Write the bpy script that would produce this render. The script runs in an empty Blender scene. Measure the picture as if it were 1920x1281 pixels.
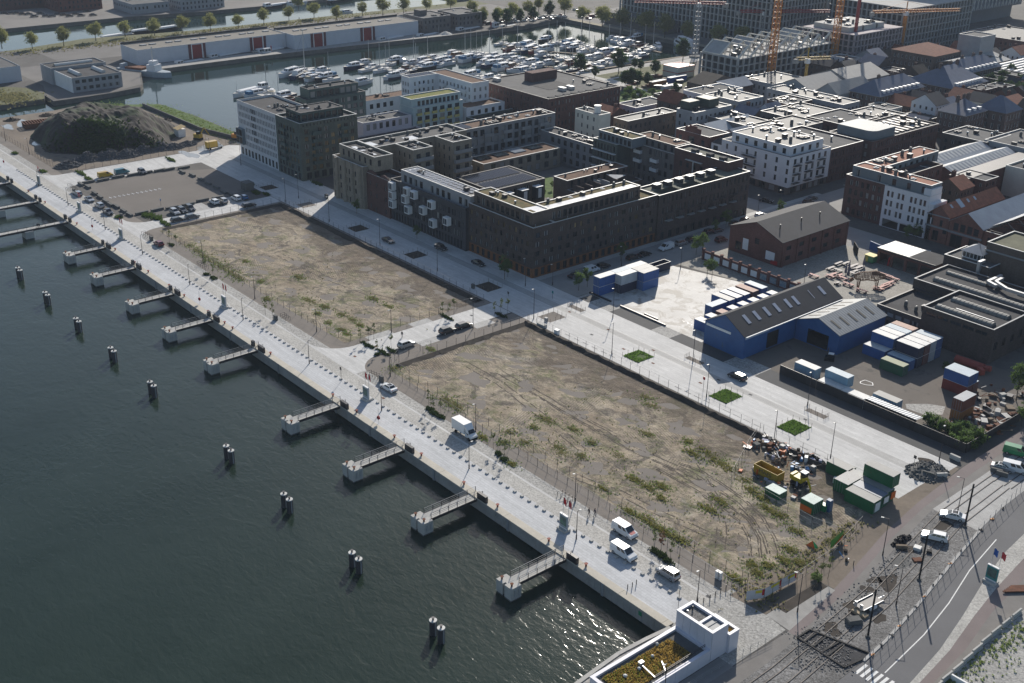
import bpy,bmesh,math,random
from mathutils import Vector,Matrix,geometry
random.seed(7)
PI=math.pi
R=math.radians
scn=bpy.context.scene
COL=scn.collection
CAMZ=119.0
F_PX,PITCH,ROLL,HEAD=2165.0,R(24.74),R(0.93),R(49.45)
def _basis():
    rz=Matrix.Rotation(HEAD,3,'Z')
    fwd=rz@Vector((0,math.cos(PITCH),-math.sin(PITCH)))
    rt=rz@Vector((1,0,0));up=rz@Vector((0,math.sin(PITCH),math.cos(PITCH)))
    return fwd,math.cos(ROLL)*rt+math.sin(ROLL)*up,-math.sin(ROLL)*rt+math.cos(ROLL)*up
FWD,RT,UP=_basis()
cd=bpy.data.cameras.new('camera');cam=bpy.data.objects.new('camera',cd);COL.objects.link(cam)
cd.sensor_width=36;cd.lens=F_PX/1920*36;cd.clip_start=1;cd.clip_end=9000
cam.matrix_world=Matrix(((RT.x,UP.x,-FWD.x,0),(RT.y,UP.y,-FWD.y,0),(RT.z,UP.z,-FWD.z,CAMZ),(0,0,0,1)))
scn.camera=cam
def G(px,py,z=0.0):
    d=FWD+RT*((px-960)/F_PX)-UP*((py-640.5)/F_PX)
    t=(z-CAMZ)/d.z
    return Vector((d.x*t,d.y*t,z))
SUN_EL=R(28.0)
SUN_DIR=Vector((-0.618,0.786,0)).normalized()*math.cos(SUN_EL)+Vector((0,0,math.sin(SUN_EL)))
w=bpy.data.worlds.new('World');scn.world=w;w.use_nodes=True
nt=w.node_tree;bg=nt.nodes['Background']
sky=nt.nodes.new('ShaderNodeTexSky');sky.sky_type='NISHITA';sky.sun_disc=False
sky.sun_elevation=SUN_EL;sky.sun_rotation=math.atan2(SUN_DIR.x,SUN_DIR.y)
sky.altitude=100;sky.air_density=1.1;sky.dust_density=1.1;sky.ozone_density=2.2
nt.links.new(sky.outputs[0],bg.inputs[0]);bg.inputs[1].default_value=0.105
sl=bpy.data.lights.new('sun','SUN');sl.energy=5.0;sl.angle=R(0.53);sl.color=(1.0,.93,.83)
so=bpy.data.objects.new('sun',sl);COL.objects.link(so)
so.rotation_euler=SUN_DIR.to_track_quat('Z','Y').to_euler()
scn.view_settings.view_transform='Standard';scn.view_settings.look='None'
scn.view_settings.gamma=1.0;scn.view_settings.exposure=0.10
try:scn.view_settings.use_curve_mapping=False
except Exception:pass
scn.render.engine='CYCLES'
scn.cycles.max_bounces=5;scn.cycles.diffuse_bounces=2;scn.cycles.glossy_bounces=3
scn.cycles.transparent_max_bounces=6;scn.cycles.volume_bounces=0
MATS={}
def haze_box(density,col):
    me=bpy.data.meshes.new('haze');X0,X1,Y0,Y1,Z0,Z1=-3200,2700,-2600,3700,-7,CAMZ+3
    me.from_pydata([(x,y,z)for z in(Z0,Z1)for y in(Y0,Y1)for x in(X0,X1)],[],[(0,2,3,1),(4,5,7,6),(0,1,5,4),(1,3,7,5),(3,2,6,7),(2,0,4,6)])
    m=bpy.data.materials.new('haze');m.use_nodes=True;n=m.node_tree;n.nodes.remove(n.nodes['Principled BSDF'])
    v=n.nodes.new('ShaderNodeVolumePrincipled');v.inputs['Density'].default_value=density;v.inputs['Color'].default_value=(*col,1);v.inputs['Anisotropy'].default_value=.1
    n.links.new(v.outputs[0],n.nodes['Material Output'].inputs['Volume']);me.materials.append(m)
    o=bpy.data.objects.new('haze',me);COL.objects.link(o);o['kind']='stuff'
haze_box(.00008,(.70,.82,1.0))
def _new(name):
    m=bpy.data.materials.new(name);m.use_nodes=True
    return m,m.node_tree,m.node_tree.nodes['Principled BSDF']
def _pos(n,scale=(1,1,1),obj=False):
    if obj:
        g=n.nodes.new('ShaderNodeTexCoord');out=g.outputs['Object']
    else:
        g=n.nodes.new('ShaderNodeNewGeometry');out=g.outputs['Position']
    mp=n.nodes.new('ShaderNodeMapping');mp.inputs['Scale'].default_value=scale
    n.links.new(out,mp.inputs['Vector']);return mp.outputs[0]
def _noise(n,vec,scale,detail=4,rough=.55,dist=0):
    t=n.nodes.new('ShaderNodeTexNoise');t.inputs['Scale'].default_value=scale
    t.inputs['Detail'].default_value=detail;t.inputs['Roughness'].default_value=rough
    t.inputs['Distortion'].default_value=dist
    n.links.new(vec,t.inputs['Vector']);return t.outputs['Fac']
def _ramp(n,fac,stops):
    r=n.nodes.new('ShaderNodeValToRGB');el=r.color_ramp.elements
    while len(el)<len(stops):el.new(.5)
    for e,(p,c)in zip(el,stops):
        e.position=p;e.color=(c,c,c,1)if not isinstance(c,(tuple,list))else(*c,1)
    n.links.new(fac,r.inputs[0]);return r.outputs[0]
def _mix(n,fac,a,b,mode='MIX'):
    m=n.nodes.new('ShaderNodeMix');m.data_type='RGBA';m.blend_type=mode
    for sock,v in((m.inputs[0],fac),(m.inputs[6],a),(m.inputs[7],b)):
        if isinstance(v,(int,float)):sock.default_value=v
        elif isinstance(v,tuple):sock.default_value=(*v,1)
        else:n.links.new(v,sock)
    return m.outputs[2]
def _bump(n,p,h,dist,strength=1.0):
    b=n.nodes.new('ShaderNodeBump');b.inputs['Distance'].default_value=dist;b.inputs['Strength'].default_value=strength
    n.links.new(h,b.inputs['Height']);n.links.new(b.outputs[0],p.inputs['Normal'])
def mat(name,col,rough=.85,var=.18,sc=.35,fine=3.0,metal=0.0,bump=0.0,spec=.3,obj=False,stain=None):
    if name in MATS:return MATS[name]
    m,n,p=_new(name);v=_pos(n,obj=obj)
    a=tuple(c*(1-var)for c in col);b=tuple(min(1,c*(1+var))for c in col)
    f1=_noise(n,v,sc,5,.6);f2=_noise(n,v,fine,3,.6)
    c1=_mix(n,_ramp(n,f1,[(.3,0.),(.7,1.)]),a,b)
    c2=_mix(n,_ramp(n,f2,[(.25,.78),(.75,1.18)]),(0,0,0),(1,1,1))
    c=_mix(n,1.0,c1,_ramp(n,f2,[(.25,1-var*.9),(.8,1.0)]),'MULTIPLY')
    if stain:
        f3=_noise(n,v,stain[1],6,.7,.6)
        c=_mix(n,_ramp(n,f3,[(stain[2],0.),(stain[2]+.09,1.)]),c,stain[0])
    n.links.new(c,p.inputs['Base Color'])
    p.inputs['Roughness'].default_value=rough;p.inputs['Metallic'].default_value=metal
    p.inputs['Specular IOR Level'].default_value=spec
    if bump:_bump(n,p,f2,bump)
    MATS[name]=m;return m
def cobble(name,col,scale,mortar=.55,var=.25):
    if name in MATS:return MATS[name]
    m,n,p=_new(name);v=_pos(n)
    t=n.nodes.new('ShaderNodeTexVoronoi');t.inputs['Scale'].default_value=scale;n.links.new(v,t.inputs['Vector'])
    f1=_noise(n,v,.16,5,.65);f2=_noise(n,v,1.9,4,.7)
    base=_mix(n,_ramp(n,f1,[(.32,0.),(.68,1.)]),tuple(c*(1-var*.7)for c in col),tuple(c*(1+var*.4)for c in col))
    stone=_ramp(n,t.outputs['Color'],[(.1,1-var),(.9,1.12)])
    c=_mix(n,1.,base,stone,'MULTIPLY')
    c=_mix(n,1.,c,_ramp(n,f2,[(.3,mortar),(.56,1.)]),'MULTIPLY')
    n.links.new(c,p.inputs['Base Color']);p.inputs['Roughness'].default_value=.8;p.inputs['Specular IOR Level'].default_value=.3
    _bump(n,p,t.outputs['Distance'],.03);MATS[name]=m;return m
def paved(name,col,bw,bh,joint=.82,var=.1,rot=0):
    if name in MATS:return MATS[name]
    m,n,p=_new(name);v=_pos(n)
    b=n.nodes.new('ShaderNodeTexBrick');b.inputs['Scale'].default_value=1.0
    b.inputs['Brick Width'].default_value=bw;b.inputs['Row Height'].default_value=bh;b.inputs['Mortar Size'].default_value=.035
    b.inputs['Color1'].default_value=(*[c*(1-var)for c in col],1);b.inputs['Color2'].default_value=(*[c*(1+var)for c in col],1)
    b.inputs['Mortar'].default_value=(*[c*joint for c in col],1);n.links.new(v,b.inputs['Vector'])
    f1=_noise(n,v,.12,5,.65);f2=_noise(n,v,2.2,4,.7)
    f3=_noise(n,_pos(n,(.05,.9,1)),1.0,4,.6)
    c=_mix(n,1.,b.outputs['Color'],_ramp(n,f1,[(.3,.86),(.7,1.06)]),'MULTIPLY')
    c=_mix(n,1.,c,_ramp(n,f2,[(.25,.88),(.7,1.04)]),'MULTIPLY')
    c=_mix(n,1.,c,_ramp(n,f3,[(.3,.84),(.7,1.05)]),'MULTIPLY')
    f4=_noise(n,v,.45,7,.75,.8);c=_mix(n,_ramp(n,f4,[(.56,0.),(.66,.45)]),c,tuple(k*.62 for k in col))
    n.links.new(c,p.inputs['Base Color']);p.inputs['Roughness'].default_value=.75;p.inputs['Specular IOR Level'].default_value=.35
    MATS[name]=m;return m
def brick(name,col,var=.2,mort=(.25,.24,.22)):
    if name in MATS:return MATS[name]
    m,n,p=_new(name);v=_pos(n)
    s=n.nodes.new('ShaderNodeSeparateXYZ');n.links.new(v,s.inputs[0])
    ad=n.nodes.new('ShaderNodeMath');ad.operation='ADD';n.links.new(s.outputs[0],ad.inputs[0]);n.links.new(s.outputs[1],ad.inputs[1])
    cb=n.nodes.new('ShaderNodeCombineXYZ');n.links.new(ad.outputs[0],cb.inputs[0]);n.links.new(s.outputs[2],cb.inputs[1])
    b=n.nodes.new('ShaderNodeTexBrick');b.inputs['Scale'].default_value=1.0
    b.inputs['Brick Width'].default_value=.42;b.inputs['Row Height'].default_value=.14;b.inputs['Mortar Size'].default_value=.012
    b.inputs['Color1'].default_value=(*[c*(1-var)for c in col],1);b.inputs['Color2'].default_value=(*[c*(1+var)for c in col],1)
    b.inputs['Mortar'].default_value=(*[.5*c+.5*k*.5 for c,k in zip(col,mort)],1);n.links.new(cb.outputs[0],b.inputs['Vector'])
    f1=_noise(n,v,.22,5,.65);f2=_noise(n,_pos(n,(1,1,.12)),1.3,4,.6)
    c=_mix(n,1.,b.outputs['Color'],_ramp(n,f1,[(.3,.8),(.7,1.12)]),'MULTIPLY')
    c=_mix(n,1.,c,_ramp(n,f2,[(.3,.86),(.65,1.04)]),'MULTIPLY')
    n.links.new(c,p.inputs['Base Color']);p.inputs['Roughness'].default_value=.88;p.inputs['Specular IOR Level'].default_value=.25
    MATS[name]=m;return m
def corrug(name,col,pitch=.3,axis=0,rough=.5,metal=0.,var=.12,stain=None,depth=.05):
    if name in MATS:return MATS[name]
    m,n,p=_new(name);v=_pos(n)
    wv=n.nodes.new('ShaderNodeTexWave');wv.bands_direction='XY'[axis];wv.inputs['Scale'].default_value=.31416/pitch*1.0
    n.links.new(v,wv.inputs['Vector'])
    f1=_noise(n,v,.5,5,.65)
    c=_mix(n,_ramp(n,f1,[(.3,0.),(.7,1.)]),tuple(k*(1-var)for k in col),tuple(k*(1+var)for k in col))
    c=_mix(n,1.,c,_ramp(n,wv.outputs['Fac'],[(.0,.84),(.5,1.)]),'MULTIPLY')
    if stain:
        f3=_noise(n,v,stain[1],6,.7,.6)
        c=_mix(n,_ramp(n,f3,[(stain[2],0.),(stain[2]+.09,1.)]),c,stain[0])
    n.links.new(c,p.inputs['Base Color']);p.inputs['Roughness'].default_value=rough;p.inputs['Metallic'].default_value=metal
    _bump(n,p,wv.outputs['Fac'],depth,.6);MATS[name]=m;return m
def water(name,deep,amp,scl,rough,tint):
    m,n,p=_new(name)
    v=_pos(n);a=_noise(n,_pos(n,(.55,1.0,1)),scl,3,.55,.5);b=_noise(n,_pos(n,(.7,1.1,1)),scl*.21,3,.5,.8)
    big=_noise(n,_pos(n,(1.0,.5,1)),.03,4,.6,.4)
    ad=n.nodes.new('ShaderNodeMath');ad.operation='MULTIPLY_ADD';ad.inputs[1].default_value=1.6
    n.links.new(b,ad.inputs[0]);n.links.new(a,ad.inputs[2])
    _bump(n,p,ad.outputs[0],amp)
    c=_mix(n,_ramp(n,big,[(.3,0.),(.7,1.)]),deep,tint)
    n.links.new(c,p.inputs['Base Color']);p.inputs['Roughness'].default_value=rough;p.inputs['IOR'].default_value=1.33
    p.inputs['Specular IOR Level'].default_value=.5
    MATS[name]=m;return m
def sandy(name,seedoff):
    m,n,p=_new(name);v0=_pos(n);ad=n.nodes.new('ShaderNodeVectorMath');ad.inputs[1].default_value=(seedoff,seedoff*.7,0)
    n.links.new(v0,ad.inputs[0]);v=ad.outputs[0]
    mp=n.nodes.new('ShaderNodeMapping');mp.inputs['Scale'].default_value=(.6,1,1);mp.inputs['Rotation'].default_value=(0,0,.12);n.links.new(v,mp.inputs[0]);vs=mp.outputs[0]
    nl=_noise(n,v,.055,8,.68,.8);nm=_noise(n,vs,.26,8,.72,1.2);nf=_noise(n,v,1.6,6,.75,.4);ng=_noise(n,v,.12,8,.75,1.0)
    nw=_noise(n,v,.35,6,.7,.5)
    c=_mix(n,_ramp(n,nl,[(.36,0.),(.62,1.)]),(.33,.265,.192),(.46,.39,.295))
    c=_mix(n,_ramp(n,nm,[(.50,0.),(.62,.7)]),c,(.17,.145,.12))
    c=_mix(n,_ramp(n,ng,[(.53,0.),(.60,.8)]),c,(.12,.105,.092))
    c=_mix(n,_ramp(n,_noise(n,v,.07,9,.75,1.8),[(.54,0.),(.70,.6)]),c,(.37,.355,.33))
    c=_mix(n,_ramp(n,_noise(n,v,.13,10,.8,.5),[(.51,0.),(.62,.8)]),c,(.15,.165,.075))
    c=_mix(n,_ramp(n,_noise(n,v,.9,8,.8,.3),[(.56,0.),(.62,.7)]),c,(.13,.15,.06))
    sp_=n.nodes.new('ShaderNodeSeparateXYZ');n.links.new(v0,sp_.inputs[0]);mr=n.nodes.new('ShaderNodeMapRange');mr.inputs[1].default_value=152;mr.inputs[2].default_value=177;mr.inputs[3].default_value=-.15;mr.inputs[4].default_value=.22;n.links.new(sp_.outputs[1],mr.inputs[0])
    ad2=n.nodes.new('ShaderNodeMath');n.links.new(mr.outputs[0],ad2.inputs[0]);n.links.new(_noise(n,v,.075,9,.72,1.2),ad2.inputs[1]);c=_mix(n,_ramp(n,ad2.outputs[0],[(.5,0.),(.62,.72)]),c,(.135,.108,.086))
    for rot_,msc,th in((.35,.045,.54),(1.2,.05,.57)):
        m2=n.nodes.new('ShaderNodeMapping');m2.inputs['Rotation'].default_value=(0,0,rot_);n.links.new(v,m2.inputs[0])
        wv=n.nodes.new('ShaderNodeTexWave');wv.bands_direction='Y';wv.inputs['Scale'].default_value=.55;wv.inputs['Distortion'].default_value=5.0;wv.inputs['Detail'].default_value=2;wv.inputs['Detail Scale'].default_value=.06;n.links.new(m2.outputs[0],wv.inputs['Vector'])
        k1=_ramp(n,wv.outputs['Fac'],[(.6,0.),(.9,.8)]);k2=_ramp(n,_noise(n,m2.outputs[0],msc,5,.6,.5),[(th+.03,0.),(th+.08,.6)])
        c=_mix(n,_mix(n,1.,k1,k2,'MULTIPLY'),c,(.12,.10,.08))
    c=_mix(n,1.,c,_ramp(n,nf,[(.3,.70),(.62,1.08)]),'MULTIPLY')
    c=_mix(n,1.,c,_ramp(n,_noise(n,v,4.0,4,.8),[(.35,.74),(.6,1.06)]),'MULTIPLY')
    c=_mix(n,1.,c,_ramp(n,nw,[(.3,.78),(.65,1.08)]),'MULTIPLY')
    n.links.new(c,p.inputs['Base Color']);p.inputs['Roughness'].default_value=.95;p.inputs['Specular IOR Level'].default_value=.15
    _bump(n,p,nm,.35);MATS[name]=m;return m
def foliage(name,c1,c2):
    if name in MATS:return MATS[name]
    m,n,p=_new(name);v=_pos(n);f=_noise(n,v,.9,4,.6)
    oi=n.nodes.new('ShaderNodeObjectInfo')
    c=_mix(n,_ramp(n,f,[(.3,0.),(.7,1.)]),c1,c2)
    c=_mix(n,1.,c,_ramp(n,oi.outputs['Random'],[(0.,.8),(1.,1.15)]),'MULTIPLY')
    n.links.new(c,p.inputs['Base Color']);p.inputs['Roughness'].default_value=.7;p.inputs['Specular IOR Level'].default_value=.2
    try:p.inputs['Subsurface Weight'].default_value=0.0
    except Exception:pass
    tr=n.nodes.new('ShaderNodeBsdfTranslucent');n.links.new(c,tr.inputs[0]);mx=n.nodes.new('ShaderNodeMixShader');mx.inputs[0].default_value=.5
    out=n.nodes['Material Output'];n.links.new(p.outputs[0],mx.inputs[1]);n.links.new(tr.outputs[0],mx.inputs[2]);n.links.new(mx.outputs[0],out.inputs[0])
    MATS[name]=m;return m
def glassy(name,col=(.02,.028,.035),rough=.06,spec=.6):
    if name in MATS:return MATS[name]
    m,n,p=_new(name);oi=n.nodes.new('ShaderNodeObjectInfo')
    c=_mix(n,1.,col,_ramp(n,oi.outputs['Random'],[(0.,.5),(1.,1.6)]),'MULTIPLY');n.links.new(c,p.inputs['Base Color'])
    p.inputs['Roughness'].default_value=rough;p.inputs['Specular IOR Level'].default_value=spec;MATS[name]=m;return m
m_glass=glassy('window_glass');m_glassw=glassy('glass_warm_reflection',(.16,.12,.06),.15);m_curt=mat('curtain',(.24,.24,.235),.8,.1)  # warm pane colour paints a yellowish reflection into some windows
m_frame=mat('window_frame_dark',(.045,.045,.05),.5,.1);m_framew=mat('window_frame_white',(.62,.63,.64),.5,.08)
m_cop=mat('coping_pale',(.55,.55,.53),.5,.12);m_copg=mat('coping_grey',(.26,.27,.28),.55,.12);m_copd=mat('coping_dark',(.07,.07,.075),.55,.1)
m_tar=mat('roof_felt_dark',(.05,.05,.054),.9,.3,.25,stain=((.12,.12,.12),.35,.6));m_roofg=mat('roof_felt_grey',(.105,.105,.105),.9,.22,.3,stain=((.08,.08,.08),.4,.6))
m_rooflt=mat('roof_membrane_pale',(.135,.135,.13),.7,.2,.5,stain=((.11,.11,.11),.3,.54));m_roofglare=mat('roof_membrane_wet_glare',(.7,.7,.7),.18,.1,.4,spec=.6)  # last one: white base colour stands for sun glare on wet membrane
m_sedum=mat('sedum_roof',(.11,.10,.035),.95,.35,.5,2.5,stain=((.17,.10,.04),.8,.5));m_sedumr=mat('sedum_roof_red',(.15,.085,.055),.95,.3,.5,2.5,stain=((.10,.10,.04),.6,.6));m_sedumg=mat('sedum_roof_green',(.15,.17,.03),.95,.3,.5,2.5,stain=((.22,.19,.05),.8,.5))
m_met=mat('metal_dark',(.05,.05,.055),.45,.1,metal=.3);m_metl=mat('metal_light',(.5,.51,.52),.35,.1,metal=.5);m_white=mat('white_paint',(.75,.75,.74),.5,.06)
m_conc=mat('concrete',(.33,.32,.30),.85,.15,.4,stain=((.2,.19,.17),.6,.62));m_concl=mat('concrete_pale',(.46,.45,.42),.85,.12,.4,stain=((.3,.29,.27),.7,.62));m_concd=mat('concrete_dark',(.13,.13,.125),.9,.2,.4)
m_solar=mat('solar_cell',(.012,.016,.03),.15,.1,spec=.7)
m_rust=mat('rust',(.16,.06,.03),.85,.35,1.2);m_red=mat('red_paint',(.42,.02,.025),.5,.12);m_black=mat('black_rubber',(.018,.018,.02),.8,.2)
m_wood=mat('timber_weathered',(.2,.155,.11),.85,.25,1.0);m_woodp=mat('timber_pale',(.42,.33,.22),.8,.2,1.0)
class M:
    def __init__(s):s.v=[];s.f=[];s.m=[]
    def add(s,vs,fs,mi=0):
        o=len(s.v);s.v+=[tuple(v)for v in vs]
        for f in fs:s.f.append(tuple(i+o for i in f));s.m.append(mi)
    def quad(s,a,b,c,d,mi=0):s.add((a,b,c,d),((0,1,2,3),),mi)
    def box(s,x0,y0,z0,x1,y1,z1,mi=0,top=None):
        s.add(((x0,y0,z0),(x1,y0,z0),(x1,y1,z0),(x0,y1,z0),(x0,y0,z1),(x1,y0,z1),(x1,y1,z1),(x0,y1,z1)),
              ((0,3,2,1),(0,1,5,4),(1,2,6,5),(2,3,7,6),(3,0,4,7)),mi)
        s.add(((x0,y0,z1),(x1,y0,z1),(x1,y1,z1),(x0,y1,z1)),((0,1,2,3),),mi if top is None else top)
    def obox(s,c,l,w,h,rz=0,mi=0,pitch=0,top=None):
        mt=Matrix.Translation(c)@Matrix.Rotation(rz,4,'Z')@Matrix.Rotation(pitch,4,'Y')
        t=M();t.box(-l/2,-w/2,0,l/2,w/2,h,mi,top)
        s.merge(t,mt)
    def merge(s,t,mt=None):
        o=len(s.v);s.v+=[tuple(mt@Vector(v))for v in t.v]if mt else t.v
        s.f+=[tuple(i+o for i in f)for f in t.f];s.m+=t.m
    def prism(s,poly,z0,z1,mi=0,top=None,bottom=False):
        n=len(poly);o=len(s.v)
        s.v+=[(p[0],p[1],z0)for p in poly]+[(p[0],p[1],z1)for p in poly]
        for i in range(n):s.f.append((o+i,o+(i+1)%n,o+n+(i+1)%n,o+n+i));s.m.append(mi)
        s.f.append(tuple(o+n+i for i in range(n)));s.m.append(mi if top is None else top)
        if bottom:s.f.append(tuple(o+n-1-i for i in range(n)));s.m.append(mi)
    def poly(s,pts,z,mi=0):
        tr=geometry.tessellate_polygon([[Vector((p[0],p[1],0))for p in pts]])
        o=len(s.v);s.v+=[(p[0],p[1],z)for p in pts]
        for t in tr:
            a,b,c=[Vector((pts[i][0],pts[i][1]))for i in t]
            if(b-a).cross(c-a)<0:t=t[::-1]
            s.f.append(tuple(o+i for i in t));s.m.append(mi)
    def cyl(s,x,y,z0,z1,r,n=8,mi=0,r2=None,top=None):
        r2=r if r2 is None else r2;o=len(s.v)
        for z,rr in((z0,r),(z1,r2)):
            s.v+=[(x+rr*math.cos(2*PI*i/n),y+rr*math.sin(2*PI*i/n),z)for i in range(n)]
        for i in range(n):s.f.append((o+i,o+(i+1)%n,o+n+(i+1)%n,o+n+i));s.m.append(mi)
        s.f.append(tuple(o+n+i for i in range(n)));s.m.append(mi if top is None else top)
    def bar(s,p,q,w,h=None,mi=0):
        p=Vector(p);q=Vector(q);h=h or w;d=q-p;L=d.length
        if L<1e-6:return
        mt=Matrix.Translation(p)@d.to_track_quat('X','Z').to_matrix().to_4x4()
        t=M();t.box(0,-w/2,-h/2,L,w/2,h/2,mi);s.merge(t,mt)
    def tube(s,p,q,r,r2=None,n=6,mi=0):
        p=Vector(p);q=Vector(q);d=q-p
        if d.length<1e-6:return
        mt=Matrix.Translation(p)@d.to_track_quat('Z','Y').to_matrix().to_4x4()
        t=M();t.cyl(0,0,0,d.length,r,n,mi,r2);s.merge(t,mt)
    def mesh(s,name,mats,off=(0,0,0),smooth=False):
        me=bpy.data.meshes.new(name)
        ox,oy,oz=off
        me.from_pydata([(a-ox,b-oy,c-oz)for a,b,c in s.v],[],s.f)
        for m in mats:me.materials.append(m)
        if len(mats)>1:me.polygons.foreach_set('material_index',s.m)
        if smooth:me.polygons.foreach_set('use_smooth',[True]*len(me.polygons))
        me.update();return me
KIDS={}
def link(name,data,parent=None,loc=None,rz=0):
    o=bpy.data.objects.new(name,data);COL.objects.link(o)
    if parent:o.parent=parent;KIDS.setdefault(parent.name,[]).append(o)
    if loc is not None:o.location=loc
    if rz:o.rotation_euler=(0,0,rz)
    return o
def tag(o,label=None,cat=None,group=None,kind=None):
    if label:o['label']=label
    if cat:o['category']=cat
    if group:o['group']=group
    if kind:o['kind']=kind
    return o
def thing(name,label,cat,loc=(0,0,0),rz=0,group=None):
    o=link(name,None,None,loc,rz);o.empty_display_size=.5
    return tag(o,label,cat,group)
def obj(name,m,mats,parent=None,smooth=False):
    """m in world coordinates; parent is an unrotated thing (or None)"""
    off=(0,0,0);p=parent
    while p is not None:off=tuple(a+b for a,b in zip(off,p.location));p=p.parent
    if not isinstance(mats,(list,tuple)):mats=[mats]
    return link(name,m.mesh(name,mats,off,smooth),parent)
def solo(name,m,mats,label,cat,loc,group=None,kind=None,smooth=False):
    if not isinstance(mats,(list,tuple)):mats=[mats]
    o=link(name,m.mesh(name,mats,loc,smooth),None,loc);return tag(o,label,cat,group,kind)
def struct(name,m,mats,parent=None):
    o=obj(name,m,mats,parent)
    if parent is None:o['kind']='structure'
    return o
def copytree(src,loc,rz=0,label=None,group=None,parent=None,sc=None):
    r=src.copy();COL.objects.link(r)
    if parent is not None:r.parent=parent;KIDS.setdefault(parent.name,[]).append(r)
    else:
        r.location=loc;r.rotation_euler=(0,0,rz)
        if sc:r.scale=sc
        if label:r['label']=label
        if group:r['group']=group
    for ch in list(KIDS.get(src.name,())):copytree(ch,None,parent=r)
    return r
class Proto:
    """built once at the origin; the first placement uses the original itself"""
    def __init__(s,root):s.root=root;s.used=False
    def put(s,loc,rz=0,label=None,group=None,sc=None):
        if not s.used:
            s.used=True;r=s.root;r.location=loc;r.rotation_euler=(0,0,rz)
            if sc:r.scale=sc
            if label:r['label']=label
            if group:r['group']=group
            return r
        return copytree(s.root,loc,rz,label,group,sc=sc)
# ================================================================ the setting: land, water, paving
m_ground=mat('ground_mixed_grey',(.115,.108,.10),.9,.25,.05,.8,stain=((.07,.068,.064),.15,.55))
m_stonewall=mat('quay_stone',(.16,.15,.135),.9,.25,.3,1.5)
def land(name,pts,z0=-5.0):
    m=M();n=len(pts);m.poly(pts,0.0,0)
    for i in range(n):
        a,b=pts[i],pts[(i+1)%n]
        m.quad((a[0],a[1],z0),(b[0],b[1],z0),(b[0],b[1],0),(a[0],a[1],0),1)
    return struct(name,m,[m_ground,m_stonewall])
E1=117.0
bank=[(-96.8,E1),(-97.3,112),(-97.6,106),(-97.2,101),(-96.7,96),(-95,86),(-92,72),(-88,50)]
land('ground',bank[::-1][:0]+[(-496,E1)]+bank+[(600,50),(900,506),(-418,506),(-417,400),(-404,330),(-404,211),(-416,210),(-449,210),(-470,208),(-481,207),(-486,192),(-499,176),(-496,166),(-496,144)])
land('ground_far',[(-548,506),(900,506),(2600,3600),(-3000,3600),(-3000,506),(-637,506)])
land('peninsula',[(-637,506),(-640,300),(-650,240),(-640,205),(-636,100),(-519,100),(-519,152),(-520,171),(-526.5,173.5),(-513,172.5),(-513,188),(-514,200),(-517,214),(-523,218),(-550,229),(-550,300),(-546,366),(-541,416),(-541,470),(-545,490),(-548,506)])
land('far_bank',[(-704,506),(-3000,506),(-3000,-400),(-700,-400),(-706,210),(-706,290),(-699,335),(-697,375)])
m=M();m.box(-700,100,-5,-638,100.5,0)
struct('lock_wall',m,m_stonewall)
m_river=water('river_water',(.012,.023,.015),.056,1.2,.12,(.022,.036,.027))
m_dock=water('dock_water',(.012,.028,.024),.022,.6,.05,(.016,.033,.028))
m=M();m.quad((-3000,-2500,-2.6),(1500,-2500,-2.6),(1500,130,-2.6),(-3000,130,-2.6));struct('river_water',m,m_river)
m=M();m.quad((-1200,130,-2.1),(-380,130,-2.1),(-380,520,-2.1),(-1200,520,-2.1));struct('dock_water',m,m_dock)
def sheet(name,pts,z,mt,parent=None):
    m=M();m.poly([tuple(p)[:2]for p in pts],z);return struct(name,m,mt,parent)
def rect(x0,y0,x1,y1):return[(x0,y0),(x1,y0),(x1,y1),(x0,y1)]
def gp(ox,oy,k,*pts):return[tuple(G(ox+x/k,oy+y/k))[:2]for x,y in pts]
m_slab=paved('promenade_slabs',(.52,.53,.54),1.2,.6,.8,.05)
m_setts=cobble('cobble_beige',(.47,.455,.42),4.5,.7)
m_setts2=cobble('cobble_rough',(.41,.40,.375),3.2,.5)
m_light=paved('street_paving',(.55,.545,.53),1.6,.8,.88,.05)
m_light2=paved('street_paving_fine',(.42,.415,.40),.6,.3,.8,.07)
m_brown=mat('brown_gravel',(.215,.19,.165),.95,.12,.12,5.0,stain=((.15,.13,.11),.3,.6))
m_brownd=mat('bare_soil',(.06,.05,.041),.95,.3,.3,3.0)
m_asph=mat('asphalt',(.075,.076,.078),.85,.12,.15,4.0);m_asphr=mat('asphalt_road',(.125,.125,.13),.8,.1,.12,4.0)
m_lane=mat('cycle_path_reddish',(.20,.165,.158),.85,.1,.2,3.0);m_pave=mat('pavement_brownish',(.20,.188,.175),.85,.12,.3,3.0)
m_kerb=mat('kerb_stone',(.42,.41,.39),.8,.1,.6);m_paint=mat('road_paint',(.68,.68,.66),.6,.08,.8)
m_grass=mat('lawn_grass',(.09,.15,.035),.95,.35,.35,3.0,bump=.05,stain=((.10,.11,.04),.5,.58));m_grassd=mat('dry_grass',(.15,.15,.075),.95,.3,.3,3.0,stain=((.08,.10,.035),.3,.55))
m_yard=mat('washed_concrete',(.50,.49,.465),.65,.22,.12,1.2,stain=((.27,.25,.22),.2,.50),spec=.3)
m_dirt=mat('site_dirt',(.20,.165,.13),.95,.22,.08,1.2,stain=((.11,.09,.07),.12,.55))
m_gravel=cobble('ballast',(.235,.23,.225),5.0,.3,.55);m_puddle=mat('puddle_mud',(.30,.29,.27),.12,.15,.4,spec=.8)
sheet('promenade',rect(-496,118.2,-96.9,123.3),.008,m_slab)
sheet('promenade_strip',rect(-496,123.3,-97,124.4),.012,mat('granite_strip',(.5,.5,.5),.8,.08))
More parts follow.
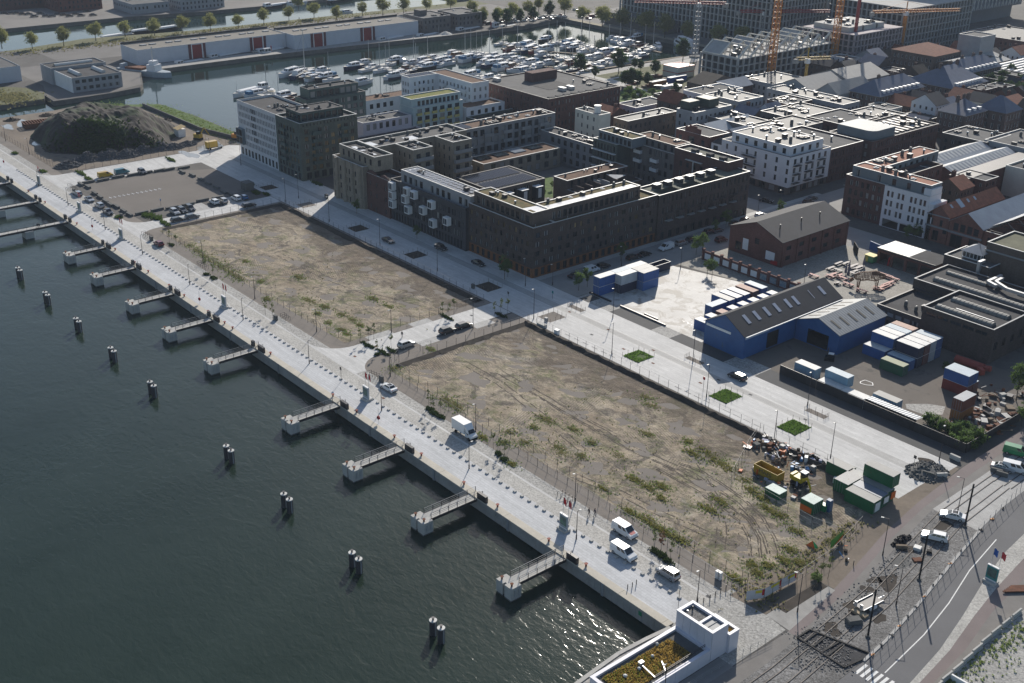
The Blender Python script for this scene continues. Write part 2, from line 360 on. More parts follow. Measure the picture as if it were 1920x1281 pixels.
sheet('quay_road',[(-496,124.4),(-97,124.4),(-97,127.7),(-496,127.7)],.008,m_setts)
sheet('road_gutter',rect(-496,127.7,-97,128.2),.012,m_light)
sheet('quay_parking',rect(-496,128.2,-97,130.9),.008,m_setts2)
sheet('gravel_walk',rect(-496,130.9,-386,134.5),.004,m_brown);sheet('gravel_walk',rect(-344,130.9,-97,135),.004,m_brown)
sheet('quay_head_cobbles',[(-97,117.6),(-84.2,117.6),(-84.4,131),(-97,133)],.006,m_setts2)
sheet('gravel_walk',rect(-331,135,-218,179.4),.004,m_brown);sheet('gravel_walk',rect(-209.5,135,-96,179.4),.004,m_brown)
def plot(name,x0,y0,x1,y1,seed):
    random.seed(seed);m=M();nx,ny=60,26;P=[]
    for j in range(ny+1):
        for i in range(nx+1):
            e=min(i,nx-i,j*1.6,(ny-j)*1.6)
            z=.012 if e<1 else.05+random.uniform(-.05,.07)+.09*math.sin(i*.61+seed)*math.cos(j*.8)
            if j>=ny-2 and 0<i<nx:z=.02
            P.append((x0+(x1-x0)*i/nx,y0+(y1-y0)*j/ny,z))
    m.add(P,[(j*(nx+1)+i,j*(nx+1)+i+1,(j+1)*(nx+1)+i+1,(j+1)*(nx+1)+i)for j in range(ny)for i in range(nx)])
    o=struct(name,m,sandy('sand_'+str(seed),seed*13.7));return o
plot('sandy_plot',-325.5,135.2,-220.8,177.6,3);plot('sandy_plot',-202.6,135.2,-96.2,178.2,5)
for x0,x1,y in((-325.5,-221,177.8),(-202.6,-96,178.4)):
    m=M();n=int((x1-x0)/1.2);kk=[random.uniform(-.35,.35)for _ in range(n+2)]
    for i in range(n):
        a=x0+(x1-x0)*i/n;b=x0+(x1-x0)*(i+1)/n;k=kk[i]
        k2=k;k=kk[i+1];m.quad((a,y-1.7+k2,.03),(b,y-1.7+k,.03),(b,y-.75+k*.6,.8+k*.5),(a,y-.75+k2*.6,.8+k2*.5));m.quad((a,y-.75+k2*.6,.8+k2*.5),(b,y-.75+k*.6,.8+k*.5),(b,y+.9,.02),(a,y+.9,.02))
    struct('soil_bank',m,m_brownd)
m=M()
for(x,ya,yb)in((-203.4,138,178.6),(-326.6,137,178)):
    n=24
    for i in range(n):
        a=ya+(yb-ya)*i/n;b=ya+(yb-ya)*(i+1)/n;k=random.uniform(-.2,.3)
        m.quad((x,a,.02),(x+.9,a,.48),(x+.9,b,.48),(x,b,.02));m.quad((x+.9,a,.48),(x+2.3+k,a,.05),(x+2.3+k,b,.05),(x+.9,b,.48))
struct('soil_bank',m,m_brownd)
def fillet(cx,cy,r,a0,a1,n=10):return[(cx+r*math.cos(R(a0+(a1-a0)*i/n)),cy+r*math.sin(R(a0+(a1-a0)*i/n)))for i in range(n+1)]
sheet('cross_street',[(-226.4,128.2)]+fillet(-226.4,136.4,8.2,-90,0)+[(-218.2,179.4),(-210.3,179.4)]+fillet(-202.6,138.2,7.7,180,252)+[(-205,128.2)],.016,m_light)
sheet('cross_street',[(-346,128.2),(-343.4,131)]+fillet(-341.5,137,6,-80,0)+[(-335.5,179.4),(-328.4,179.4)]+fillet(-320.4,136.2,8,180,260)+[(-318,128.2)],.016,m_light)
sheet('cross_street',[(-412,128.2)]+fillet(-408,134,6,-90,0)+[(-402,199),(-390,212),(-386.6,200),(-386.6,136)]+fillet(-380.6,134,6,180,250)+[(-378,128.2)],.016,m_light)
for x0,y0,x1,y1 in((-210.3,149,-207.6,155),(-210.3,166,-207.6,172),(-220.8,141,-218.2,148),(-220.8,154,-218.2,160),(-343,150,-335.5,158),(-343,163,-335.5,170)):
    sheet('parking_bay',rect(x0,y0,x1,y1),.014,m_light2)
sheet('inland_street',rect(-386.6,179.6,-95.2,190.5),.012,m_light);sheet('inland_street_lane',rect(-386.6,190.5,-95,192.8),.012,m_light2)
sheet('inland_street',rect(-386.6,192.8,-94.6,199.8),.012,m_light)
for y in(190.5,192.8):sheet('drain_line',rect(-386,y-.07,-95,y+.07),.016,m_copg)
sheet('side_street',rect(-222.6,199.8,-207.4,345),.012,mat('street_grey_setts',(.27,.265,.255),.85,.1,.2,3.));sheet('pavement',rect(-224.8,199.8,-222.6,330),.016,m_light2)
sheet('side_street',rect(-256,292.5,-224.8,306.9),.012,MATS['street_grey_setts']);sheet('back_street',rect(-224.8,345,-204,460),.01,MATS['street_grey_setts'])
sheet('back_street',rect(-207.4,293,-100,308.6),.01,MATS['street_grey_setts'])
sheet('gravel_car_park',[(-386,134.6),(-343.6,134.6),(-344,150),(-344.6,168),(-347,179.4),(-376,179.4),(-382,168)],.008,mat('car_park_gravel',(.17,.152,.135),.95,.1,.08,5.))
sheet('site_yard',[(-496,134.6),(-412,134.6),(-403,140),(-402.2,199),(-404.2,206),(-428,199),(-449,199),(-480,198),(-486,190),(-496,176),(-496,144)],.008,m_dirt)
sheet('grass_bank',[(-496,178),(-486,192.5),(-480,199.6),(-449,201),(-428,200.8),(-418,201.5),(-405,206),(-405,210.6),(-416,209.6),(-449,209.6),(-477,207.6),(-481,206),(-487,197),(-497.5,181)],.012,m_grass)
sheet('garden_lawn',rect(-302.5,224,-262,282),.01,mat('garden_paving',(.16,.15,.14),.9,.1));sheet('garden_lawn',[(-290,247),(-270,247),(-266.5,244),(-262,240),(-262,232),(-270,228),(-272,246),(-290,246)],.016,m_grass)
sheet('garden_lawn',gp(860,180,5.822,(905,890),(1030,890),(1030,1110),(905,1110)),.03,m_grass)
sheet('concrete_yard',[(-206.6,204.4),(-166.8,204.4),(-166.8,240),(-186.6,243.6),(-207.4,238)],.016,m_yard)
sheet('gravel_verge',rect(-207.2,199.8,-153.4,204.4),.008,m_setts2);sheet('asphalt_pad',rect(-194.6,199.8,-179.8,204.4),.016,m_asph);sheet('asphalt_pad',rect(-173.4,199.8,-156,204.4),.016,m_asph)
sheet('asphalt_pad',rect(-206,199.8,-202.6,204.4),.016,m_asph)
sheet('asphalt_strip',[(-146.5,199.8),(-96,199.8),(-96,205.4),(-146.5,205.4)],.012,m_asph);sheet('asphalt_verge',rect(-156,199.8,-146.5,206),.012,m_setts2)
sheet('depot_yard',[(-153.6,205.6),(-98,205.6),(-98,249),(-141,249),(-141,225),(-153.6,225)],.008,mat('depot_asphalt',(.155,.135,.115),.9,.12,.1,3.,stain=((.10,.09,.08),.2,.56)))
sheet('depot_gravel',gp(1440,560,4,(1030,790),(1200,790),(1330,810),(1310,870),(1180,875),(1040,825)),.014,m_setts2)
sheet('cobbled_yard',[(-207.4,240),(-186,244),(-149,244),(-149,293),(-207.4,293)],.008,cobble('yard_setts',(.33,.31,.27),3.4,.66))
c7=lambda*p:gp(1440,880,3.194,*p)
sheet('tram_bed',[(-73.5,100),(-71.6,120),(-71.9,126.7),(-72.1,134.3),(-72.7,141.1),(-74.5,152.9),(-77.4,168.6),(-79.6,181.5),(-89,181.5),(-88.4,178),(-86.6,167.1),(-83.7,150.5),(-82.2,134.1),(-81.2,122.2),(-80.6,100)],.016,m_gravel)
sheet('tram_bed_paved',[(-79.6,181.5),(-80.9,192.3),(-81.3,201.3),(-81.5,216),(-82,240),(-90.6,240),(-90,216),(-89.4,200),(-89,181.5)],.016,m_light2)
sheet('service_path',[(-84,100),(-80.6,100),(-81.2,122.2),(-82.2,134.1),(-83.7,150.5),(-86.6,167.1),(-88.4,178),(-89.4,200),(-90,240),(-92.4,240),(-92.2,194),(-91.6,181),(-90,168),(-85.9,146),(-83.9,131),(-84,117)],.012,m_pave)
sheet('cycle_path',[(-83.9,131),(-82.3,131),(-84.1,146),(-88.4,167),(-90.4,181),(-91.2,200),(-92.4,240),(-94.4,240),(-93.6,200),(-92,181),(-90.2,167.4),(-85.8,146)],.016,m_lane)
sheet('concrete_pad',[(-88.8,131.6),(-83.9,131.3),(-85.6,146),(-88.8,145.9)],.018,m_conc)
sheet('site_sand',[(-96,131),(-88.9,131.6),(-88.8,146),(-85.7,146.2),(-90.2,167.4),(-91.6,179.2),(-93.8,199),(-96,199)],.010,m_dirt)
sheet('planter_soil',rect(-88.9,134.5,-87,145.9),.022,m_brownd)
sheet('street',[(-71,60),(-62,60),(-63.6,120),(-64.6,135),(-66,146),(-68.2,156.5),(-70.8,167.3),(-73,178.5),(-75,200),(-76,240),(-81.8,240),(-81.3,201.3),(-80.9,192.3),(-79.6,181.5),(-77.3,168.6),(-74.4,152.9),(-72.6,141.1),(-72,134.3),(-71.8,126.7),(-71.6,120)],.008,m_asphr)
sheet('street_verge',[(-64.6,135),(-63.6,120),(-62,60),(-61,60),(-62.6,120),(-63.7,136),(-64.9,147),(-67,158),(-68.6,168),(-70,180),(-72,200),(-73.4,240),(-76,240),(-75,200),(-73,178.5),(-70.8,167.3),(-68.2,156.5),(-66,146)],.02,m_setts)
sheet('cycle_path',[(-63.7,136),(-62.6,120),(-61,60),(-59.8,60),(-61.3,120),(-62.4,138),(-63.4,149),(-65.6,161),(-67,175),(-69,200),(-70.5,240),(-73.4,240),(-72,200),(-70,180),(-68.6,168),(-67,158),(-64.9,147)],.014,m_lane)
sheet('pavement',[(-62.4,138),(-61.3,120),(-59.8,60),(-57,60),(-59.5,120),(-61.3,140),(-61.8,149.3),(-62.6,160),(-63,175),(-64,240),(-70.5,240),(-69,200),(-67,175),(-65.6,161),(-63.4,149)],.012,m_pave)
sheet('cobbled_ground',[(-61.3,140),(-59.5,120),(-57,60),(0,60),(0,200),(-64,200),(-63,175),(-62.5,160),(-61.8,149.3)],.006,m_setts2)
ks=[(-72,134.3),(-72.6,141.1),(-74.4,152.9),(-77.3,168.6),(-79.5,181.5)]
m=M()
for a,b in zip(ks,ks[1:]):m.bar((a[0],a[1],.07),(b[0],b[1],.07),.45,.16)
struct('kerb',m,m_kerb)
m=M();cl=[(-68.4,134.6),(-69.6,147.3),(-71.5,157.9),(-74.2,169.1),(-76.1,181.5)]
for a,b in zip(cl,cl[1:]):m.quad((a[0]-.09,a[1],.014),(a[0]+.09,a[1],.014),(b[0]+.09,b[1],.014),(b[0]-.09,b[1],.014))
tag(struct('road_marking',m,m_paint),'white centre line of the curving road','road marking')
for i in range(8):
    x=-71.4+i*.95;m=M();m.quad((x,131.0,.014),(x+.5,131.0,.014),(x+.42,134.0,.014),(x-.08,134.0,.014));tag(struct('crossing_stripe',m,m_paint),None)
def planter(x0,y0,x1,y1,mt,label,grass=False):
    T=thing('planter',label,'planting bed',((x0+x1)/2,(y0+y1)/2,0),group='planting beds set in the inland street paving')
    m=M();m.poly(rect(x0,y0,x1,y1),.024);obj('soil',m,mt,T)
    for i in range(4):
        for j in range(4):
            if 0<i<3 and 0<j<3:continue
            m=M();X=x0+(x1-x0)*i/3;Y=y0+(y1-y0)*j/3;m.tube((X,Y,0),(X,Y,1.1),.045,n=5);obj('stake',m,m_wood,T)
    if grass:
        m=M();rnd=random.Random(x0)
        for i in range(900):
            X=rnd.uniform(x0+.1,x1-.1);Y=rnd.uniform(y0+.1,y1-.1);a=rnd.uniform(0,PI);s=rnd.uniform(.12,.3)
            if grass==2 and math.hypot(X-(x0+x1)/2-.6,Y-(y0+y1)/2-.6)<1.2:continue
            m.add(((X-s*math.cos(a),Y-s*math.sin(a),.02),(X+s*math.cos(a),Y+s*math.sin(a),.02),(X+rnd.uniform(-.1,.1),Y+rnd.uniform(-.1,.1),rnd.uniform(.15,.4))),((0,1,2),))
        o=obj('grass_tufts',m,MATS['bed_grass'],T);o['kind']='stuff'
foliage('bed_grass',(.12,.22,.045),(.18,.29,.07))
planter(-173.4,183.4,-168.3,189,m_grass,'grass square with a bare brown patch in the middle, ringed by stakes',2)
planter(-146.5,183.7,-141.5,189.5,m_grass,'grass square beside the dark car in the sunlit street',1)
planter(-127.8,184,-122.9,189.7,m_grass,'grass square nearest the heap of the building contractor',1)
planter(-203.8,183,-199,188.5,m_brown,'brown bare soil square at the head of the sunlit street')
planter(-204.2,193.8,-199.1,195.5,m_brown,'narrow brown soil strip beside the low white box in the street');planter(-163.3,194.4,-158.3,196,m_brown,'narrow brown soil strip in front of the dark blue gabled shed');planter(-128.7,195,-123.6,196.7,m_brown,'narrow brown soil strip opposite the white storage containers')
planter(-346.8,181.3,-342.1,186.2,m_brownd,'dark soil square in front of the white office corner');planter(-292.6,182,-287.6,187,m_brownd,'dark soil square in shade before the white bay windows');planter(-262.6,182.3,-257.7,187.4,m_brownd,'dark soil square in shade between the two dark parked cars');planter(-230.6,183.4,-224.7,188.4,m_brownd,'dark soil square near the corner of the dark brick block');planter(-322.3,181.4,-317.8,186.5,m_brown,'pale brown soil square half sunlit near the beige corner building')
for x in(-190.5,-187.3,-184.1,-180.9,-177.7,-174.9,-153.5,-150.6,-147.7,-144.9,-139.2,-136.4,-133.6,-130.7,-118.5,-115.5,-112.5):
    m=M();m.quad((x-1,181.2,.018),(x+1,181.2,.018),(x+1,181.36,.018),(x-1,181.36,.018));struct('slot_drain',m,m_tar)
rnd=random.Random(4)
for x,y in[(-201,191.6),(-186.6,191.6),(-171,191.6),(-166,186.2),(-152,187.2),(-150.4,191.7),(-141,191.6),(-126,191.7),(-187,186.2),(-176,186.4),(-176,125.9),(-191,126.1),(-214.5,140),(-213,133),(-164,129.4),(-120,129.2),(-215,170),(-98,128)]:
    m=M();m.quad((x-.45,y-.28,.03),(x+.45,y-.28,.03),(x+.45,y+.28,.03),(x-.45,y+.28,.03));struct('manhole_cover',m,m_rust if rnd.random()<.4 else m_asph)
def blob(name,cx,cy,a,b,z,mt,seed,n=22,rot=0):
    r=random.Random(seed);ph=[r.uniform(0,6.28)for _ in range(4)];pts=[]
    for i in range(n):
        t=2*PI*i/n;k=1+.22*math.sin(2*t+ph[0])+.16*math.sin(3*t+ph[1])+.12*math.sin(5*t+ph[2])
        x=a*k*math.cos(t);y=b*k*math.sin(t);pts.append((cx+x*math.cos(rot)-y*math.sin(rot),cy+x*math.sin(rot)+y*math.cos(rot)))
    return sheet(name,pts,z,mt)
for i,(px,py,a,b)in enumerate([(45,232,6,3),(15,238,4,2),(75,268,5,2.4),(355,290,6,2.2),(385,277,3,4),(100,228,3,1.4),(290,228,3,1),(335,242,2,.8)]):
    p=G(px,py);blob('puddle',p.x,p.y,a,b,.02,m_puddle,40+i)
for i,(px,py,a,b)in enumerate([(1690,1053,5.5,1.2),(1665,1092,4.5,1.6),(1640,1088,2.2,1.0),(1745,872,3,3),(1600,1140,3,1.6),(1560,1180,3,1.5),(1700,1030,2.6,1.2),(1625,1105,2,1),(1770,985,3,1.4),(1650,1160,2.4,1.0)]):
    p=G(px,py);blob('mud_patch',p.x,p.y,b,a*.55,.022,m_brownd if i else m_concd,60+i)
sheet('marina_quay',[(-417,398),(-412,398),(-413,506),(-418,506)],.012,m_conc);sheet('marina_quay',rect(-548,506,-413,511),.012,mat('quay_gravel_far',(.32,.29,.22),.95,.15,.1))
sheet('park_path',[(-412,398),(-372,396),(-372,400),(-400,404),(-405,470),(-412,500)],.012,m_concl)
sheet('park_lawn',[(-400,404),(-372,400),(-366,400),(-368,440),(-385,445),(-405,470)],.008,m_grassd);sheet('park_lawn',rect(-378,350,-345,396),.012,m_grass);sheet('park_lawn',rect(-411,402,-402,452),.016,m_grassd)
sheet('far_street',rect(-560,506,-300,575),.008,mat('far_street_grey',(.20,.19,.18),.9,.2,.05,stain=((.33,.31,.28),.1,.56)));sheet('quay_apron',[(-550,236),(-563,236),(-556,400),(-541,416),(-546,366),(-550,300)],.012,m_conc)
sheet('peninsula_grass',[(-637,190),(-630,206),(-632,300),(-628,400),(-620,506),(-637,506),(-640,300),(-650,240)],.012,m_grassd);sheet('grass_bank',[(-519,152),(-520,171),(-530,174.5),(-546,172.5),(-560,160),(-560,140),(-519,140)],.012,m_grassd)
sheet('peninsula_road',rect(-630,206,-592,506),.008,mat('peninsula_grey',(.17,.16,.15),.9,.15,.08));sheet('peninsula_yard',[(-592,206),(-592,180),(-546,180),(-526,174),(-514,176),(-515,200),(-523,217),(-550,228),(-560,232)],.01,MATS['peninsula_grey'])
sheet('far_bank_road',rect(-3000,-300,-706.5,290),.006,mat('far_bank_grey',(.21,.195,.18),.9,.2,.03))
sheet('far_bank_quay',[(-3000,290),(-706.5,290),(-699.6,335),(-697.5,375),(-704,506),(-3000,506)],.006,MATS['far_bank_grey'])
T=thing('quay_wall','long pale concrete quay wall built of upright panels above the river','quay wall',(-200,E1,0))
pm=M();pm.box(0,-.30,-2.35,1.36,0,-.02);pmesh=pm.mesh('panel',[m_conc]);n=0;x=-98.2
while n<290:link('panel',pmesh,T,(x+200,0,0));x-=1.4;n+=1
m=M();m.box(-496,E1-.3,-2.35,x+1.3,E1,-.02);o=obj('panel',m,m_conc,T)if x>-495 else None
m=M();x0=-496.0
while x0<-97:m.box(x0,E1-.42,-.02,min(x0+9.9,-96.9),E1+1.2,.16);x0+=9.95
obj('coping',m,mat('coping_beige',(.50,.46,.385),.8,.1,.4,3.),T)
m=M();m.box(-496,E1-.12,-6,-97,E1-.02,-2.35);obj('footing',m,m_concd,T)
for px,py in((530,680),(690,800),(820,878),(963,970),(1140,1090),(633,755),(443,618),(232,482),(180,452),(293,526),(362,570)):
    p=G(px,py);m=M();m.box(p.x-.28,E1-.48,-2.4,p.x+.28,E1-.28,.1);obj('fender_post',m,m_metl if px==1140 else m_copg,T)
p=G(1144,1102,-.8);m=M();m.box(-103.2,E1-.34,-1.3,-102.5,E1-.31,-.5);obj('number_plate',m,mat('green_sign',(.02,.22,.10),.5,.1),T)
m=M()
for a,b in zip(bank,bank[1:]):m.bar((a[0]+.35,a[1],.05),(b[0]+.35,b[1],.05),.7,.24)
struct('bank_kerb',m,m_concl)
sheet('bank_cobbles',[(x+.7,y)for x,y in bank[1:]]+[(-84.4,50),(-86.9,50),(-86.9,97),(-94.6,99),(-94.6,117),(-96,117)],.01,m_setts2)
sheet('house_surround',rect(-86.8,96,-84,117.6),.01,mat('pale_asphalt',(.24,.23,.22),.9,.1,.3))
dm=M();dm.box(-.3,-.26,0,.3,.26,.26);dmesh=dm.mesh('block',[m_concl])
rnd=random.Random(2)
for i in range(150):
    x=-100.8-i*2.12;o=link('granite_block',dmesh,None,(x,123.85,.012),rnd.uniform(-.04,.04))
    tag(o,'small square granite block in the row between promenade and road','stone block','granite blocks in a row along the promenade')
# ================================================================ buildings
def facade(m,ax,c,a0,a1,z0,z1,ops,depth=.2,mi=0):
    """upright wall with real openings; ops = (a, z, w, h, ...). ax is the side it faces"""
    if ax=='+x':pt=lambda a,z,d=0:(c+d,a,z)
    elif ax=='-y':pt=lambda a,z,d=0:(a,c-d,z)
    elif ax=='-x':pt=lambda a,z,d=0:(c-d,-a,z)
    else:pt=lambda a,z,d=0:(-a,c+d,z)
    us=sorted({a0,a1}|{round(o[0],3)for o in ops}|{round(o[0]+o[2],3)for o in ops});us=[u for u in us if a0<=u<=a1]
    vs=sorted({z0,z1}|{round(o[1],3)for o in ops}|{round(o[1]+o[3],3)for o in ops});vs=[v for v in vs if z0<=v<=z1]
    for j in range(len(vs)-1):
        zc=(vs[j]+vs[j+1])/2;row=[o for o in ops if o[1]<zc<o[1]+o[3]];start=None
        for i in range(len(us)-1):
            ac=(us[i]+us[i+1])/2;hole=any(o[0]<ac<o[0]+o[2]for o in row)
            if not hole and start is None:start=us[i]
            if start is not None and(hole or i==len(us)-2):
                e=us[i]if hole else us[i+1]
                m.quad(pt(start,vs[j]),pt(e,vs[j]),pt(e,vs[j+1]),pt(start,vs[j+1]),mi);start=None
    for o in ops:
        a,z,w_,h_=o[:4];d=-depth
        m.quad(pt(a,z),pt(a+w_,z),pt(a+w_,z,d),pt(a,z,d),mi);m.quad(pt(a,z+h_,d),pt(a+w_,z+h_,d),pt(a+w_,z+h_),pt(a,z+h_),mi)
        m.quad(pt(a,z),pt(a,z,d),pt(a,z+h_,d),pt(a,z+h_),mi);m.quad(pt(a+w_,z,d),pt(a+w_,z),pt(a+w_,z+h_),pt(a+w_,z+h_,d),mi)
WM={}
def wmesh(w_,h_,kind,fm):
    k=(round(w_,2),round(h_,2),kind,fm.name)
    if k in WM:return WM[k]
    m=M();f=.07;t=.06
    m.quad((0,.02,0),(w_,.02,0),(w_,.02,h_),(0,.02,h_),1)
    for x0,z0,x1,z1 in((0,0,w_,f),(0,h_-f,w_,h_),(0,f,f,h_-f),(w_-f,f,w_,h_-f)):m.box(x0,-t,z0,x1,.01,z1,0)
    if kind in 'gw' and w_>1.0:m.box(w_/2-.04,-t,f,w_/2+.04,.01,h_-f,0)
    if kind=='m':
        for i in range(1,4):m.box(w_*i/4-.03,-t,f,w_*i/4+.03,.01,h_-f,0)
        for i in range(1,3):m.box(f,-t+.01,h_*i/3-.03,w_-f,.005,h_*i/3+.03,0)
    if kind=='b':m.quad((f,-.02,h_*.35),(w_-f,-.02,h_*.35),(w_-f,-.02,h_-f),(f,-.02,h_-f),2)
    if kind=='c':
        for x0,x1 in((f,w_*.3),(w_*.7,w_-f)):m.quad((x0,-.01,f),(x1,-.01,f),(x1,-.01,h_-f),(x0,-.01,h_-f),2)
    g=m_glassw if kind=='w' else(m_curt if kind=='B' else m_glass)
    WM[k]=m.mesh('window',[fm,g,m_curt]);return WM[k]
def windows(T,ax,c,ops,depth=.2,fm=None,name='window'):
    L=T.location
    for o in ops:
        a,z,w_,h_=o[:4];kind=o[4]if len(o)>4 else 'g'
        if kind=='x':continue
        me=wmesh(w_,h_,kind,fm or m_frame)
        if ax=='+x':link(name,me,T,(c-depth-L.x,a-L.y,z-L.z),PI/2)
        else:link(name,me,T,(a-L.x,c+depth-L.y,z-L.z))
def grid(a0,a1,n,w_,zs,h_,kinds='g',mg=0,seed=0,skip=0.0,jit=0):
    r=random.Random(seed*31+n);st=(a1-a0-2*mg)/n;out=[]
    for z in zs:
        j=r.uniform(-jit,jit)if jit else 0
        for i in range(n):
            if r.random()<skip:continue
            out.append((round(a0+mg+st*(i+.5)-w_/2+j,2),z,w_,h_,r.choice(kinds)))
    return out
def ring(m,x0,y0,x1,y1,z,t=.38,h=.09,o=.04,mi=0):
    x0-=o;y0-=o;x1+=o;y1+=o
    m.box(x0,y0,z,x1,y0+t,z+h,mi);m.box(x0,y1-t,z,x1,y1,z+h,mi)
    m.box(x0,y0+t,z,x0+t,y1-t,z+h,mi);m.box(x1-t,y0+t,z,x1,y1-t,z+h,mi)
OCC=[]
def block(T,x0,y0,x1,y1,z0,z1,wm,rm,cm,fx=(),fy=(),par=.5,fm=None,depth=.2,cop=True,name='wall',roofname='roof'):
    m=M();t=.3;OCC.append((x0,y0,x1,y1))
    facade(m,'+x',x1,y0,y1,z0,z1,fx,depth);facade(m,'-y',y0,x0,x1,z0,z1,fy,depth)
    m.quad((x0,y1,z0),(x0,y0,z0),(x0,y0,z1),(x0,y1,z1));m.quad((x1,y1,z0),(x0,y1,z0),(x0,y1,z1),(x1,y1,z1))
    if par>0:
        r=z1-par
        m.quad((x0+t,y0+t,r),(x0+t,y1-t,r),(x0+t,y1-t,z1),(x0+t,y0+t,z1));m.quad((x1-t,y1-t,r),(x1-t,y0+t,r),(x1-t,y0+t,z1),(x1-t,y1-t,z1))
        m.quad((x1-t,y0+t,r),(x0+t,y0+t,r),(x0+t,y0+t,z1),(x1-t,y0+t,z1));m.quad((x0+t,y1-t,r),(x1-t,y1-t,r),(x1-t,y1-t,z1),(x0+t,y1-t,z1))
        obj(name,m,wm,T);q=M();q.quad((x0+t,y0+t,r),(x1-t,y0+t,r),(x1-t,y1-t,r),(x0+t,y1-t,r));obj(roofname,q,rm,T)
        q=M();ring(q,x0,y0,x1,y1,z1);obj('coping',q,cm,T)
    else:
        obj(name,m,wm,T)
        if rm:q=M();q.box(x0-.15,y0-.15,z1,x1+.15,y1+.15,z1+.15);obj(roofname,q,rm,T)
    windows(T,'+x',x1,fx,depth,fm);windows(T,'-y',y0,fy,depth,fm)
VM={}
def vents(T,x0,y0,x1,y1,z,n,seed,big=1.0,name='roof_vent'):
    """ventilation boxes, cowls, domes and pipes on a flat roof"""
    if not VM:
        a=M();a.box(-.7,-.5,.15,.7,.5,.95,0);a.box(-.78,-.58,.95,.78,.58,1.05,0);a.box(-.6,-.4,0,-.45,.4,.15,0);a.box(.45,-.4,0,.6,.4,.15,0);VM['unit']=a.mesh('unit',[m_met,m_metl])
        a=M();a.cyl(0,0,0,.8,.22,8,0);a.cyl(0,0,.8,1.15,.38,8,1,.3);VM['cowl']=a.mesh('cowl',[m_met,m_metl])
        a=M();a.box(-.6,-.6,0,.6,.6,.25,0);a.cyl(0,0,.25,.42,.5,8,1,.25);VM['dome']=a.mesh('dome',[m_copg,m_cop])
        a=M();a.box(-1.1,-.8,0,1.1,.8,.5,0);a.cyl(-.5,0,.5,.7,.4,8,0);a.cyl(.5,0,.5,.7,.4,8,0);a.box(-1.2,-.9,0,1.2,.9,.1,1);VM['plant']=a.mesh('plant',[m_met,m_copg])
        a=M();a.box(-.35,-.3,0,.35,.3,1.3,0);a.cyl(-.12,0,1.3,1.6,.1,6,1);a.cyl(.15,0,1.3,1.6,.1,6,1);VM['stack']=a.mesh('stack',[m_concd,m_metl])
    r=random.Random(seed);ks=list(VM);L=T.location
    for i in range(n):
        k=r.choice(ks);o=link({'unit':'cooling_unit','cowl':'roof_vent','dome':'roof_dome','plant':'cooling_unit','stack':'flue_stack'}[k],VM[k],T,(r.uniform(x0+.9,x1-.9)-L.x,r.uniform(y0+.9,y1-.9)-L.y,z-L.z),r.choice((0,PI/2)))
        o.scale=(big,big,big)
SP={}
def solar(T,x0,y0,x1,y1,z,nx,ny,tilt=R(15),w_=None,face='-y',mt=None):
    L=T.location;dx=(x1-x0)/nx;dy=(y1-y0)/ny;k=(round(dx,2),round(dy,2),face,mt.name if mt else '')
    if k not in SP:
        m=M();a=dx*.86;b=dy*.62;hh=math.sin(tilt)*(a if face=='x' else b)
        if face=='x':m.add(((0,0,.15),(a,0,.15+hh),(a,dy*.9,.15+hh),(0,dy*.9,.15),(a,0,0),(a,dy*.9,0)),((0,1,2,3),(1,4,5,2)))
        else:m.add(((0,0,.15),(a,0,.15),(a,b,.15+hh),(0,b,.15+hh),(0,b,0),(a,b,0)),((0,1,2,3),(3,2,5,4)))
        SP[k]=m.mesh('solar_panel',[mt or m_solar])
    for i in range(nx):
        for j in range(ny):link('solar_panel',SP[k],T,(x0+dx*i-L.x,y0+dy*j-L.y,z-L.z))
def balcony(T,ax,c,a,z,w_,d,mt,rail=1.0,solid=True,name='balcony'):
    m=M();L=0
    def bx(a0,d0,z0,a1,d1,z1,mi=0):
        if ax=='+x':m.box(c+d0,a0,z0,c+d1,a1,z1,mi)
        else:m.box(a0,c-d1,z0,a1,c-d0,z1,mi)
    bx(a,.01,z-.18,a+w_,d,z)
    if solid:bx(a,d-.08,z,a+w_,d,z+rail);bx(a,.01,z,a+.08,d-.08,z+rail);bx(a+w_-.08,.01,z,a+w_,d-.08,z+rail)
    else:
        bx(a,d-.05,z+rail-.06,a+w_,d,z+rail,1)
        n=max(2,int(w_/.5))
        for i in range(n+1):bx(a+(w_-.04)*i/n,d-.05,z,a+(w_-.04)*i/n+.04,d-.01,z+rail-.06,1)
    obj(name,m,[mt,m_met],T)
BL=lambda label,x,y,cat='apartment block',group=None:thing('apartment_building' if 'block' in cat or 'house' in cat else cat.replace(' ','_'),label,cat,(x,y,0),0,group)
b_dark=brick('brick_black',(.082,.064,.058),.25,(.1,.1,.1));b_red=brick('brick_red',(.15,.06,.048),.22);b_redd=brick('brick_redbrown',(.105,.052,.046),.22)
b_beige=brick('brick_beige',(.27,.235,.185),.12);b_grey=brick('brick_grey',(.155,.145,.14),.15);b_green=brick('brick_greengrey',(.095,.115,.10),.12);b_brown=brick('brick_brown',(.125,.095,.08),.2)
b_black=mat('cladding_black',(.055,.057,.064),.6,.15);b_white=mat('render_white',(.66,.67,.69),.8,.06);b_cream=mat('render_cream',(.60,.58,.50),.8,.08);b_lilac=mat('render_lilac',(.48,.46,.52),.8,.07)
b_cyan=mat('glazed_tile_cyan',(.34,.44,.46),.5,.08);b_dgreen=mat('glazed_tile_green',(.06,.095,.092),.5,.12);b_grend=mat('render_grey',(.30,.31,.325),.8,.1);b_blueg=mat('cladding_bluegrey',(.16,.19,.21),.6,.1)
b_stone=mat('facade_stone_white',(.52,.53,.55),.7,.08);b_orange=mat('timber_orange',(.19,.08,.035),.7,.2,1.5);b_tile=mat('roof_tile_red',(.23,.085,.05),.85,.25,.8,5.)
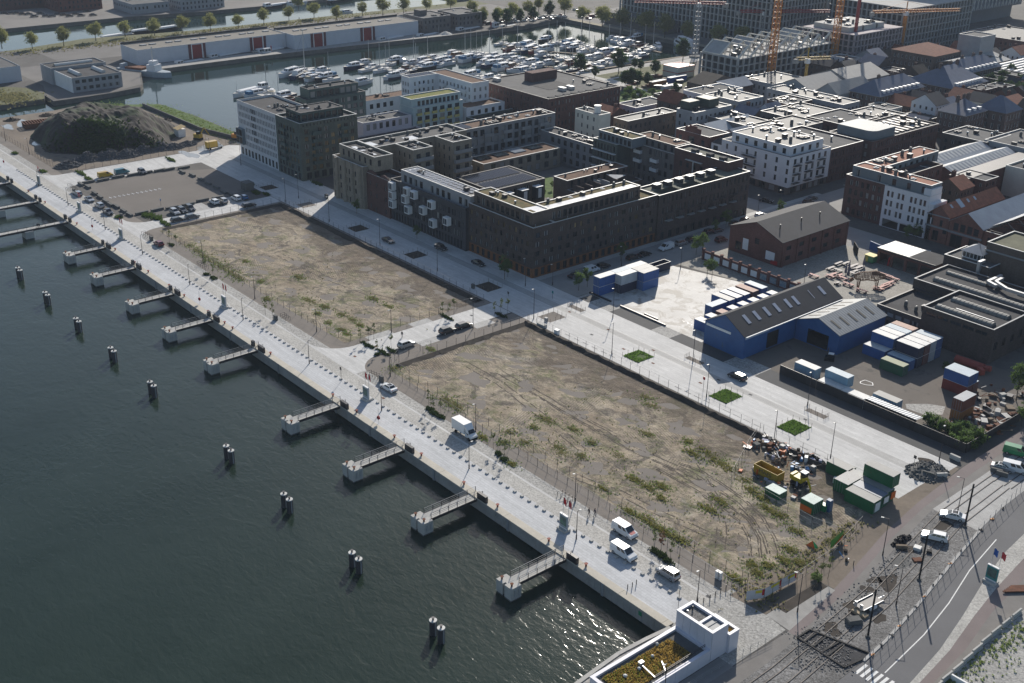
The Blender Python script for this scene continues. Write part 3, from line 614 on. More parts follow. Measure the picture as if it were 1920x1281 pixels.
T=BL('seven storey white gridded office slab with deep upright windows, farthest left of the towers',-374,205,'office building')
fy=[]
fl=[17.3,14.7,12.1,9.5,6.9,4.3]
for k,z in enumerate(fl):
    x=-387.2
    for i in range(24):
        wide=i in(8,9,10)and k<4 or(i in(9,10,11)and k==4)
        if i in(4,)and k<1:pass
        if k in(3,4)and i<4:x+=1.12;continue
        fy.append((round(x+.2,2),z,.95 if wide else.55,1.75,'g'));x+=1.12
for i in range(11):fy.append((-387+i*2.5,.4,1.5,2.6,'g'))
block(T,-388,196.6,-359.8,212,0,20.4,b_stone,m_tar,m_copg,grid(197,212,7,.7,fl,1.75),fy,par=.7,fm=m_frame)
m=M();m.box(-388.2,195.4,4.6,-383.4,196.58,10.4);obj('bay_window',m,b_blueg,T)
windows(T,'-y',195.4,[(-387.9,5,1.9,2.3,'g'),(-385.6,5,1.9,2.3,'g'),(-387.9,7.8,1.9,2.3,'g'),(-385.6,7.8,1.9,2.3,'g')],-.04)
vents(T,-375,201,-364,209,19.7,9,1)
T=BL('eight storey green-grey brick apartment tower with warm reflections in its corner windows',-351,208)
fl=[16.4,13.8,11.2,8.6,6.0,3.3]
fy=grid(-359.3,-344.2,7,1.2,fl,1.6,'ggwc',.3,3,.12)+grid(-359,-344,6,1.7,[.3],2.4)
fx=grid(197.4,219.6,8,1.5,fl,1.6,'gwwgc',.4,4,.1)+grid(198,219,7,2.0,[.3],2.4)+grid(197.4,219.6,16,.5,[19],.9)
block(T,-359.8,196.6,-343.4,220,0,20.4,b_green,m_tar,m_cop,fx,fy,par=.7)
for z in fl[:5]:
    balcony(T,'+x',-343.4,201.2,z-.35,3.4,1.1,b_dgreen);balcony(T,'+x',-343.4,212.6,z-.35,3.2,1.1,b_dgreen);balcony(T,'-y',196.6,-355.4,z-.35,3.0,1.0,b_dgreen)
block(T,-356,198.8,-346,216,19.7,23.2,b_dgreen,m_tar,m_copd,grid(199,216,7,1.9,[20.3],2.1),grid(-356,-346,4,1.9,[20.3],2.1),par=.2,name='penthouse_wall')
vents(T,-355,200,-347,214,23.0,7,2)
T=BL('dark green tiled apartment block with a recessed glazed top floor beside the dock',-382,235)
fl=[15.4,12.6,9.8,7.0,4.2]
block(T,-388,221,-379.6,247.5,0,18.4,b_dgreen,m_tar,m_copd,grid(222,247,9,1.7,fl,1.8,'gBBgc',.3,5),grid(-387,-380.2,3,1.3,fl,1.7),par=.3)
block(T,-387.4,223,-380.8,245,18.1,21.9,b_dgreen,m_tar,m_copd,grid(223.4,244.6,8,2.2,[18.7],2.3,'gBg'),(),par=.4,name='penthouse_wall');vents(T,-387,224,-381,244,21.5,5,3)
T=BL('lilac terrace house row with set back upper floor between office tower and pale cyan block',-357,244,'apartment block')
block(T,-368,232.5,-359.1,254.6,0,12,b_lilac,m_roofg,m_cop,grid(233,254,7,1.5,[8.9],2.3,'BBg',.3),(),par=.3);vents(T,-367,234,-361,252,11.7,5,5)
block(T,-359.0,224,-347.6,256.2,0,7.6,b_lilac,m_tar,m_cop,grid(225,256,10,1.4,[4.2,1.2],1.7,'Bgc',.3),grid(-358,-348,3,1.4,[4.2],1.7),par=.5)
T=BL('low white house row with square black windows and brown planted roof by the dock',-400,272)
block(T,-404,258,-395.6,283,0,10,b_white,m_sedumr,m_copd,grid(258.6,272.6,4,1.7,[6.4,2.6],2.0,'g',.4,6),grid(-403,-396,2,1.6,[6.4,2.6],1.9),par=.2);vents(T,-402,262,-397,280,9.8,3,8)
T=BL('pale cyan tiled apartment block with yellow balconies and a yellow-green planted roof',-365,268)
fx=grid(257.6,280.4,6,2.2,[11.2,8.2,5.2,2.2],1.9,'gBg',.4,7)
block(T,-369.5,256.6,-360.9,281,0,13.9,b_cyan,m_roofg,m_cop,fx,(),par=.2)
block(T,-369.4,256.7,-361.9,280.4,13.7,17,b_cyan,m_sedumg,m_cop,grid(259,280,10,1.4,[14.1],1.9,'g',.3),(),par=.3,name='penthouse_wall')
m_yel=mat('balcony_yellow',(.46,.42,.16),.6,.1)
for z in(11.2,8.2,5.2,2.2):
    for i in range(6):balcony(T,'+x',-360.9,258.3+i*3.66,z-.3,2.3,.7,m_yel,.8)
T=BL('large white U shaped apartment building with a long brown roof beside the marina',-382,288)
fl=[14.2,11.2,8.2,5.2,2.2]
block(T,-396.8,276.6,-391,290.8,0,18,b_white,m_sedumr,m_cop,grid(278,290,5,1.0,fl,1.8,'gBB',.3,8),grid(-396.6,-391.2,3,1.1,fl,1.7,'BgB'),par=.3,fm=m_framew)
block(T,-396.8,290.8,-367.4,299.6,0,18,b_white,m_sedumr,m_cop,grid(291,299.4,3,1.1,fl,1.7,'BgB'),grid(-390.6,-367.8,9,1.1,fl,1.8,'gBBg',.3,9),par=.3,fm=m_framew)
for z in fl[:4]:
    for i in range(3):balcony(T,'-y',290.8,-388+i*7,z-.2,3,1.1,b_white)
    balcony(T,'+x',-391,281,z-.2,3,1.1,b_white)
solar(T,-396,277.4,-391.6,289.6,17.75,4,8)
T=BL('small white house with reddish planted roof and black windows behind the pale cyan block',-364,292)
block(T,-368.6,282,-359.6,301.6,0,10.6,b_white,m_sedumr,m_cop,grid(283,301,5,1.6,[7.4],1.8),(),par=.3);block(T,-359.6,281.6,-352.6,308,0,7.2,b_green,m_tar,m_cop,grid(283,307,8,1.4,[3.6,.8],1.8,'gc'),(),par=1.0)
T=BL('wide red brick block with a flat dark roof, roof courtyard and rows of slit windows',-352,326,'office building')
fl=[12.0,9.2,6.4,3.6,.8]
fx=grid(306.6,346,20,.75,fl,1.7,'ccBg',.3,12,.12);fy=grid(-381,-338,20,.75,fl,1.7,'ccBg',.3,13,.15)
block(T,-382,305.8,-337.6,346,0,15,b_redd,m_roofg,m_copd,fx,fy,par=.35)
m=M();m.box(-371,322,14.68,-366,336,18.4);obj('roof_house',m,b_redd,T)
m=M();m.box(-362,318,14.68,-351,332,14.74);obj('roof_court',m,m_tar,T)
for x,y in((-346,322),(-346,326.5),(-376,312)):m=M();m.box(x-3,y-.9,14.7,x+.5,y+.9,16);obj('cooling_unit',m,m_metl,T)
for i in range(9):m=M();m.box(-341.5,308.5+i*4.2,14.68,-339.6,311.2+i*4.2,14.9);obj('skylight',m,m_tar,T)
vents(T,-360,335,-340,345,14.7,6,9)
T=BL('tall narrow white rendered house with cream side and a rooftop turret, standing alone',-319,313,'house')
block(T,-325.8,309.4,-312.4,315.6,0,13,b_cream,m_roofg,m_cop,(),[(x,z,.8,1.6,'c')for x,z in((-324.6,10),(-322.2,10),(-319,10),(-315.6,10),(-322.2,6.6),(-319,6.6),(-315.8,6.6),(-322.2,3.4),(-319,3.4),(-315.8,3.4))],par=.4)
m=M();m.cyl(-317,313,12.6,15.2,1.3,10,0);m.cyl(-317,313,15.2,15.5,1.5,10,0);obj('turret',m,m_white,T);vents(T,-325,310,-319,315,12.6,3,10)
T=BL('beige brick apartment building with three stepped roof wings at the head of the dark block',-312,205)
fl=[9.9,7.0,4.1]
fy=[]
for i in range(10):fy+=[(round(-322+i*1.78,2),z,.85,1.75,'g')for z in fl+[.5]]
block(T,-322.6,196.4,-304.4,204,0,14.2,b_beige,m_tar,m_cop,(),fy,par=1.0)
for i in range(4):m=M();m.cyl(-320+i*4.6,196.5,0,14.1,.95,10,0);obj('bay_column',m,b_beige,T)
fly=[14.8]
block(T,-321,198.2,-300.2,205.2,13.2,18,b_beige,m_tar,m_cop,[(199.4,14.8,1.2,2,'g')],grid(-320,-301,6,1.1,fly,2.1,'g'),par=.7,name='upper_wall')
block(T,-321,205.2,-310,243,0,18,b_beige,m_roofg,m_cop,grid(206,243,6,.8,[14.6,11.4,8.2],1.6),(),par=.7,name='rear_wall')
for k,y in enumerate((212.9,229.2)):
    block(T,-309.99,y,-299.8,y+8,0,18,b_beige,m_roofg,m_cop,grid(y+.3,y+7.8,2,1.7,[14.4,11.2,8.0,4.8,1.6],2.0),grid(-309,-300.4,3,.8,[14.6,11.4,8.2,5],1.6),par=.7,name='wing_wall')
    for z in(14.2,11,7.8,4.6):balcony(T,'+x',-299.8,y+.4,z,7.2,1.0,m_copg)
for x,y,a,b in((-316.5,207,5,4),(-314,201.2,6.5,1.8),(-314.8,222.5,4.2,4.5),(-306.5,201.5,4,1.2)):m=M();m.quad((x-a/2,y-b/2,17.42),(x+a/2,y-b/2,17.42),(x+a/2,y+b/2,17.42),(x-a/2,y+b/2,17.42));obj('wet_glare_patch',m,m_roofglare,T)
vents(T,-320,206,-311,241,17.3,14,11);vents(T,-309,214,-301,220,17.3,4,12);vents(T,-309,230,-301,236.6,17.3,4,13);vents(T,-319,199,-302,204,17.3,4,14)
T=BL('narrow red brick house with wavy gable tops between beige corner and dark bay window block',-298,203,'house')
block(T,-304.38,197.6,-291.6,206,0,12.4,b_redd,m_roofg,m_cop,(),[(x,z,.8,1.5,'c')for x,z in((-302.6,8.6),(-299.2,8.6),(-294.2,8.6),(-302.6,5),(-299.2,5),(-294.2,5),(-302.6,1),(-299.8,.3),(-294.2,1))],par=1.4)
for x0,x1 in((-304.3,-298.6),(-297,-291.7)):
    m=M();n=10;P=[(x0+(x1-x0)*i/n,12.5+1.1*math.sin(PI*i/n))for i in range(n+1)]
    for a,b in zip(P,P[1:]):m.add(((a[0],197.6,12.4),(b[0],197.6,12.4),(b[0],197.6,b[1]),(a[0],197.6,a[1]),(a[0],198,12.4),(b[0],198,12.4),(b[0],198,b[1]),(a[0],198,a[1])),((0,1,2,3),(5,4,7,6),(3,2,6,7)))
    obj('gable',m,b_redd,T)
T=BL('black clad apartment block studded with protruding white box bay windows',-272,204)
r=random.Random(9);fy=[]
for z in(9.6,6.6,3.7):
    x=-290.4
    while x<-254.6:
        w_=r.choice((.7,.7,1.1));fy.append((round(x,2),z,w_,2.0,r.choice('gggccB')));x+=w_+r.uniform(.45,1.0)
x=-290.6
while x<-255:fy.append((round(x,2),.2,.9,2.6,'g'));x+=1.5
block(T,-291.58,198.2,-253.4,206.8,0,13.2,b_black,m_rooflt,m_copd,(),fy,par=.9)
sill={}
for x,z in((-290.9,10.1),(-290.9,7.2),(-290.9,4.3),(-282.8,10.4),(-283.9,7.6),(-282.4,4.6),(-279.2,10.2),(-274.6,6.4),(-270.2,9.3),(-269.6,3.6),(-262.6,6.2)):
    m=M();m.box(x,196.7,z,x+2.3,198.18,z+2.5,0);o=obj('bay_window',m,m_white,T);windows(o if False else T,'-y',196.7,[(x+.25,z+.3,1.8,1.9,'g')],-.07,m_framew)
block(T,-288.6,200.2,-253.6,206.6,12.3,16.4,b_grend,m_rooflt,m_cop,(),grid(-288,-254,12,1.5,[12.9],2.2,'gcg',.3,15,.2),par=.2,name='penthouse_wall')
m=M();m.quad((-288,201,16.24),(-268,201,16.24),(-268,206,16.24),(-288,206,16.24));obj('wet_glare_patch',m,m_roofglare,T)
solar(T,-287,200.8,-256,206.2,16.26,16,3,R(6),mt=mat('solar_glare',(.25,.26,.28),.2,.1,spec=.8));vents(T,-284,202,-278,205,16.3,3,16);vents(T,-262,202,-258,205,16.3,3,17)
T=BL('dark brown brick corner block with orange timber ground floor and wet roof edge glaring white',-233,215)
r=random.Random(11);fy=[];fx=[]
for z in(11.6,8.9,6.2,3.6):
    x=-252.6
    while x<-226.4:w_=r.choice((.9,1.1));fy.append((round(x,2),z,w_,1.5,r.choice('ggccw')));x+=w_+r.uniform(1.0,1.7)
    y=200.4
    while y<247.4:w_=r.choice((.9,1.1,1.5));fx.append((round(y,2),z,w_,1.5,r.choice('ggccwg')));y+=w_+r.uniform(1.1,2.0)
block(T,-253.38,199.3,-224.8,207.5,2.9,14.8,b_dark,m_sedum,m_cop,[o for o in fx if o[0]+o[2]<207.3],fy,par=.5)
block(T,-233.2,207.52,-224.8,249,2.9,14.8,b_dark,m_sedum,m_cop,[o for o in fx if o[0]>207.7],(),par=.5)
block(T,-253.36,199.42,-224.92,207.4,0,2.88,b_orange,None,None,grid(199.8,207,3,1.3,[.3],2.2),grid(-253,-225.3,11,1.3,[.3],2.2),par=0,name='plinth')
block(T,-233.1,207.42,-224.92,248.9,0,2.88,b_orange,None,None,grid(208,248.6,16,1.4,[.3],2.2),(),par=0,name='plinth')
block(T,-252.9,201.0,-227.0,207.2,14.3,18.2,b_brown,m_sedum,m_cop,(),grid(-252,-228,11,1.4,[14.9],2.1,'gcg'),par=.18,name='penthouse_wall')
block(T,-233.0,207.21,-227.0,243.4,14.3,18.2,b_brown,m_sedum,m_cop,grid(208,243,17,1.3,[14.9],2.1,'gcg'),(),par=.18,name='penthouse_wall')
m=M();m.quad((-230.2,203.0,18.06),(-227.35,203.0,18.06),(-227.35,242.8,18.06),(-230.2,242.8,18.06));m.quad((-232.4,201.4,18.06),(-230.2,201.4,18.06),(-230.2,208,18.06),(-231.6,208,18.06));obj('wet_glare_patch',m,m_roofglare,T)  # glare along the wet roof edge, painted as white strips
for y in(211,215,219.5,224,228,232.5,237,241):vents(T,-233.1,y-1,-230.4,y+1,17.85,1,int(y))
vents(T,-250,202,-236,206,17.85,5,31)
for y in(200,212,222,232,241):balcony(T,'+x',-224.8,y,14.85,.15,.1,m_copg)
T=BL('long dark brick apartment block with corner bay balconies and rows of slanted rooftop solar panels',-229,270)
r=random.Random(12)
fx=grid(250,291.4,21,.7,[11.6,8.4,5.2],2.0,'gccg',.3,18)+grid(250,291.4,12,1.6,[.3],2.3)
block(T,-234,249.02,-224.4,291.6,0,14.6,b_dark,mat('roof_felt_greenish',(.16,.165,.13),.9,.2),m_cop,fx,(),par=.4)
for k in range(7):
    m=M();y=252.4+k*5.0;m.prism([(-224.38,y-.2),(-223.2,y+.3),(-223.2,y+2.4),(-224.38,y+2.9)],7.5,8.6);obj('balcony',m,b_dark,T)
    m=M();m.prism([(-224.38,y-.2),(-223.2,y+.3),(-223.2,y+2.4),(-224.38,y+2.9)],6.0,6.25);obj('cornice',m,m_copg,T)
for k in range(6):
    m=M();m.box(-232.2,254+k*5,14.2,-230.2,256.2+k*5,15.5);o=obj('stair_head',m,m_tar,T);m=M();m.box(-232.3,253.9+k*5,15.5,-230.1,256.3+k*5,15.6);obj('coping',m,m_cop,T)
for k in range(3):
    for j in range(4):m=M();y0=252+k*10;m.add(((-229.6+j*.95,y0,14.35),(-228.75+j*.95,y0,14.75),(-228.75+j*.95,y0+8.5,14.75),(-229.6+j*.95,y0+8.5,14.35)),((0,1,2,3),));obj('solar_panel',m,MATS['solar_glare'],T)
block(T,-252.4,286.2,-229.4,293.8,0,17.2,b_redd,MATS['roof_felt_greenish'],m_cop,grid(287,293,2,1.2,[11],1.6),grid(-251,-230,7,1.1,[11.6,8.4],1.8,'gc',.2,19,.2),par=.6,name='tower_wall')
m=M();m.box(-247,285.4,14.4,-240,286.18,14.6);m.box(-243.6,285.4,7,-243.3,285.7,14.4);obj('canopy',m,m_cop,T)
for x in(-246,-239.5,-234):m=M();m.box(x,287,16.6,x+2,289,18.0);obj('stair_head',m,m_tar,T)
m=M();m.quad((-247,286.8,16.64),(-243,286.8,16.64),(-243,289.5,16.64),(-247,289.5,16.64));obj('wet_glare_patch',m,m_roofglare,T)
T=BL('taupe brick apartment building with white box balconies closing the courtyard',-266,295)
fl=[10.9,7.7,4.5,1.2]
block(T,-276.4,290.2,-252.5,300,0,13.4,b_grey,m_sedum,m_cop,(),grid(-276,-253,9,1.2,fl,2.0,'gcg',.3,20,.1),par=.3)
block(T,-275.8,291.6,-256.8,299,13.1,15.9,b_grey,m_sedumr,m_copd,(),grid(-275,-257,6,1.3,[13.4],1.9),par=.2,name='upper_wall')
for x,z in((-274,10.6),(-266,9.0),(-274,7.4),(-266,5.8)):balcony(T,'-y',290.2,x,z,3.2,1.2,m_white)
m=M();m.box(-256.6,291,13.1,-252.6,297,15.6);obj('stair_head',m,b_grend,T);vents(T,-275,293,-258,298,15.7,3,21)
T=BL('green-grey apartment building with long white balcony rails facing the inner garden',-280,288)
block(T,-288.4,283.2,-276.42,292,0,13.4,b_green,m_roofg,m_cop,(),grid(-288,-276.8,7,.8,[10.4,7.4,4.4,1.2],2.0,'gc',.2),par=.3)
block(T,-287.2,284.6,-270.6,291.6,13.1,16.4,b_blueg,m_sedum,m_cop,(),grid(-287,-271,8,1.4,[13.5],2.0),par=.3,name='penthouse_wall');vents(T,-286,286,-272,290,16.1,5,22)
for z in(10.0,7.0,4.0):balcony(T,'-y',283.2,-288,z,11.4,1.1,m_white,1.0,False)
T=BL('four storey blue-grey balcony building with white panels along the rear of the courtyard',-324,268)
fx=grid(246,292,14,2.0,[11.6,8.4,5.2,1.8],2.3,'gBgg',.3,23)
block(T,-328.4,243.2,-319.4,293,0,15,mat('facade_bluegrey_panel',(.22,.225,.235),.7,.1),m_sedumr,m_cop,fx,(),par=.4)
for z in(11.4,8.2,5.0):
    for i in range(5):balcony(T,'+x',-319.4,249+i*8.9,z,4.2,1.3,m_copg)
vents(T,-327,256,-321,291,14.6,16,24,1.3);solar(T,-327,247,-321,255,14.62,8,3)
T=BL('low beige wing with glass skylights on a planted brown roof inside the courtyard',-307,262)
block(T,-312.6,245,-303,281,0,7,b_beige,m_sedumr,m_cop,grid(247,281,8,2.0,[4.2,.8],2.2,'gBg',.3,25),grid(-312,-304,2,1.5,[4],1.5),par=.2)
for i in range(4):m=M();m.box(-311.6,247+i*8,6.9,-307.4,252.4+i*8,7.15);obj('skylight',m,m_glass if i!=2 else mat('skylight_pale',(.3,.34,.38),.1,.05,spec=.8),T)
T=BL('grey terraced wing with roof terraces joining the rear rows of the courtyard',-303,288)
block(T,-318,284.6,-288.42,292,0,10,MATS['facade_bluegrey_panel'],m_tar,m_cop,(),grid(-313,-289,7,1.7,[6.8,3.6,.6],2.0,'gc'),par=.4);vents(T,-312,286,-292,291,9.6,12,26)
T=BL('brown courtyard building covered with dark rows of solar panels and black and white box bays',-280,233)
block(T,-291,223.6,-272.6,246.4,0,9,b_brown,m_roofg,m_copd,grid(224,246,8,1.3,[5.8,2.4],2.2,'gcw',.4,27,.1),grid(-290,-273,6,1.2,[5.6],2.0),par=.2)
solar(T,-290,225,-282.6,244.6,8.84,7,14);solar(T,-281.2,225,-274.2,244.6,8.84,7,14)
for y in(228.4,234.6,240.8):m=M();m.box(-272.58,y,3.4,-270.4,y+2.8,7.4,0);obj('bay_window',m,b_black,T);m=M();m.box(-270.38,y+.8,3.8,-270.3,y+2.2,7.0);obj('white_panel',m,m_white,T);m=M();m.box(-272.6,y-.1,7.4,-270.2,y+2.9,7.55);obj('coping',m,m_white,T)
T=BL('brown brick garden terrace with roof terraces split by partition walls and a cream sun sail',-266,264)
block(T,-272.6,250.2,-266,278.4,0,9,b_brown,m_sedumr,m_cop,grid(251,278,9,1.2,[6.4],2.2),(),par=.2);block(T,-265.98,250.2,-259,278.4,0,6,b_brown,m_tar,m_copg,(),(),par=.9)
for i in range(7):m=M();m.box(-265.9,252.6+i*3.9,5.1,-260.6,252.9+i*3.9,7.4);obj('partition',m,b_grend if i==3 else b_brown,T)
m=M();m.box(-265.9,262,5.12,-262.6,262.1,7.6);m.add(((-265.6,267.6,8.2),(-261.8,268.6,7.2),(-261.4,273,8.0),(-265.4,272,7.2)),((0,1,2,3),(3,2,1,0)));obj('sun_sail',m,m_cop,T);vents(T,-272,252,-267,277,8.8,10,28,.7)
# ================================================================ buildings to the right and behind
m_slate=mat('slate_roof_blue',(.115,.135,.185),.55,.15,.3,2.0);m_zinc=mat('zinc_roof',(.30,.32,.345),.4,.12,.3,metal=.2);m_shed=mat('bitumen_roof_dark',(.045,.046,.052),.8,.15,.3)
def gable(T,x0,y0,x1,y1,z0,ze,zr,wm,rm,axis='y',fx=(),fy=(),eave=.4,fm=None,rname='roof',depth=.2):
    OCC.append((x0,y0,x1,y1));m=M();facade(m,'+x',x1,y0,y1,z0,ze,fx,depth);facade(m,'-y',y0,x0,x1,z0,ze,fy,depth)
    m.quad((x0,y1,z0),(x0,y0,z0),(x0,y0,ze),(x0,y1,ze));m.quad((x1,y1,z0),(x0,y1,z0),(x0,y1,ze),(x1,y1,ze))
    r=M();e=eave;t=.14
    if axis=='y':
        xm=(x0+x1)/2;s=(zr-ze)/(xm-x0)
        m.add(((x0,y0,ze),(x1,y0,ze),(xm,y0,zr)),((0,1,2),));m.add(((x0,y1,ze),(x1,y1,ze),(xm,y1,zr)),((0,2,1),))
        for sx,xe in((-1,x0),(1,x1)):
            a=(xe+sx*e,y0-e,ze-s*e+.02);b=(xe+sx*e,y1+e,ze-s*e+.02);c=(xm,y1+e,zr+.02);d=(xm,y0-e,zr+.02)
            up=lambda p:(p[0],p[1],p[2]+t)
            V=[a,b,c,d,up(a),up(b),up(c),up(d)];F=((4,5,6,7),(0,3,2,1),(0,1,5,4),(0,4,7,3),(1,2,6,5));F2=tuple(f[::-1]for f in F)
            r.add(V,F if sx>0 else F2)
    else:
        ym=(y0+y1)/2;s=(zr-ze)/(ym-y0)
        m.add(((x1,y0,ze),(x1,y1,ze),(x1,ym,zr)),((0,1,2),));m.add(((x0,y0,ze),(x0,y1,ze),(x0,ym,zr)),((0,2,1),))
        for sy,ye in((-1,y0),(1,y1)):
            a=(x0-e,ye+sy*e,ze-s*e+.02);b=(x1+e,ye+sy*e,ze-s*e+.02);c=(x1+e,ym,zr+.02);d=(x0-e,ym,zr+.02)
            up=lambda p:(p[0],p[1],p[2]+t)
            V=[a,b,c,d,up(a),up(b),up(c),up(d)];F=((4,5,6,7),(0,3,2,1),(0,1,5,4),(0,4,7,3),(1,2,6,5));F2=tuple(f[::-1]for f in F)
            r.add(V,F if sy<0 else F2)
    obj('wall',m,wm,T);obj(rname,r,rm,T);windows(T,'+x',x1,fx,depth,fm);windows(T,'-y',y0,fy,depth,fm)
def hip(T,x0,y0,x1,y1,ze,zr,rm,axis='y',e=.4,k=1.0):
    m=M();x0-=e;y0-=e;x1+=e;y1+=e
    if axis=='y':h=(x1-x0)/2*k;P=[((x0+x1)/2,y0+h,zr),((x0+x1)/2,y1-h,zr)];F=((0,1,4),(1,2,5,4),(2,3,5),(3,0,4,5))
    else:h=(y1-y0)/2*k;P=[(x0+h,(y0+y1)/2,zr),(x1-h,(y0+y1)/2,zr)];F=((0,1,5,4),(1,2,5),(2,3,4,5),(3,0,4))
    m.add([(x0,y0,ze),(x1,y0,ze),(x1,y1,ze),(x0,y1,ze)]+P,F);m.quad((x0,y1,ze),(x1,y1,ze),(x1,y0,ze),(x0,y0,ze));obj('roof',m,rm,T)
def chimney(T,x,y,z0,z1,mt=None,s=.5):
    m=M();m.box(x-s,y-s*1.4,z0,x+s,y+s*1.4,z1);m.cyl(x,y-.3,z1,z1+.4,.14,6);m.cyl(x,y+.3,z1,z1+.4,.14,6);obj('chimney',m,mt or b_redd,T)
T=BL('bright white five storey apartment block with black balconies and a recessed top floor',-240,326)
fy=[(x,z,1.0,1.9,k)for x,k in((-257.6,'c'),(-253.6,'g'),(-248.6,'g'),(-244.8,'c'),(-240.2,'g'),(-235.6,'g'),(-230.9,'g'))for z in(10.3,7.2,4.1)]
fx=grid(320,341,6,1.5,[10.3,7.2,4.1],2.0,'gcg',.3,40)
block(T,-259.6,319.2,-229.4,342,2.6,13.3,b_white,m_roofg,m_copd,fx,fy,par=.7)
block(T,-259.5,319.3,-229.6,341.9,0,2.58,b_brown,None,None,grid(321,341,6,2.4,[.2],2.1,'gB'),grid(-259,-230,7,2.6,[.2],2.1,'gB'),par=0,name='plinth')
block(T,-257,321.4,-231.6,340,12.6,16.2,b_white,MATS['roof_membrane_pale'],m_cop,grid(322,339,4,1.6,[13.3],1.9),grid(-256.6,-232,6,1.5,[13.3],1.9),par=.2,name='penthouse_wall')
for z in(10.1,7.0,3.9):
    for y in(321,327.6,334.6):balcony(T,'+x',-229.4,y,z,3.4,1.3,m_met,1.0,False)
    balcony(T,'-y',319.2,-249.6,z,5.8,1.2,m_met,1.0,False)
vents(T,-256,322,-233,339,16.0,14,41,1.3)
T=BL('dark brown brick office block behind the bright white balcony block',-236,352)
block(T,-257,342.2,-229.6,362,0,12.2,b_redd,m_roofg,m_cop,grid(343,361.6,14,.6,[9,6,3,.4],1.9,'gc'),(),par=.5);vents(T,-254,344,-232,360,11.8,9,42,1.4)
T=BL('red brown brick block with a slate blue rounded rooftop storey at its near corner',-236,388)
block(T,-246,364,-227.2,408,0,12,b_redd,m_roofg,m_copd,grid(364.6,407.4,28,.7,[9.2,6.2,3.2,.4],1.9,'gccBg',.2,43),grid(-245,-228,5,1.2,[9,6,3],1.8,'cB'),par=.4)
m=M();m.prism([(-244,366),(-232,366)]+[(-232+3.4*math.cos(R(a)),369.4+3.4*math.sin(R(a)))for a in(-70,-45,-20,0)]+[(-228.6,380),(-244,380)],11.7,15);obj('rounded_storey',m,b_blueg,T)
vents(T,-242,382,-229,406,11.7,14,44,1.4)
for i in range(7):m=M();m.box(-243,383+i*3.4,11.65,-229.4,384.6+i*3.4,12.1);obj('roof_frame',m,m_met,T)
T=BL('dark brick rear block with flat grey roof and two black cooling boxes',-262,366)
block(T,-272,352,-257.3,376,0,11.4,b_grey,m_rooflt,m_copd,grid(353,375,8,1.2,[8,5,2],1.7,'gc'),grid(-271,-258,5,1.3,[8,5,2],1.7,'gc'),par=.4);vents(T,-270,354,-259,374,11,10,45,1.4)
T=BL('corner apartment block with an orange-red flat roof, dark brick front and white gridded front',-190,328)
fx=grid(311.6,345,10,1.4,[11,8,5,2],1.9,'gc')
block(T,-206,317.6,-191.3,346,0,13.3,b_redd,m_tar,m_cop,(),grid(-205,-192,6,1.1,[10.2,7.2,4.2,.8],1.9,'gcB',.2,46),par=.3)
wf=[]
for z in(10.0,7.0,4.0):
    for x in(-190.2,-188.7,-186.4,-184.9,-182.0,-180.5,-178.7,-177.3):wf.append((x,z,.85,1.9,'c' if(x*7+z)%3<1.4 else 'g'))
wf+=[(-190.4,.1,5.6,2.6,'x'),(-184.2,.1,8.2,2.6,'x')]
block(T,-191.28,317.2,-175.6,324,0,13.3,b_white,m_tar,m_cop,(),wf,par=.3,fm=m_met)
m_ror=mat('roof_orange',(.30,.115,.065),.85,.15,.4)
block(T,-204.6,318.6,-176.4,324.8,13.0,16.4,b_blueg,m_ror,m_cop,[(320,13.4,1.2,2,'g')],grid(-204,-177,10,1.4,[13.4],2.1,'gcg',.4,47,.2),par=.2,name='penthouse_wall')
block(T,-204.6,324.82,-197.2,357,13.0,16.4,b_blueg,m_ror,m_cop,grid(326,356,9,1.6,[13.4],2.1,'gc'),(),par=.2,name='penthouse_wall')
block(T,-197.18,330,-191.0,350,0,14.4,b_redd,m_tar,m_copd,grid(331,349,6,1.4,[11,8],1.9,'gc'),(),par=1.2,name='rear_wall')
m=M();m.box(-178.2,318,13.32,-175.7,324,15.4);m.box(-175.6,317.4,0,-173.9,325,11.2);obj('stair_head',m,b_white,T);vents(T,-204,326,-198,355,16.2,9,48,1.3);vents(T,-203,319.4,-178,324,16.2,8,49,1.2)
T=BL('old striped brick warehouse front with round windows and a red tiled roof with skylights',-172,330,'warehouse')
gable(T,-175.3,317.4,-168,350,0,8.4,11.4,brick('brick_salmon',(.22,.10,.075),.2),b_tile,'y',(),[(-174.2,5.2,.9,2.0,'g'),(-171,5.2,.9,2.0,'g'),(-172.9,.4,2.0,3.2,'g')],.1)
m=M();m.box(-175.5,317.1,4.5,-167.9,317.36,5.0);m.box(-175.5,317.1,8.2,-167.9,317.36,8.5);obj('cornice',m,m_copg,T)
for x in(-174.4,-168.9):m=M();m.obox((x,317.25,3.3),1.1,.2,1.1);obj('round_window',m,m_glass,T)
for y,s in((322,1.0),(327,2.4),(331.5,1.0),(335.5,1.0)):
    m=M();k=(11.4-8.4)/3.65;x=-170.6
    m.add(((x-s/2,y-s/2,11.4-(x-s/2+171.65)*k+.25),(x+s/2,y-s/2,11.4-(x+s/2+171.65)*k+.25),(x+s/2,y+s/2,11.4-(x+s/2+171.65)*k+.25),(x-s/2,y+s/2,11.4-(x-s/2+171.65)*k+.25)),((0,1,2,3),));obj('skylight',m,MATS['skylight_pale'],T)
T=BL('long brick hall with a grey-blue zinc gable roof and a dark carriage doorway',-162,340,'warehouse')
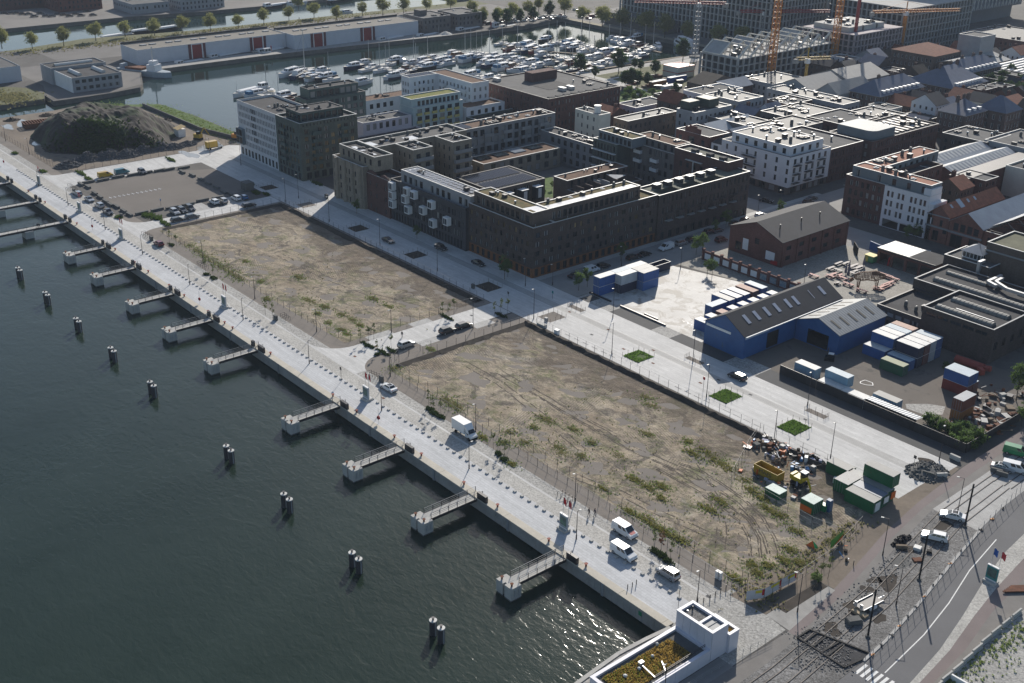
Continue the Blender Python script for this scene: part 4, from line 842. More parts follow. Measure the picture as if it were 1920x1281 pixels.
gable(T,-167.6,317.0,-156.8,385,0,8.0,11.6,MATS['brick_salmon'],m_zinc,'y',grid(319,384,10,2.2,[4],2.4),[(-166.6,.1,3.8,4.0,'g'),(-160.6,.1,3.0,4.0,'g'),(-166.2,5.4,1.6,2.4,'m'),(-164,5.4,1.6,2.4,'m'),(-161.7,5.4,1.6,2.4,'m'),(-159.6,5.4,1.6,2.2,'m')],.3)
m=M();m.box(-167.7,316.7,4.5,-156.6,316.97,5.1);obj('cornice',m,m_copg,T)
T=BL('roofless brick hall with bare dark roof trusses beside the zinc roofed hall',-152,345,'ruin')
block(T,-156.7,317.6,-145,385,0,7.6,MATS['brick_salmon'],m_brownd,m_copg,(),grid(-156,-146,3,2.0,[3.5],2.5),par=6.5)
for i in range(11):
    m=M();y=319+i*6;m.bar((-156.5,y,7.7),(-150.8,y,11.2),.25);m.bar((-150.8,y,11.2),(-145.2,y,7.7),.25);m.bar((-156.5,y,7.8),(-145.2,y,7.8),.15);obj('truss',m,m_met,T)
m=M();m.quad((-156.7,322,8.3),(-151,322,11.6),(-151,385,11.6),(-156.7,385,8.3));obj('roof',m,m_zinc,T)
T=BL('twin depot halls with pale ribbed skylight roofs beyond the orange-red roofed block',-190,372,'depot')
for k,(x0,x1)in enumerate(((-211,-201),(-200.9,-191))):
    gable(T,x0,360,x1,402,0,8.6,10.6,b_red,m_zinc,'y',(),(),.1)
    for j in range(17):
        for s in(-1,1):
            m=M();xc=(x0+x1)/2;m.add(((xc+s*.6,361+j*2.3,10.62),(xc+s*3.6,361+j*2.3,9.42),(xc+s*3.6,362.2+j*2.3,9.42),(xc+s*.6,362.2+j*2.3,10.62)),((0,1,2,3)if s>0 else(3,2,1,0),));obj('roof_light',m,m_cop,T)
m=M();m.box(-191,356,0,-185,402,9.6);obj('wall',m,b_red,T);m=M();m.box(-191.4,355.6,9.6,-184.6,402,9.8);obj('coping',m,m_copd,T)
T=BL('small depot office with cream parapet and dark flat roof ending the ribbed halls',-184,392,'house');block(T,-184.4,380,-176,398,0,10.4,b_cream,m_tar,m_cop,grid(381,397,4,1.2,[6,3],1.6),(),par=.5);vents(T,-184,381,-177,396,10,5,50,1.4)
T=BL('brick warehouse with plain dark pitched roof standing in the middle of the yards',-196,277,'warehouse')
b_w=brick('brick_warehouse',(.17,.075,.06),.2)
gable(T,-206.4,261.4,-187.2,293.4,0,7.6,11.2,b_w,m_shed,'y',[(y,z,2.2,1.3,'m')for y in(263.6,269.6,275.6,281.6,287.6)for z in(4.6,1.6)],[(-204,1.0,2.2,2.6,'g'),(-197,4.6,1.6,1.8,'m')],.35)
for x,z,w_,h_,mt in((-201.2,1.8,2.0,3.4,m_white),(-192.6,1.2,3.2,2.6,m_white),(-190.6,.3,2.4,1.2,m_red)):m=M();m.box(x,261.28,z,x+w_,261.38,z+h_);obj('board',m,mt,T)
for y in(266,276,285):m=M();m.cyl(-192,y,9,10.9,.18,6);obj('roof_pipe',m,m_met,T)
for y in(262,268.6,274.6,280.6,286.6,293):m=M();m.box(-187.18,y-.3,0,-186.9,y+.3,7.3);obj('pilaster',m,b_w,T)
T=thing('brick_wall','brick yard wall of piers with graffiti panels beside the bright concrete yard','wall',(-190,244.6,0))
pts=[(-205.4,249),(-186,249.6),(-165,250.2)]
for i in range(12):
    x=-205.4+i*3.4;m=M();m.box(x-.3,248.6,0,x+.3,249.3,3.3);m.box(x-.4,248.5,3.3,x+.4,249.4,3.45);obj('pier',m,b_w,T)
    if i<11:m=M();m.box(x+.32,248.85,0,x+3.08,249.1,2.7);m.box(x+.32,248.8,2.7,x+3.08,249.15,2.85,0);obj('wall_panel',m,b_w,T);m=M();m.box(x+.6,248.78,.5,x+2.8,248.84,2.2);obj('graffiti_panel',m,mat('graffiti',(.3,.33,.34),.7,.4,1.6,4.,stain=((.12,.2,.25),1.4,.5))if i>5 else m_white,T)
T=BL('low open brick car shed with half pale ribbed, half dark flat roof',-162,292,'shed')
block(T,-172.4,287.4,-153.8,296.4,0,4.4,b_w,None,None,(),[(-171.6+i*4.5,.1,3.6,3.3,'x')for i in range(4)],par=0)
m=M();m.box(-172.6,287.2,4.4,-162.3,296.6,4.6);obj('roof',m,corrug('ribbed_pale',(.34,.35,.36),1.2,0,.5),T);m=M();m.box(-162.28,287.2,4.4,-153.6,296.6,4.62);obj('roof',m,m_tar,T)
m=M();m.box(-172,292,.05,-154.2,292.2,4.3);obj('back_wall',m,m_concd,T)
m=M();m.obox((-168.3,287.2,.3),.35,.5,2.6,0,0,.1);obj('red_banner',m,m_red,T)
m=M();m.box(-172.5,287,4.2,-153.7,287.19,4.75);obj('fascia',m,m_met,T)
T=BL('brown brick block with glass lantern cupola, grey hipped roof and fat silver duct',-145,291,'factory')
block(T,-151.2,286.2,-137.6,297.6,0,9,b_dark,m_roofg,m_cop,(),(),par=.4)
m=M();
for x in range(6):m.box(-147.6+x*1.1,289.0,9.0,-147.45+x*1.1,289.15,10.6)
for y in range(5):m.box(-142.2,289.0+y*1.3,9.0,-142.05,289.15+y*1.3,10.6)
m.box(-147.6,289,8.8,-142,295,9.1);m.box(-147.6,289,10.5,-142,289.2,10.8);m.box(-142.2,289.2,10.5,-142,295,10.8);obj('lantern_frame',m,m_framew,T)
m=M();m.box(-147.4,289.2,9.1,-142.25,294.9,10.5);obj('lantern_glass',m,m_glass,T);hip(T,-147.8,288.8,-141.8,295.4,10.75,12.8,m_zinc,'x',.3)
m=M();m.box(-140.9,285.2,5.6,-140.1,286.15,9.6);m.box(-140.9,285.2,9.6,-140.1,288,10.3);obj('silver_duct',m,m_metl,T)
T=BL('tall brown brick factory block with a flat mossy roof and pale cornice bands',-132,298,'factory')
block(T,-142.4,291.6,-122,306,0,14,b_brown,mat('roof_moss',(.13,.13,.08),.9,.25),m_cop,grid(292,305,3,1.2,[9,6],2.0),(),par=.4);m=M();m.box(-142.6,291.4,11.6,-121.8,306.2,12.0);obj('cornice',m,m_copg,T)
T=BL('brick factory hall with two long ribbed barrel skylights on its dark flat roof',-124,257,'factory')
def barrel(T,x0,y0,x1,y1,z,r):
    m=M();n=7;L=y1-y0;st=max(2,int((x1-x0)/.55))
    for i in range(st):
        a=x0+(x1-x0)*i/st;b=a+(x1-x0)/st*.96;k=r*(1.0 if i%2 else.93)
        for j in range(n):
            t0=PI*j/n;t1=PI*(j+1)/n;yc=(y0+y1)/2
            m.quad((a,yc-k*math.cos(t0),z+k*.75*math.sin(t0)),(b,yc-k*math.cos(t0),z+k*.75*math.sin(t0)),(b,yc-k*math.cos(t1),z+k*.75*math.sin(t1)),(a,yc-k*math.cos(t1),z+k*.75*math.sin(t1)))
    for x in(x0,x1):m.add([(x,(y0+y1)/2-r*math.cos(PI*j/n),z+r*.75*math.sin(PI*j/n))for j in range(n+1)],(tuple(range(n+1))if x==x0 else tuple(range(n,-1,-1)),))
    obj('barrel_skylight',m,mat('barrel_glass',(.20,.20,.185),.6,.15),T)
block(T,-134.4,248.6,-115.6,265.2,0,9,b_dark,m_tar,m_copg,grid(249,265,4,1.6,[3],2.2),[(-133.6+i*3.4,7.0,2.9,.8,'g')for i in range(5)],par=.6)
barrel(T,-132.6,251.0,-117.6,253.4,8.4,1.2);barrel(T,-132.6,258.2,-117.6,260.6,8.4,1.2);m=M();m.box(-129,254.6,8.42,-119,254.9,8.6);obj('duct',m,m_metl,T)
T=BL('rear factory hall with a barrel skylight and silver roof ducts',-128,275,'factory')
block(T,-148.4,267.2,-112,284,0,7.4,b_dark,m_tar,m_copg,(),(),par=.5)
barrel(T,-145,270.6,-120,273.2,7.0,1.2);barrel(T,-145.6,278,-134,280,7.0,.9)
for a,b in(((-134,286,8),(-134,279,8)),((-134,279,8),(-131,277.8,8)),((-132.6,284,8.2),(-132.4,280,8.2)),((-132.4,280,8.2),(-128,277.6,8.2)),((-128,277.6,8.2),(-121,277.6,8.2))):m=M();m.bar(a,b,.8,.8);obj('silver_duct',m,m_metl,T)
vents(T,-126,276,-120,282,6.9,3,52,1.4)
T=BL('low flat roofed brick office beside the barrel skylight hall',-141,258,'office building')
block(T,-147.4,249.4,-134.8,266.8,0,5,b_dark,m_tar,m_copd,(),grid(-147,-135,5,1.9,[2.6,.5],1.2,'gcB'),par=.5);vents(T,-146,252,-137,258,4.5,3,53)
T=BL('long brown factory building at the right edge behind the halls',-105,286,'factory');block(T,-121.8,284.2,-60,330,0,9.6,b_brown,m_roofg,m_copg,(),grid(-121,-62,12,1.6,[5],2.0),par=.4);vents(T,-118,288,-80,320,9.2,12,54,1.5)
m_blue=corrug('cladding_blue',(.025,.10,.27),.35,0,.5,var=.12,stain=((.05,.10,.18),.5,.6));m_blue2=corrug('cladding_blue2',(.04,.105,.24),.35,1,.5,var=.12)
T=BL('dark blue clad shed with black gable roof, small skylights and white sign strip',-160,223,'shed')
gable(T,-166.4,204.6,-154.2,243.4,0,6.0,9.6,m_blue,m_shed,'y',[(213.6,.1,4.6,4.2,'x')],(),.3)
m=M();m.box(-154.7,213.4,.05,-154.6,218.6,4.5);obj('doorway',m,m_black,T)
for i,y in enumerate((208.6,212.4,216.3,220.2,224.6,227.7,234.5,238.5)):
    m=M();k=3.6/6.1;x0,x1=-158.7,-156.3;z=lambda x:9.6-(x+160.3)*k+.24
    w_=.25 if i==6 else 1.1
    m.add(((x0,y,z(x0)),(x1,y,z(x1)),(x1,y+w_,z(x1)),(x0,y+w_,z(x0))),((0,1,2,3),));obj('skylight',m,mat('skylight_plastic',(.42,.44,.5),.3,.08),T)
m=M();m.box(-165.8,204.42,5.1,-158.2,204.56,5.7);obj('sign_board',m,m_white,T)
m=M();m.box(-154.16,205,5.0,-154.0,214,5.55);obj('sign_board',m,mat('sign_pale_blue',(.4,.45,.55),.6,.1),T)
m=M();m.box(-154.0,204.8,5.62,-153.6,243,5.86);obj('gutter',m,m_white,T)
def text(body,size,loc,rx,rz,mt,parent=None,label=None,name='lettering',ext=.01,align='CENTER',squash=1):
    c=bpy.data.curves.new(name,'FONT');c.body=body;c.size=size;c.extrude=ext;c.align_x=align;c.align_y='CENTER';c.materials.append(mt)
    o=bpy.data.objects.new(name,c);COL.objects.link(o);dg=bpy.context.evaluated_depsgraph_get();me=bpy.data.meshes.new_from_object(o.evaluated_get(dg));bpy.data.objects.remove(o)
    L=Vector(loc);L=L-parent.location if parent else L
    o=link(name,me,parent,L);o.rotation_euler=(rx,0,rz);o.scale=(squash,1,1);o['kind']='stuff'
    return o
m_ink=mat('ink_dark',(.03,.035,.05),.7,.05)
T=BL('lower blue clad workshop with a pale grey ribbed gable roof and an open black doorway',-148,234,'shed')
gable(T,-154.0,224.6,-141.4,244.2,0,5.2,7.6,m_blue,corrug('ribbed_grey',(.19,.205,.215),.9,1,.45,metal=.2),'y',(),[(-150.4,.1,6.2,3.9,'x')],.3)
m=M();m.box(-153,232,.05,-142.4,232.2,4.2);obj('back_wall',m,m_black,T)
for i in range(5):m=M();k=2.4/6.3;z=lambda x:7.6-(x+147.7)*k+.24;y=226.6+i*3.5;m.add(((-145.8,y,z(-145.8)),(-142.8,y,z(-142.8)),(-142.8,y+.7,z(-142.8)),(-145.8,y+.7,z(-145.8))),((0,1,2,3),));obj('roof_light',m,mat('roof_light_brown',(.10,.09,.07),.5,.2),T)
for i in range(5):m=M();k=2.4/6.3;z=lambda x:7.6+(x+147.7)*k+.24;y=227+i*3.3;m.add(((-152.4,y,z(-152.4)),(-149,y,z(-149)),(-149,y+.6,z(-149)),(-152.4,y+.6,z(-152.4))),((0,1,2,3),));obj('roof_light',m,MATS['roof_light_brown'],T)
def misc(label,x0,y0,x1,y1,z,wm,rm,seed,cat='apartment block',n=8,cols=None,fl=None,par=.4,cm=None,k='gcg',up=None):
    T=BL(label,(x0+x1)/2,(y0+y1)/2,cat);fl=fl or[z-3.4-2.9*i for i in range(int((z-1)/2.9))]
    nx=max(2,int((y1-y0)/2.6));ny=max(2,int((x1-x0)/2.6))
    block(T,x0,y0,x1,y1,0,z,wm,rm,cm or m_cop,grid(y0+.3,y1-.3,cols or nx,1.1,fl,1.6,k,.2,seed,.08),grid(x0+.3,x1-.3,cols or ny,1.1,fl,1.6,k,.2,seed+1,.08),par=par)
    vents(T,x0+.5,y0+.5,x1-.5,y1-.5,z-par,n,seed,1.2)
    return T
T=misc('tall pale house with a dark green mansard top behind the courtyard row',-304,344,-294.4,366,12.4,b_grend,m_rooflt,60,'house',3)
m=M();m.prism([(-304,346),(-299.4,346),(-299.4,352),(-304,352)],12.4,15.4);m.prism([(-304,355),(-297,355),(-297,361),(-304,361)],12.4,15.6);obj('mansard',m,mat('mansard_green',(.05,.07,.06),.6,.2),T)
misc('grey rendered flat roofed block between park and white glazed roof',-317,376,-299,392,11.6,b_grend,m_rooflt,62,n=10);misc('long white two storey house in front of the grey concrete frame',-331,378,-318,402,10.4,b_white,m_roofg,64,'house',3);misc('long beige brick terrace with six metal roof vents in a row',-299,352,-274,366,10,b_grey,m_rooflt,66,n=12,k='gg')
misc('brown brick row house with blank side wall behind the green-grey block',-317,322,-309,350,9.4,b_brown,m_rooflt,68,'house',4);misc('low white roofed shop behind the tall narrow white house',-341,348,-330,368,7,b_lilac,m_roofg,70,'shop',4)
T=BL('red tiled house with steep gable behind the tall narrow white house',-324,330,'house');gable(T,-332,322,-322,338,0,7,11,b_redd,b_tile,'x',grid(323,337,4,1,[4],1.5),(),.3);chimney(T,-324,330,9,12.4)
T=BL('red brick gabled house with a tall central window facing the courtyard',-279,334,'house')
block(T,-288,326.6,-271.6,338,0,10.2,b_red,m_roofg,m_cop,(),[(-286.6,6.4,1.6,2.0,'m'),(-281.6,4.6,2.8,4.2,'m'),(-275.4,6.4,1.6,2.0,'m')],par=.3);m=M();m.box(-283.6,326.6,10.2,-276,327,12.2);m.box(-281.6,326.6,12.2,-278,327,12.9);obj('gable',m,b_red,T)
T=BL('pair of workshops with pale translucent gable roofs behind the red brick gable',-284,350,'workshop');gable(T,-292,340,-280,366,0,7,10.4,b_grend,mat('translucent_roof',(.40,.43,.44),.35,.12,spec=.7),'y',(),(),.2)
gable(T,-279.9,342,-270,366,0,7,10.2,b_grend,m_zinc,'y',(),(),.2)
T=BL('white sided hip roofed workshop beside the courtyard row',-283,318,'workshop');block(T,-292,310,-278,322,0,6,b_white,None,None,(),(),par=0);hip(T,-292,310,-278,322,6,9,MATS['translucent_roof'])
T=BL('black mansard roofed house with narrow white front beside the white balcony block',-264,332,'house');block(T,-269.6,325.6,-262.6,340,0,9,b_white,None,None,(),[(-268.6,z,2.2,2.2,'m')for z in(6,3,.4)],par=0);hip(T,-269.6,325.6,-262.6,340,9,12.2,m_shed,'y',.1)
T=misc('large grey block with white roof deck, silver ducts and white end wall',-313,412,-273.4,424,10,b_grend,m_rooflt,72,'office building',16,k='gg')
T=misc('dark terrace row with black rooftop boxes left of the white roof deck',-286,374,-268,400,10.6,b_grey,m_rooflt,74,n=14);misc('brick rear row with flat bitumen roof beyond the dark terrace',-300,396,-288,411,9.6,b_redd,m_roofg,76,n=8)
misc('pale roofed warehouse row beside the historic customs halls',-268,408,-250,424,9,b_brown,m_rooflt,78,n=10);misc('brown brick block beneath the slate blue roofs',-268,380,-250,402,11,b_redd,m_roofg,80,n=10)
misc('dark brick housing row on the far right street',-222,402,-204,420,10.6,b_dark,m_roofg,82,n=8);misc('grey apartment row with roof terrace at far right',-206,404,-186,430,11,b_grend,m_roofg,84,n=9);misc('red brick house row behind the depot halls',-184,402,-160,424,9.6,b_red,m_roofg,86,n=8)
misc('plain grey tower block at the right edge of the view',-182,432,-160,452,15.5,b_brown,m_roofg,88,n=6);misc('low cream roofed depot building right of the halls',-176,386,-150,400,7.6,b_cream,m_roofg,90,'depot',8)
T=BL('red tiled white gabled house among the far right rooftops',-202,442,'house');gable(T,-210,434,-196,452,0,8,12.4,b_white,b_tile,'y',(),(),.3)
def historic(label,x0,y0,x1,y1,ze,zr,ax,seed,nd):
    T=BL(label,(x0+x1)/2,(y0+y1)/2,'warehouse');b=brick('brick_customs',(.125,.09,.08),.2)
    block(T,x0,y0,x1,y1,0,ze,b,None,None,grid(y0+.5,y1-.5,int((y1-y0)/2.1),1.0,[ze-2.6,ze-5.6,ze-8.6],1.8,'ccg',.1,seed),grid(x0+.5,x1-.5,int((x1-x0)/2.3),1.0,[ze-2.6,ze-5.6,ze-8.6],1.8,'ccg',.1,seed),par=0,fm=m_framew)
    hip(T,x0,y0,x1,y1,ze,zr,m_slate,ax,.5,.8)
    m=M();ring(m,x0-.4,y0-.4,x1+.4,y1+.4,ze-.25,.5,.3);obj('cornice',m,m_copg,T)
    hw=(x1-x0)/2
    for i in range(nd):
        y=y0+4+(y1-y0-8)*i/max(1,nd-1);m=M();m.box(x1-2.0,y-.7,ze+.2,x1-.5,y+.7,ze+1.7);m.box(x1-2.1,y-.8,ze+1.7,x1-.4,y+.8,ze+1.85);obj('dormer',m,m_framew,T)
    for y in(y0+(y1-y0)*.3,y0+(y1-y0)*.6,y0+(y1-y0)*.8):chimney(T,(x0+x1)/2-1,y,zr-1.5,zr+1.2,b)
    return T
historic('slate roofed brick customs hall nearest the long white roof deck',-288,438,-273,472,10,15.4,'y',91,9)
historic('slate roofed brick customs hall with the tallest hipped roof, in the middle of the three',-286,478,-262,506,10,17,'y',92,9)
historic('slate roofed brick customs hall farthest back, running behind the tallest one',-288,507,-274,540,11,16,'y',93,8)
T=historic('turreted slate roofed brick customs house nearest the viewer',-242,432,-230,448,11,16,'x',94,3);hip(T,-235,449,-222,462,11,16.4,m_slate,'x',.3,.9);block(T,-235,449,-222,462,0,11,MATS['brick_customs'],None,None,grid(449.5,461.5,5,1.2,[7.6,4,1],2.2,'cg'),grid(-234.5,-222.5,4,1.1,[7.6,4,1],2.2,'cg'),par=0,fm=m_framew)
historic('small slate roofed brick customs annex at the right edge',-214,462,-200,476,8,12.4,'y',95,3);historic('slate roofed lodge half hidden by the round trees',-204,478,-188,492,7,11,'y',96,2)
T=BL('pair of wide pale grey corrugated gable sheds in front of the customs halls',-306,430,'shed')
for x0,x1,y0,y1 in((-318,-300,426,452),(-299.8,-288.6,430,456),(-322,-300,456,486)):gable(T,x0,y0,x1,y1,0,9,13,b_grend,corrug('ribbed_beige',(.27,.265,.25),.9,1,.7),'y',(),(),.3)
T=BL('brown brick mansard roofed building with white dormers behind the customs halls',-310,536);block(T,-324,524,-300,548,0,13,b_brown,None,None,grid(525,547,9,1,[9.6,6.4,3.2],1.8,'cg'),grid(-323,-301,10,1,[9.6,6.4,3.2],1.8,'cg'),par=0,fm=m_framew);hip(T,-324,524,-300,548,13,17,b_tile,'x')
T=BL('white rendered stair tower house behind the brown mansard building',-302,562,'house');block(T,-306,554,-294,568,0,20,b_grend,m_roofg,m_cop,(),(),par=.4)
misc('dark red brick warehouse block at the far right with flat roof',-330,600,-292,640,13,b_redd,m_rooflt,97,'warehouse',14);misc('very dark brick warehouse at the far right edge',-290,596,-250,640,15,b_dark,m_roofg,98,'warehouse',10);misc('long dark brick block under the far right street',-250,560,-210,600,12,b_redd,m_roofg,99,'warehouse',10)
misc('dark brick hall row at right beyond the trees',-246,520,-222,552,12,b_dark,m_rooflt,100,'warehouse',8)
T=BL('brick sports hall with a roof of bright white skylight strips at the right edge',-274,555,'hall');block(T,-282,540,-256,578,0,9,b_redd,m_tar,m_copd,grid(541,577,12,1.4,[5],2.2),grid(-281,-257,9,1.4,[5],2.2),par=.2)
for i in range(8):m=M();m.box(-281+i*3.2,541,8.9,-279.6+i*3.2,577,9.5);obj('roof_light',m,m_white,T)
T=BL('low hall with a wide pale speckled roof and four black vents',-292,552,'hall');gable(T,-304,528,-284,568,0,9,11.4,b_brown,mat('roof_pale_speckled',(.36,.36,.35),.8,.15,.8),'y',(),(),.3);vents(T,-292,552,-286,566,10,4,101,1.6)
T=BL('huge grey block wrapped in a white diamond lattice facade at the top right edge',-420,690,'office building')
m=M();m.box(-470,650,8,-380,760,60);m.box(-466,654,0,-384,756,8);obj('wall',m,mat('facade_slategrey',(.14,.155,.175),.6,.1),T)
m=M();st=4.4;hz=6.6
y=650.0;k=0
while y<758:
    for s in(-1,1):
        z=9.0
        while z<55:
            a=(-379.7,y+(0 if(int((z-9)/hz)%2==0)==(s>0)else st/2),z);b=(-379.7,y+(st/2 if(int((z-9)/hz)%2==0)==(s>0)else 0),z+hz);m.bar(a,b,.35,.5);z+=hz
    y+=st
x=-470.0
while x<-382:
    for s in(-1,1):
        z=9.0
        while z<55:
            a=(x+(0 if(int((z-9)/hz)%2==0)==(s>0)else st/2),649.7,z);b=(x+(st/2 if(int((z-9)/hz)%2==0)==(s>0)else 0),649.7,z+hz);m.bar(a,b,.35,.5);z+=hz
    x+=st
o=obj('lattice',m,m_cop,T);o['kind']='stuff'
def frame_block(T,x0,y0,x1,y1,nf,fh,bx,by,mt,gl,z0=0,solidw=.35):
    for k in range(nf):
        z=z0+k*fh;m=M();m.box(x0,y0,z+fh-.5,x1,y1,z+fh);obj('floor_slab',m,mt,T)
    m=M()
    n=int((y1-y0)/by)
    for i in range(n+1):y=y0+(y1-y0-.8)*i/n;m.box(x1-.9,y,z0,x1-.02,y+.8,z0+nf*fh-.5)
    n=int((x1-x0)/bx)
    for i in range(n+1):x=x0+(x1-x0-.8)*i/n;m.box(x,y0+.02,z0,x+.8,y0+.9,z0+nf*fh-.5)
    o=obj('pillars',m,mt,T);o['kind']='stuff'
    m=M();m.box(x0+1.2,y0+1.2,z0,x1-1.2,y1-.2,z0+nf*fh-.6);obj('dark_interior',m,gl,T)
m_cf=mat('concrete_frame',(.36,.36,.35),.85,.12);m_cin=mat('interior_shade',(.05,.06,.07),.5,.4,.15,.6)
T=BL('long grey concrete office building with stacked window bands behind the quay trees',-450,560,'office building')
frame_block(T,-520,528,-404,580,8,3.6,3.0,3.0,m_cf,m_cin)
T2=BL('second grey concrete office wing rising at the top edge behind the cranes',-370,620,'office building');frame_block(T2,-400,574,-348,640,7,3.6,3.2,3.2,m_cf,m_cin)
T3=BL('low hall with yellow and black checked canopy beneath the concrete office',-500,522,'hall');m=M();m.box(-520,516,0,-470,527,7);obj('wall',m,m_concd,T3)
for i in range(20):
    for j in range(2):m=M();m.box(-519+i*2.5+j*1.1,515.8,4+j*1.3,-517.9+i*2.5+j*1.1,515.98,5.2+j*1.3);obj('yellow_panel',m,mat('panel_yellow',(.45,.42,.25),.6,.1),T3)
T=BL('pinkish gridded apartment building with scaffolded cluttered roof beside the red crane',-358,538)
frame_block(T,-374,517,-341.4,560,6,3.0,3.0,3.0,mat('facade_pink',(.34,.30,.31),.8,.1),m_cin);m=M();m.box(-370,521,18,-348,552,20.4);obj('roof_house',m,m_concl,T);vents(T,-372,519,-343,556,18,26,102,1.8);vents(T,-369,522,-349,550,20.4,12,103,1.4)
T=BL('unfinished concrete frame building crowned by a row of triangular sawtooth roof frames',-330,440,'building site')
frame_block(T,-375,438,-351,514,4,3.35,4.0,4.2,m_cf,m_cin)
m_cl2=mat('concrete_new',(.66,.62,.54),.8,.1)
for i in range(8):
    y=439.0+i*9.2;x0,x1=(-374,-352)
    for x in(x0,(x0+x1)/2,x1):
        m=M();m.bar((x,y,13.4),(x,y+7.2,18.6),.8,.8);m.bar((x,y+7.2,18.6),(x,y+9.2,15.4),.6,.6);m.bar((x,y+7.2,13.4),(x,y+7.2,18.6),.4);m.bar((x,y+3.6,13.4),(x,y+3.6,16),.3);obj('sawtooth_frame',m,m_cl2,T)
    m=M();m.bar((x0,y+7.2,18.6),(x1,y+7.2,18.6),.4);m.bar((x0,y,13.7),(x1,y,13.7),.4);obj('roof_beam',m,m_cl2,T)
    if i in(0,2,6):m=M();m.quad((x0,y,13.7),((x0+x1)/2,y,13.7),((x0+x1)/2,y+7.2,18.5),(x0,y+7.2,18.5));obj('roof_slab',m,m_cf,T)
vents(T,-374,440,-353,512,13.4,30,104,1.6)
T=BL('dark gabled brick sheds in front of the unfinished sawtooth frame',-345,410,'shed')
gable(T,-352,404,-340,426,0,7,10.5,b_brown,m_brownd,'x',(),(),.2);gable(T,-339.8,404,-330,424,0,7,10,b_redd,m_zinc,'y',(),(),.2)
misc('pale two storey site building below the left orange crane',-340,428,-322,452,8,b_grend,m_rooflt,140,'house',8)
T=BL('stacked cream and red striped site offices beside the park path',-384,436,'site office')
for i in range(2):
    for j in range(2):m=M();m.box(-391+i*.1,430+j*6.2,i*2.8,-381,436+j*6.2,i*2.8+2.7);obj('cabin',m,b_cream,T);m=M();m.box(-391.1,429.9+j*6.2,i*2.8+2.5,-380.9,436.1+j*6.2,i*2.8+2.72);obj('red_band',m,m_red,T)
def lattice(m,a,b,w_,n,r=.12,tri=False):
    a=Vector(a);b=Vector(b);d=(b-a);ax=d.normalized();s=ax.orthogonal().normalized()
    if abs(ax.z)<.9:s=Vector((0,0,1)).cross(ax).normalized()
    else:s=Vector((1,0,0))
    t=ax.cross(s).normalized();cs=[s*w_/2+t*w_/2,-s*w_/2+t*w_/2,-s*w_/2-t*w_/2,s*w_/2-t*w_/2]
    for c in cs:m.bar(a+c,b+c,r*2)
    for i in range(n):
        p=a+d*i/n;q=a+d*(i+1)/n
        for k in range(4):m.bar(p+cs[k],q+cs[(k+1)%4],r*1.3);m.bar(p+cs[k],p+cs[(k+1)%4],r*1.3)
m_or=mat('crane_orange',(.58,.23,.04),.55,.1);m_gr=mat('crane_grey',(.33,.34,.35),.5,.1);m_rd=mat('crane_red',(.32,.05,.05),.55,.1);m_yl=mat('crane_yellow',(.45,.30,.04),.55,.1)
def crane(label,x,y,h,mm,jm,w_,jib=None,jl=30,ja=0,cl=10,rr=.14):
    T=thing('tower_crane',label,'tower crane',(x,y,0),group='tower cranes over the building sites')
    m=M();lattice(m,(x,y,0),(x,y,h),w_,int(h/w_),rr);o=obj('mast',m,mm,T);o['kind']='stuff'
    m=M();m.box(x-w_,y-w_,0,x+w_,y+w_,.8);obj('base',m,m_conc,T)
    if jib:
        d=Vector((math.cos(ja),math.sin(ja),0));m=M();lattice(m,Vector((x,y,h))+d*1,Vector((x,y,h))+d*jl,1.3,int(jl/1.6),rr*.7);o=obj('jib',m,jm,T);o['kind']='stuff'
        m=M();lattice(m,Vector((x,y,h)),Vector((x,y,h))-d*cl,1.3,int(cl/1.6),rr*.7);o=obj('counter_jib',m,jm,T);o['kind']='stuff'
        m=M();q=Vector((x,y,h))-d*cl;m.box(q.x-1,q.y-1,h-2.2,q.x+1,q.y+1,h-.2);obj('counterweight',m,m_conc,T);m=M();m.box(x-1,y-1,h-2.4,x+1,y+1,h-.2);obj('cab',m,m_white,T)
        m=M();t=Vector((x,y,h+5));m.bar((x,y,h),t,.4);m.bar(t,Vector((x,y,h))+d*jl*.7,.12);m.bar(t,Vector((x,y,h))-d*cl*.9,.12);obj('top_stay',m,jm,T)
    return T
p=G(1303,108);crane('grey lattice tower crane with a red and white jib beside the marina corner',p.x,p.y,28.5,m_gr,m_rd,2.2,True,34,math.atan2(-26,-25),14)
p=G(1425,90);crane('thin grey lattice tower crane with red jib behind the sawtooth frames',p.x,p.y,20,m_gr,m_rd,1.6,True,38,math.atan2(30,20),14)
p=G(1443,158);crane('thick orange lattice crane mast rising out of the top edge, the left one',p.x,p.y,60,m_or,m_or,2.6)
p=G(1560,130);crane('thick orange lattice crane mast rising out of the top edge, the right one',p.x,p.y,66,m_or,m_or,2.6)
p=G(1595,126);crane('slim red crane mast beside the pinkish gridded building',p.x,p.y,60,m_rd,m_rd,1.0)
p=G(1508,165);crane('small yellow crane standing on the roofs before the customs halls',p.x,p.y,14,m_yl,m_yl,.9,True,12,math.atan2(20,10),6,.1)
p=G(1686,110);crane('slim orange crane with a rising jib near the diamond lattice facade',p.x,p.y,25,m_or,m_or,1.2,True,32,math.atan2(40,20),20)
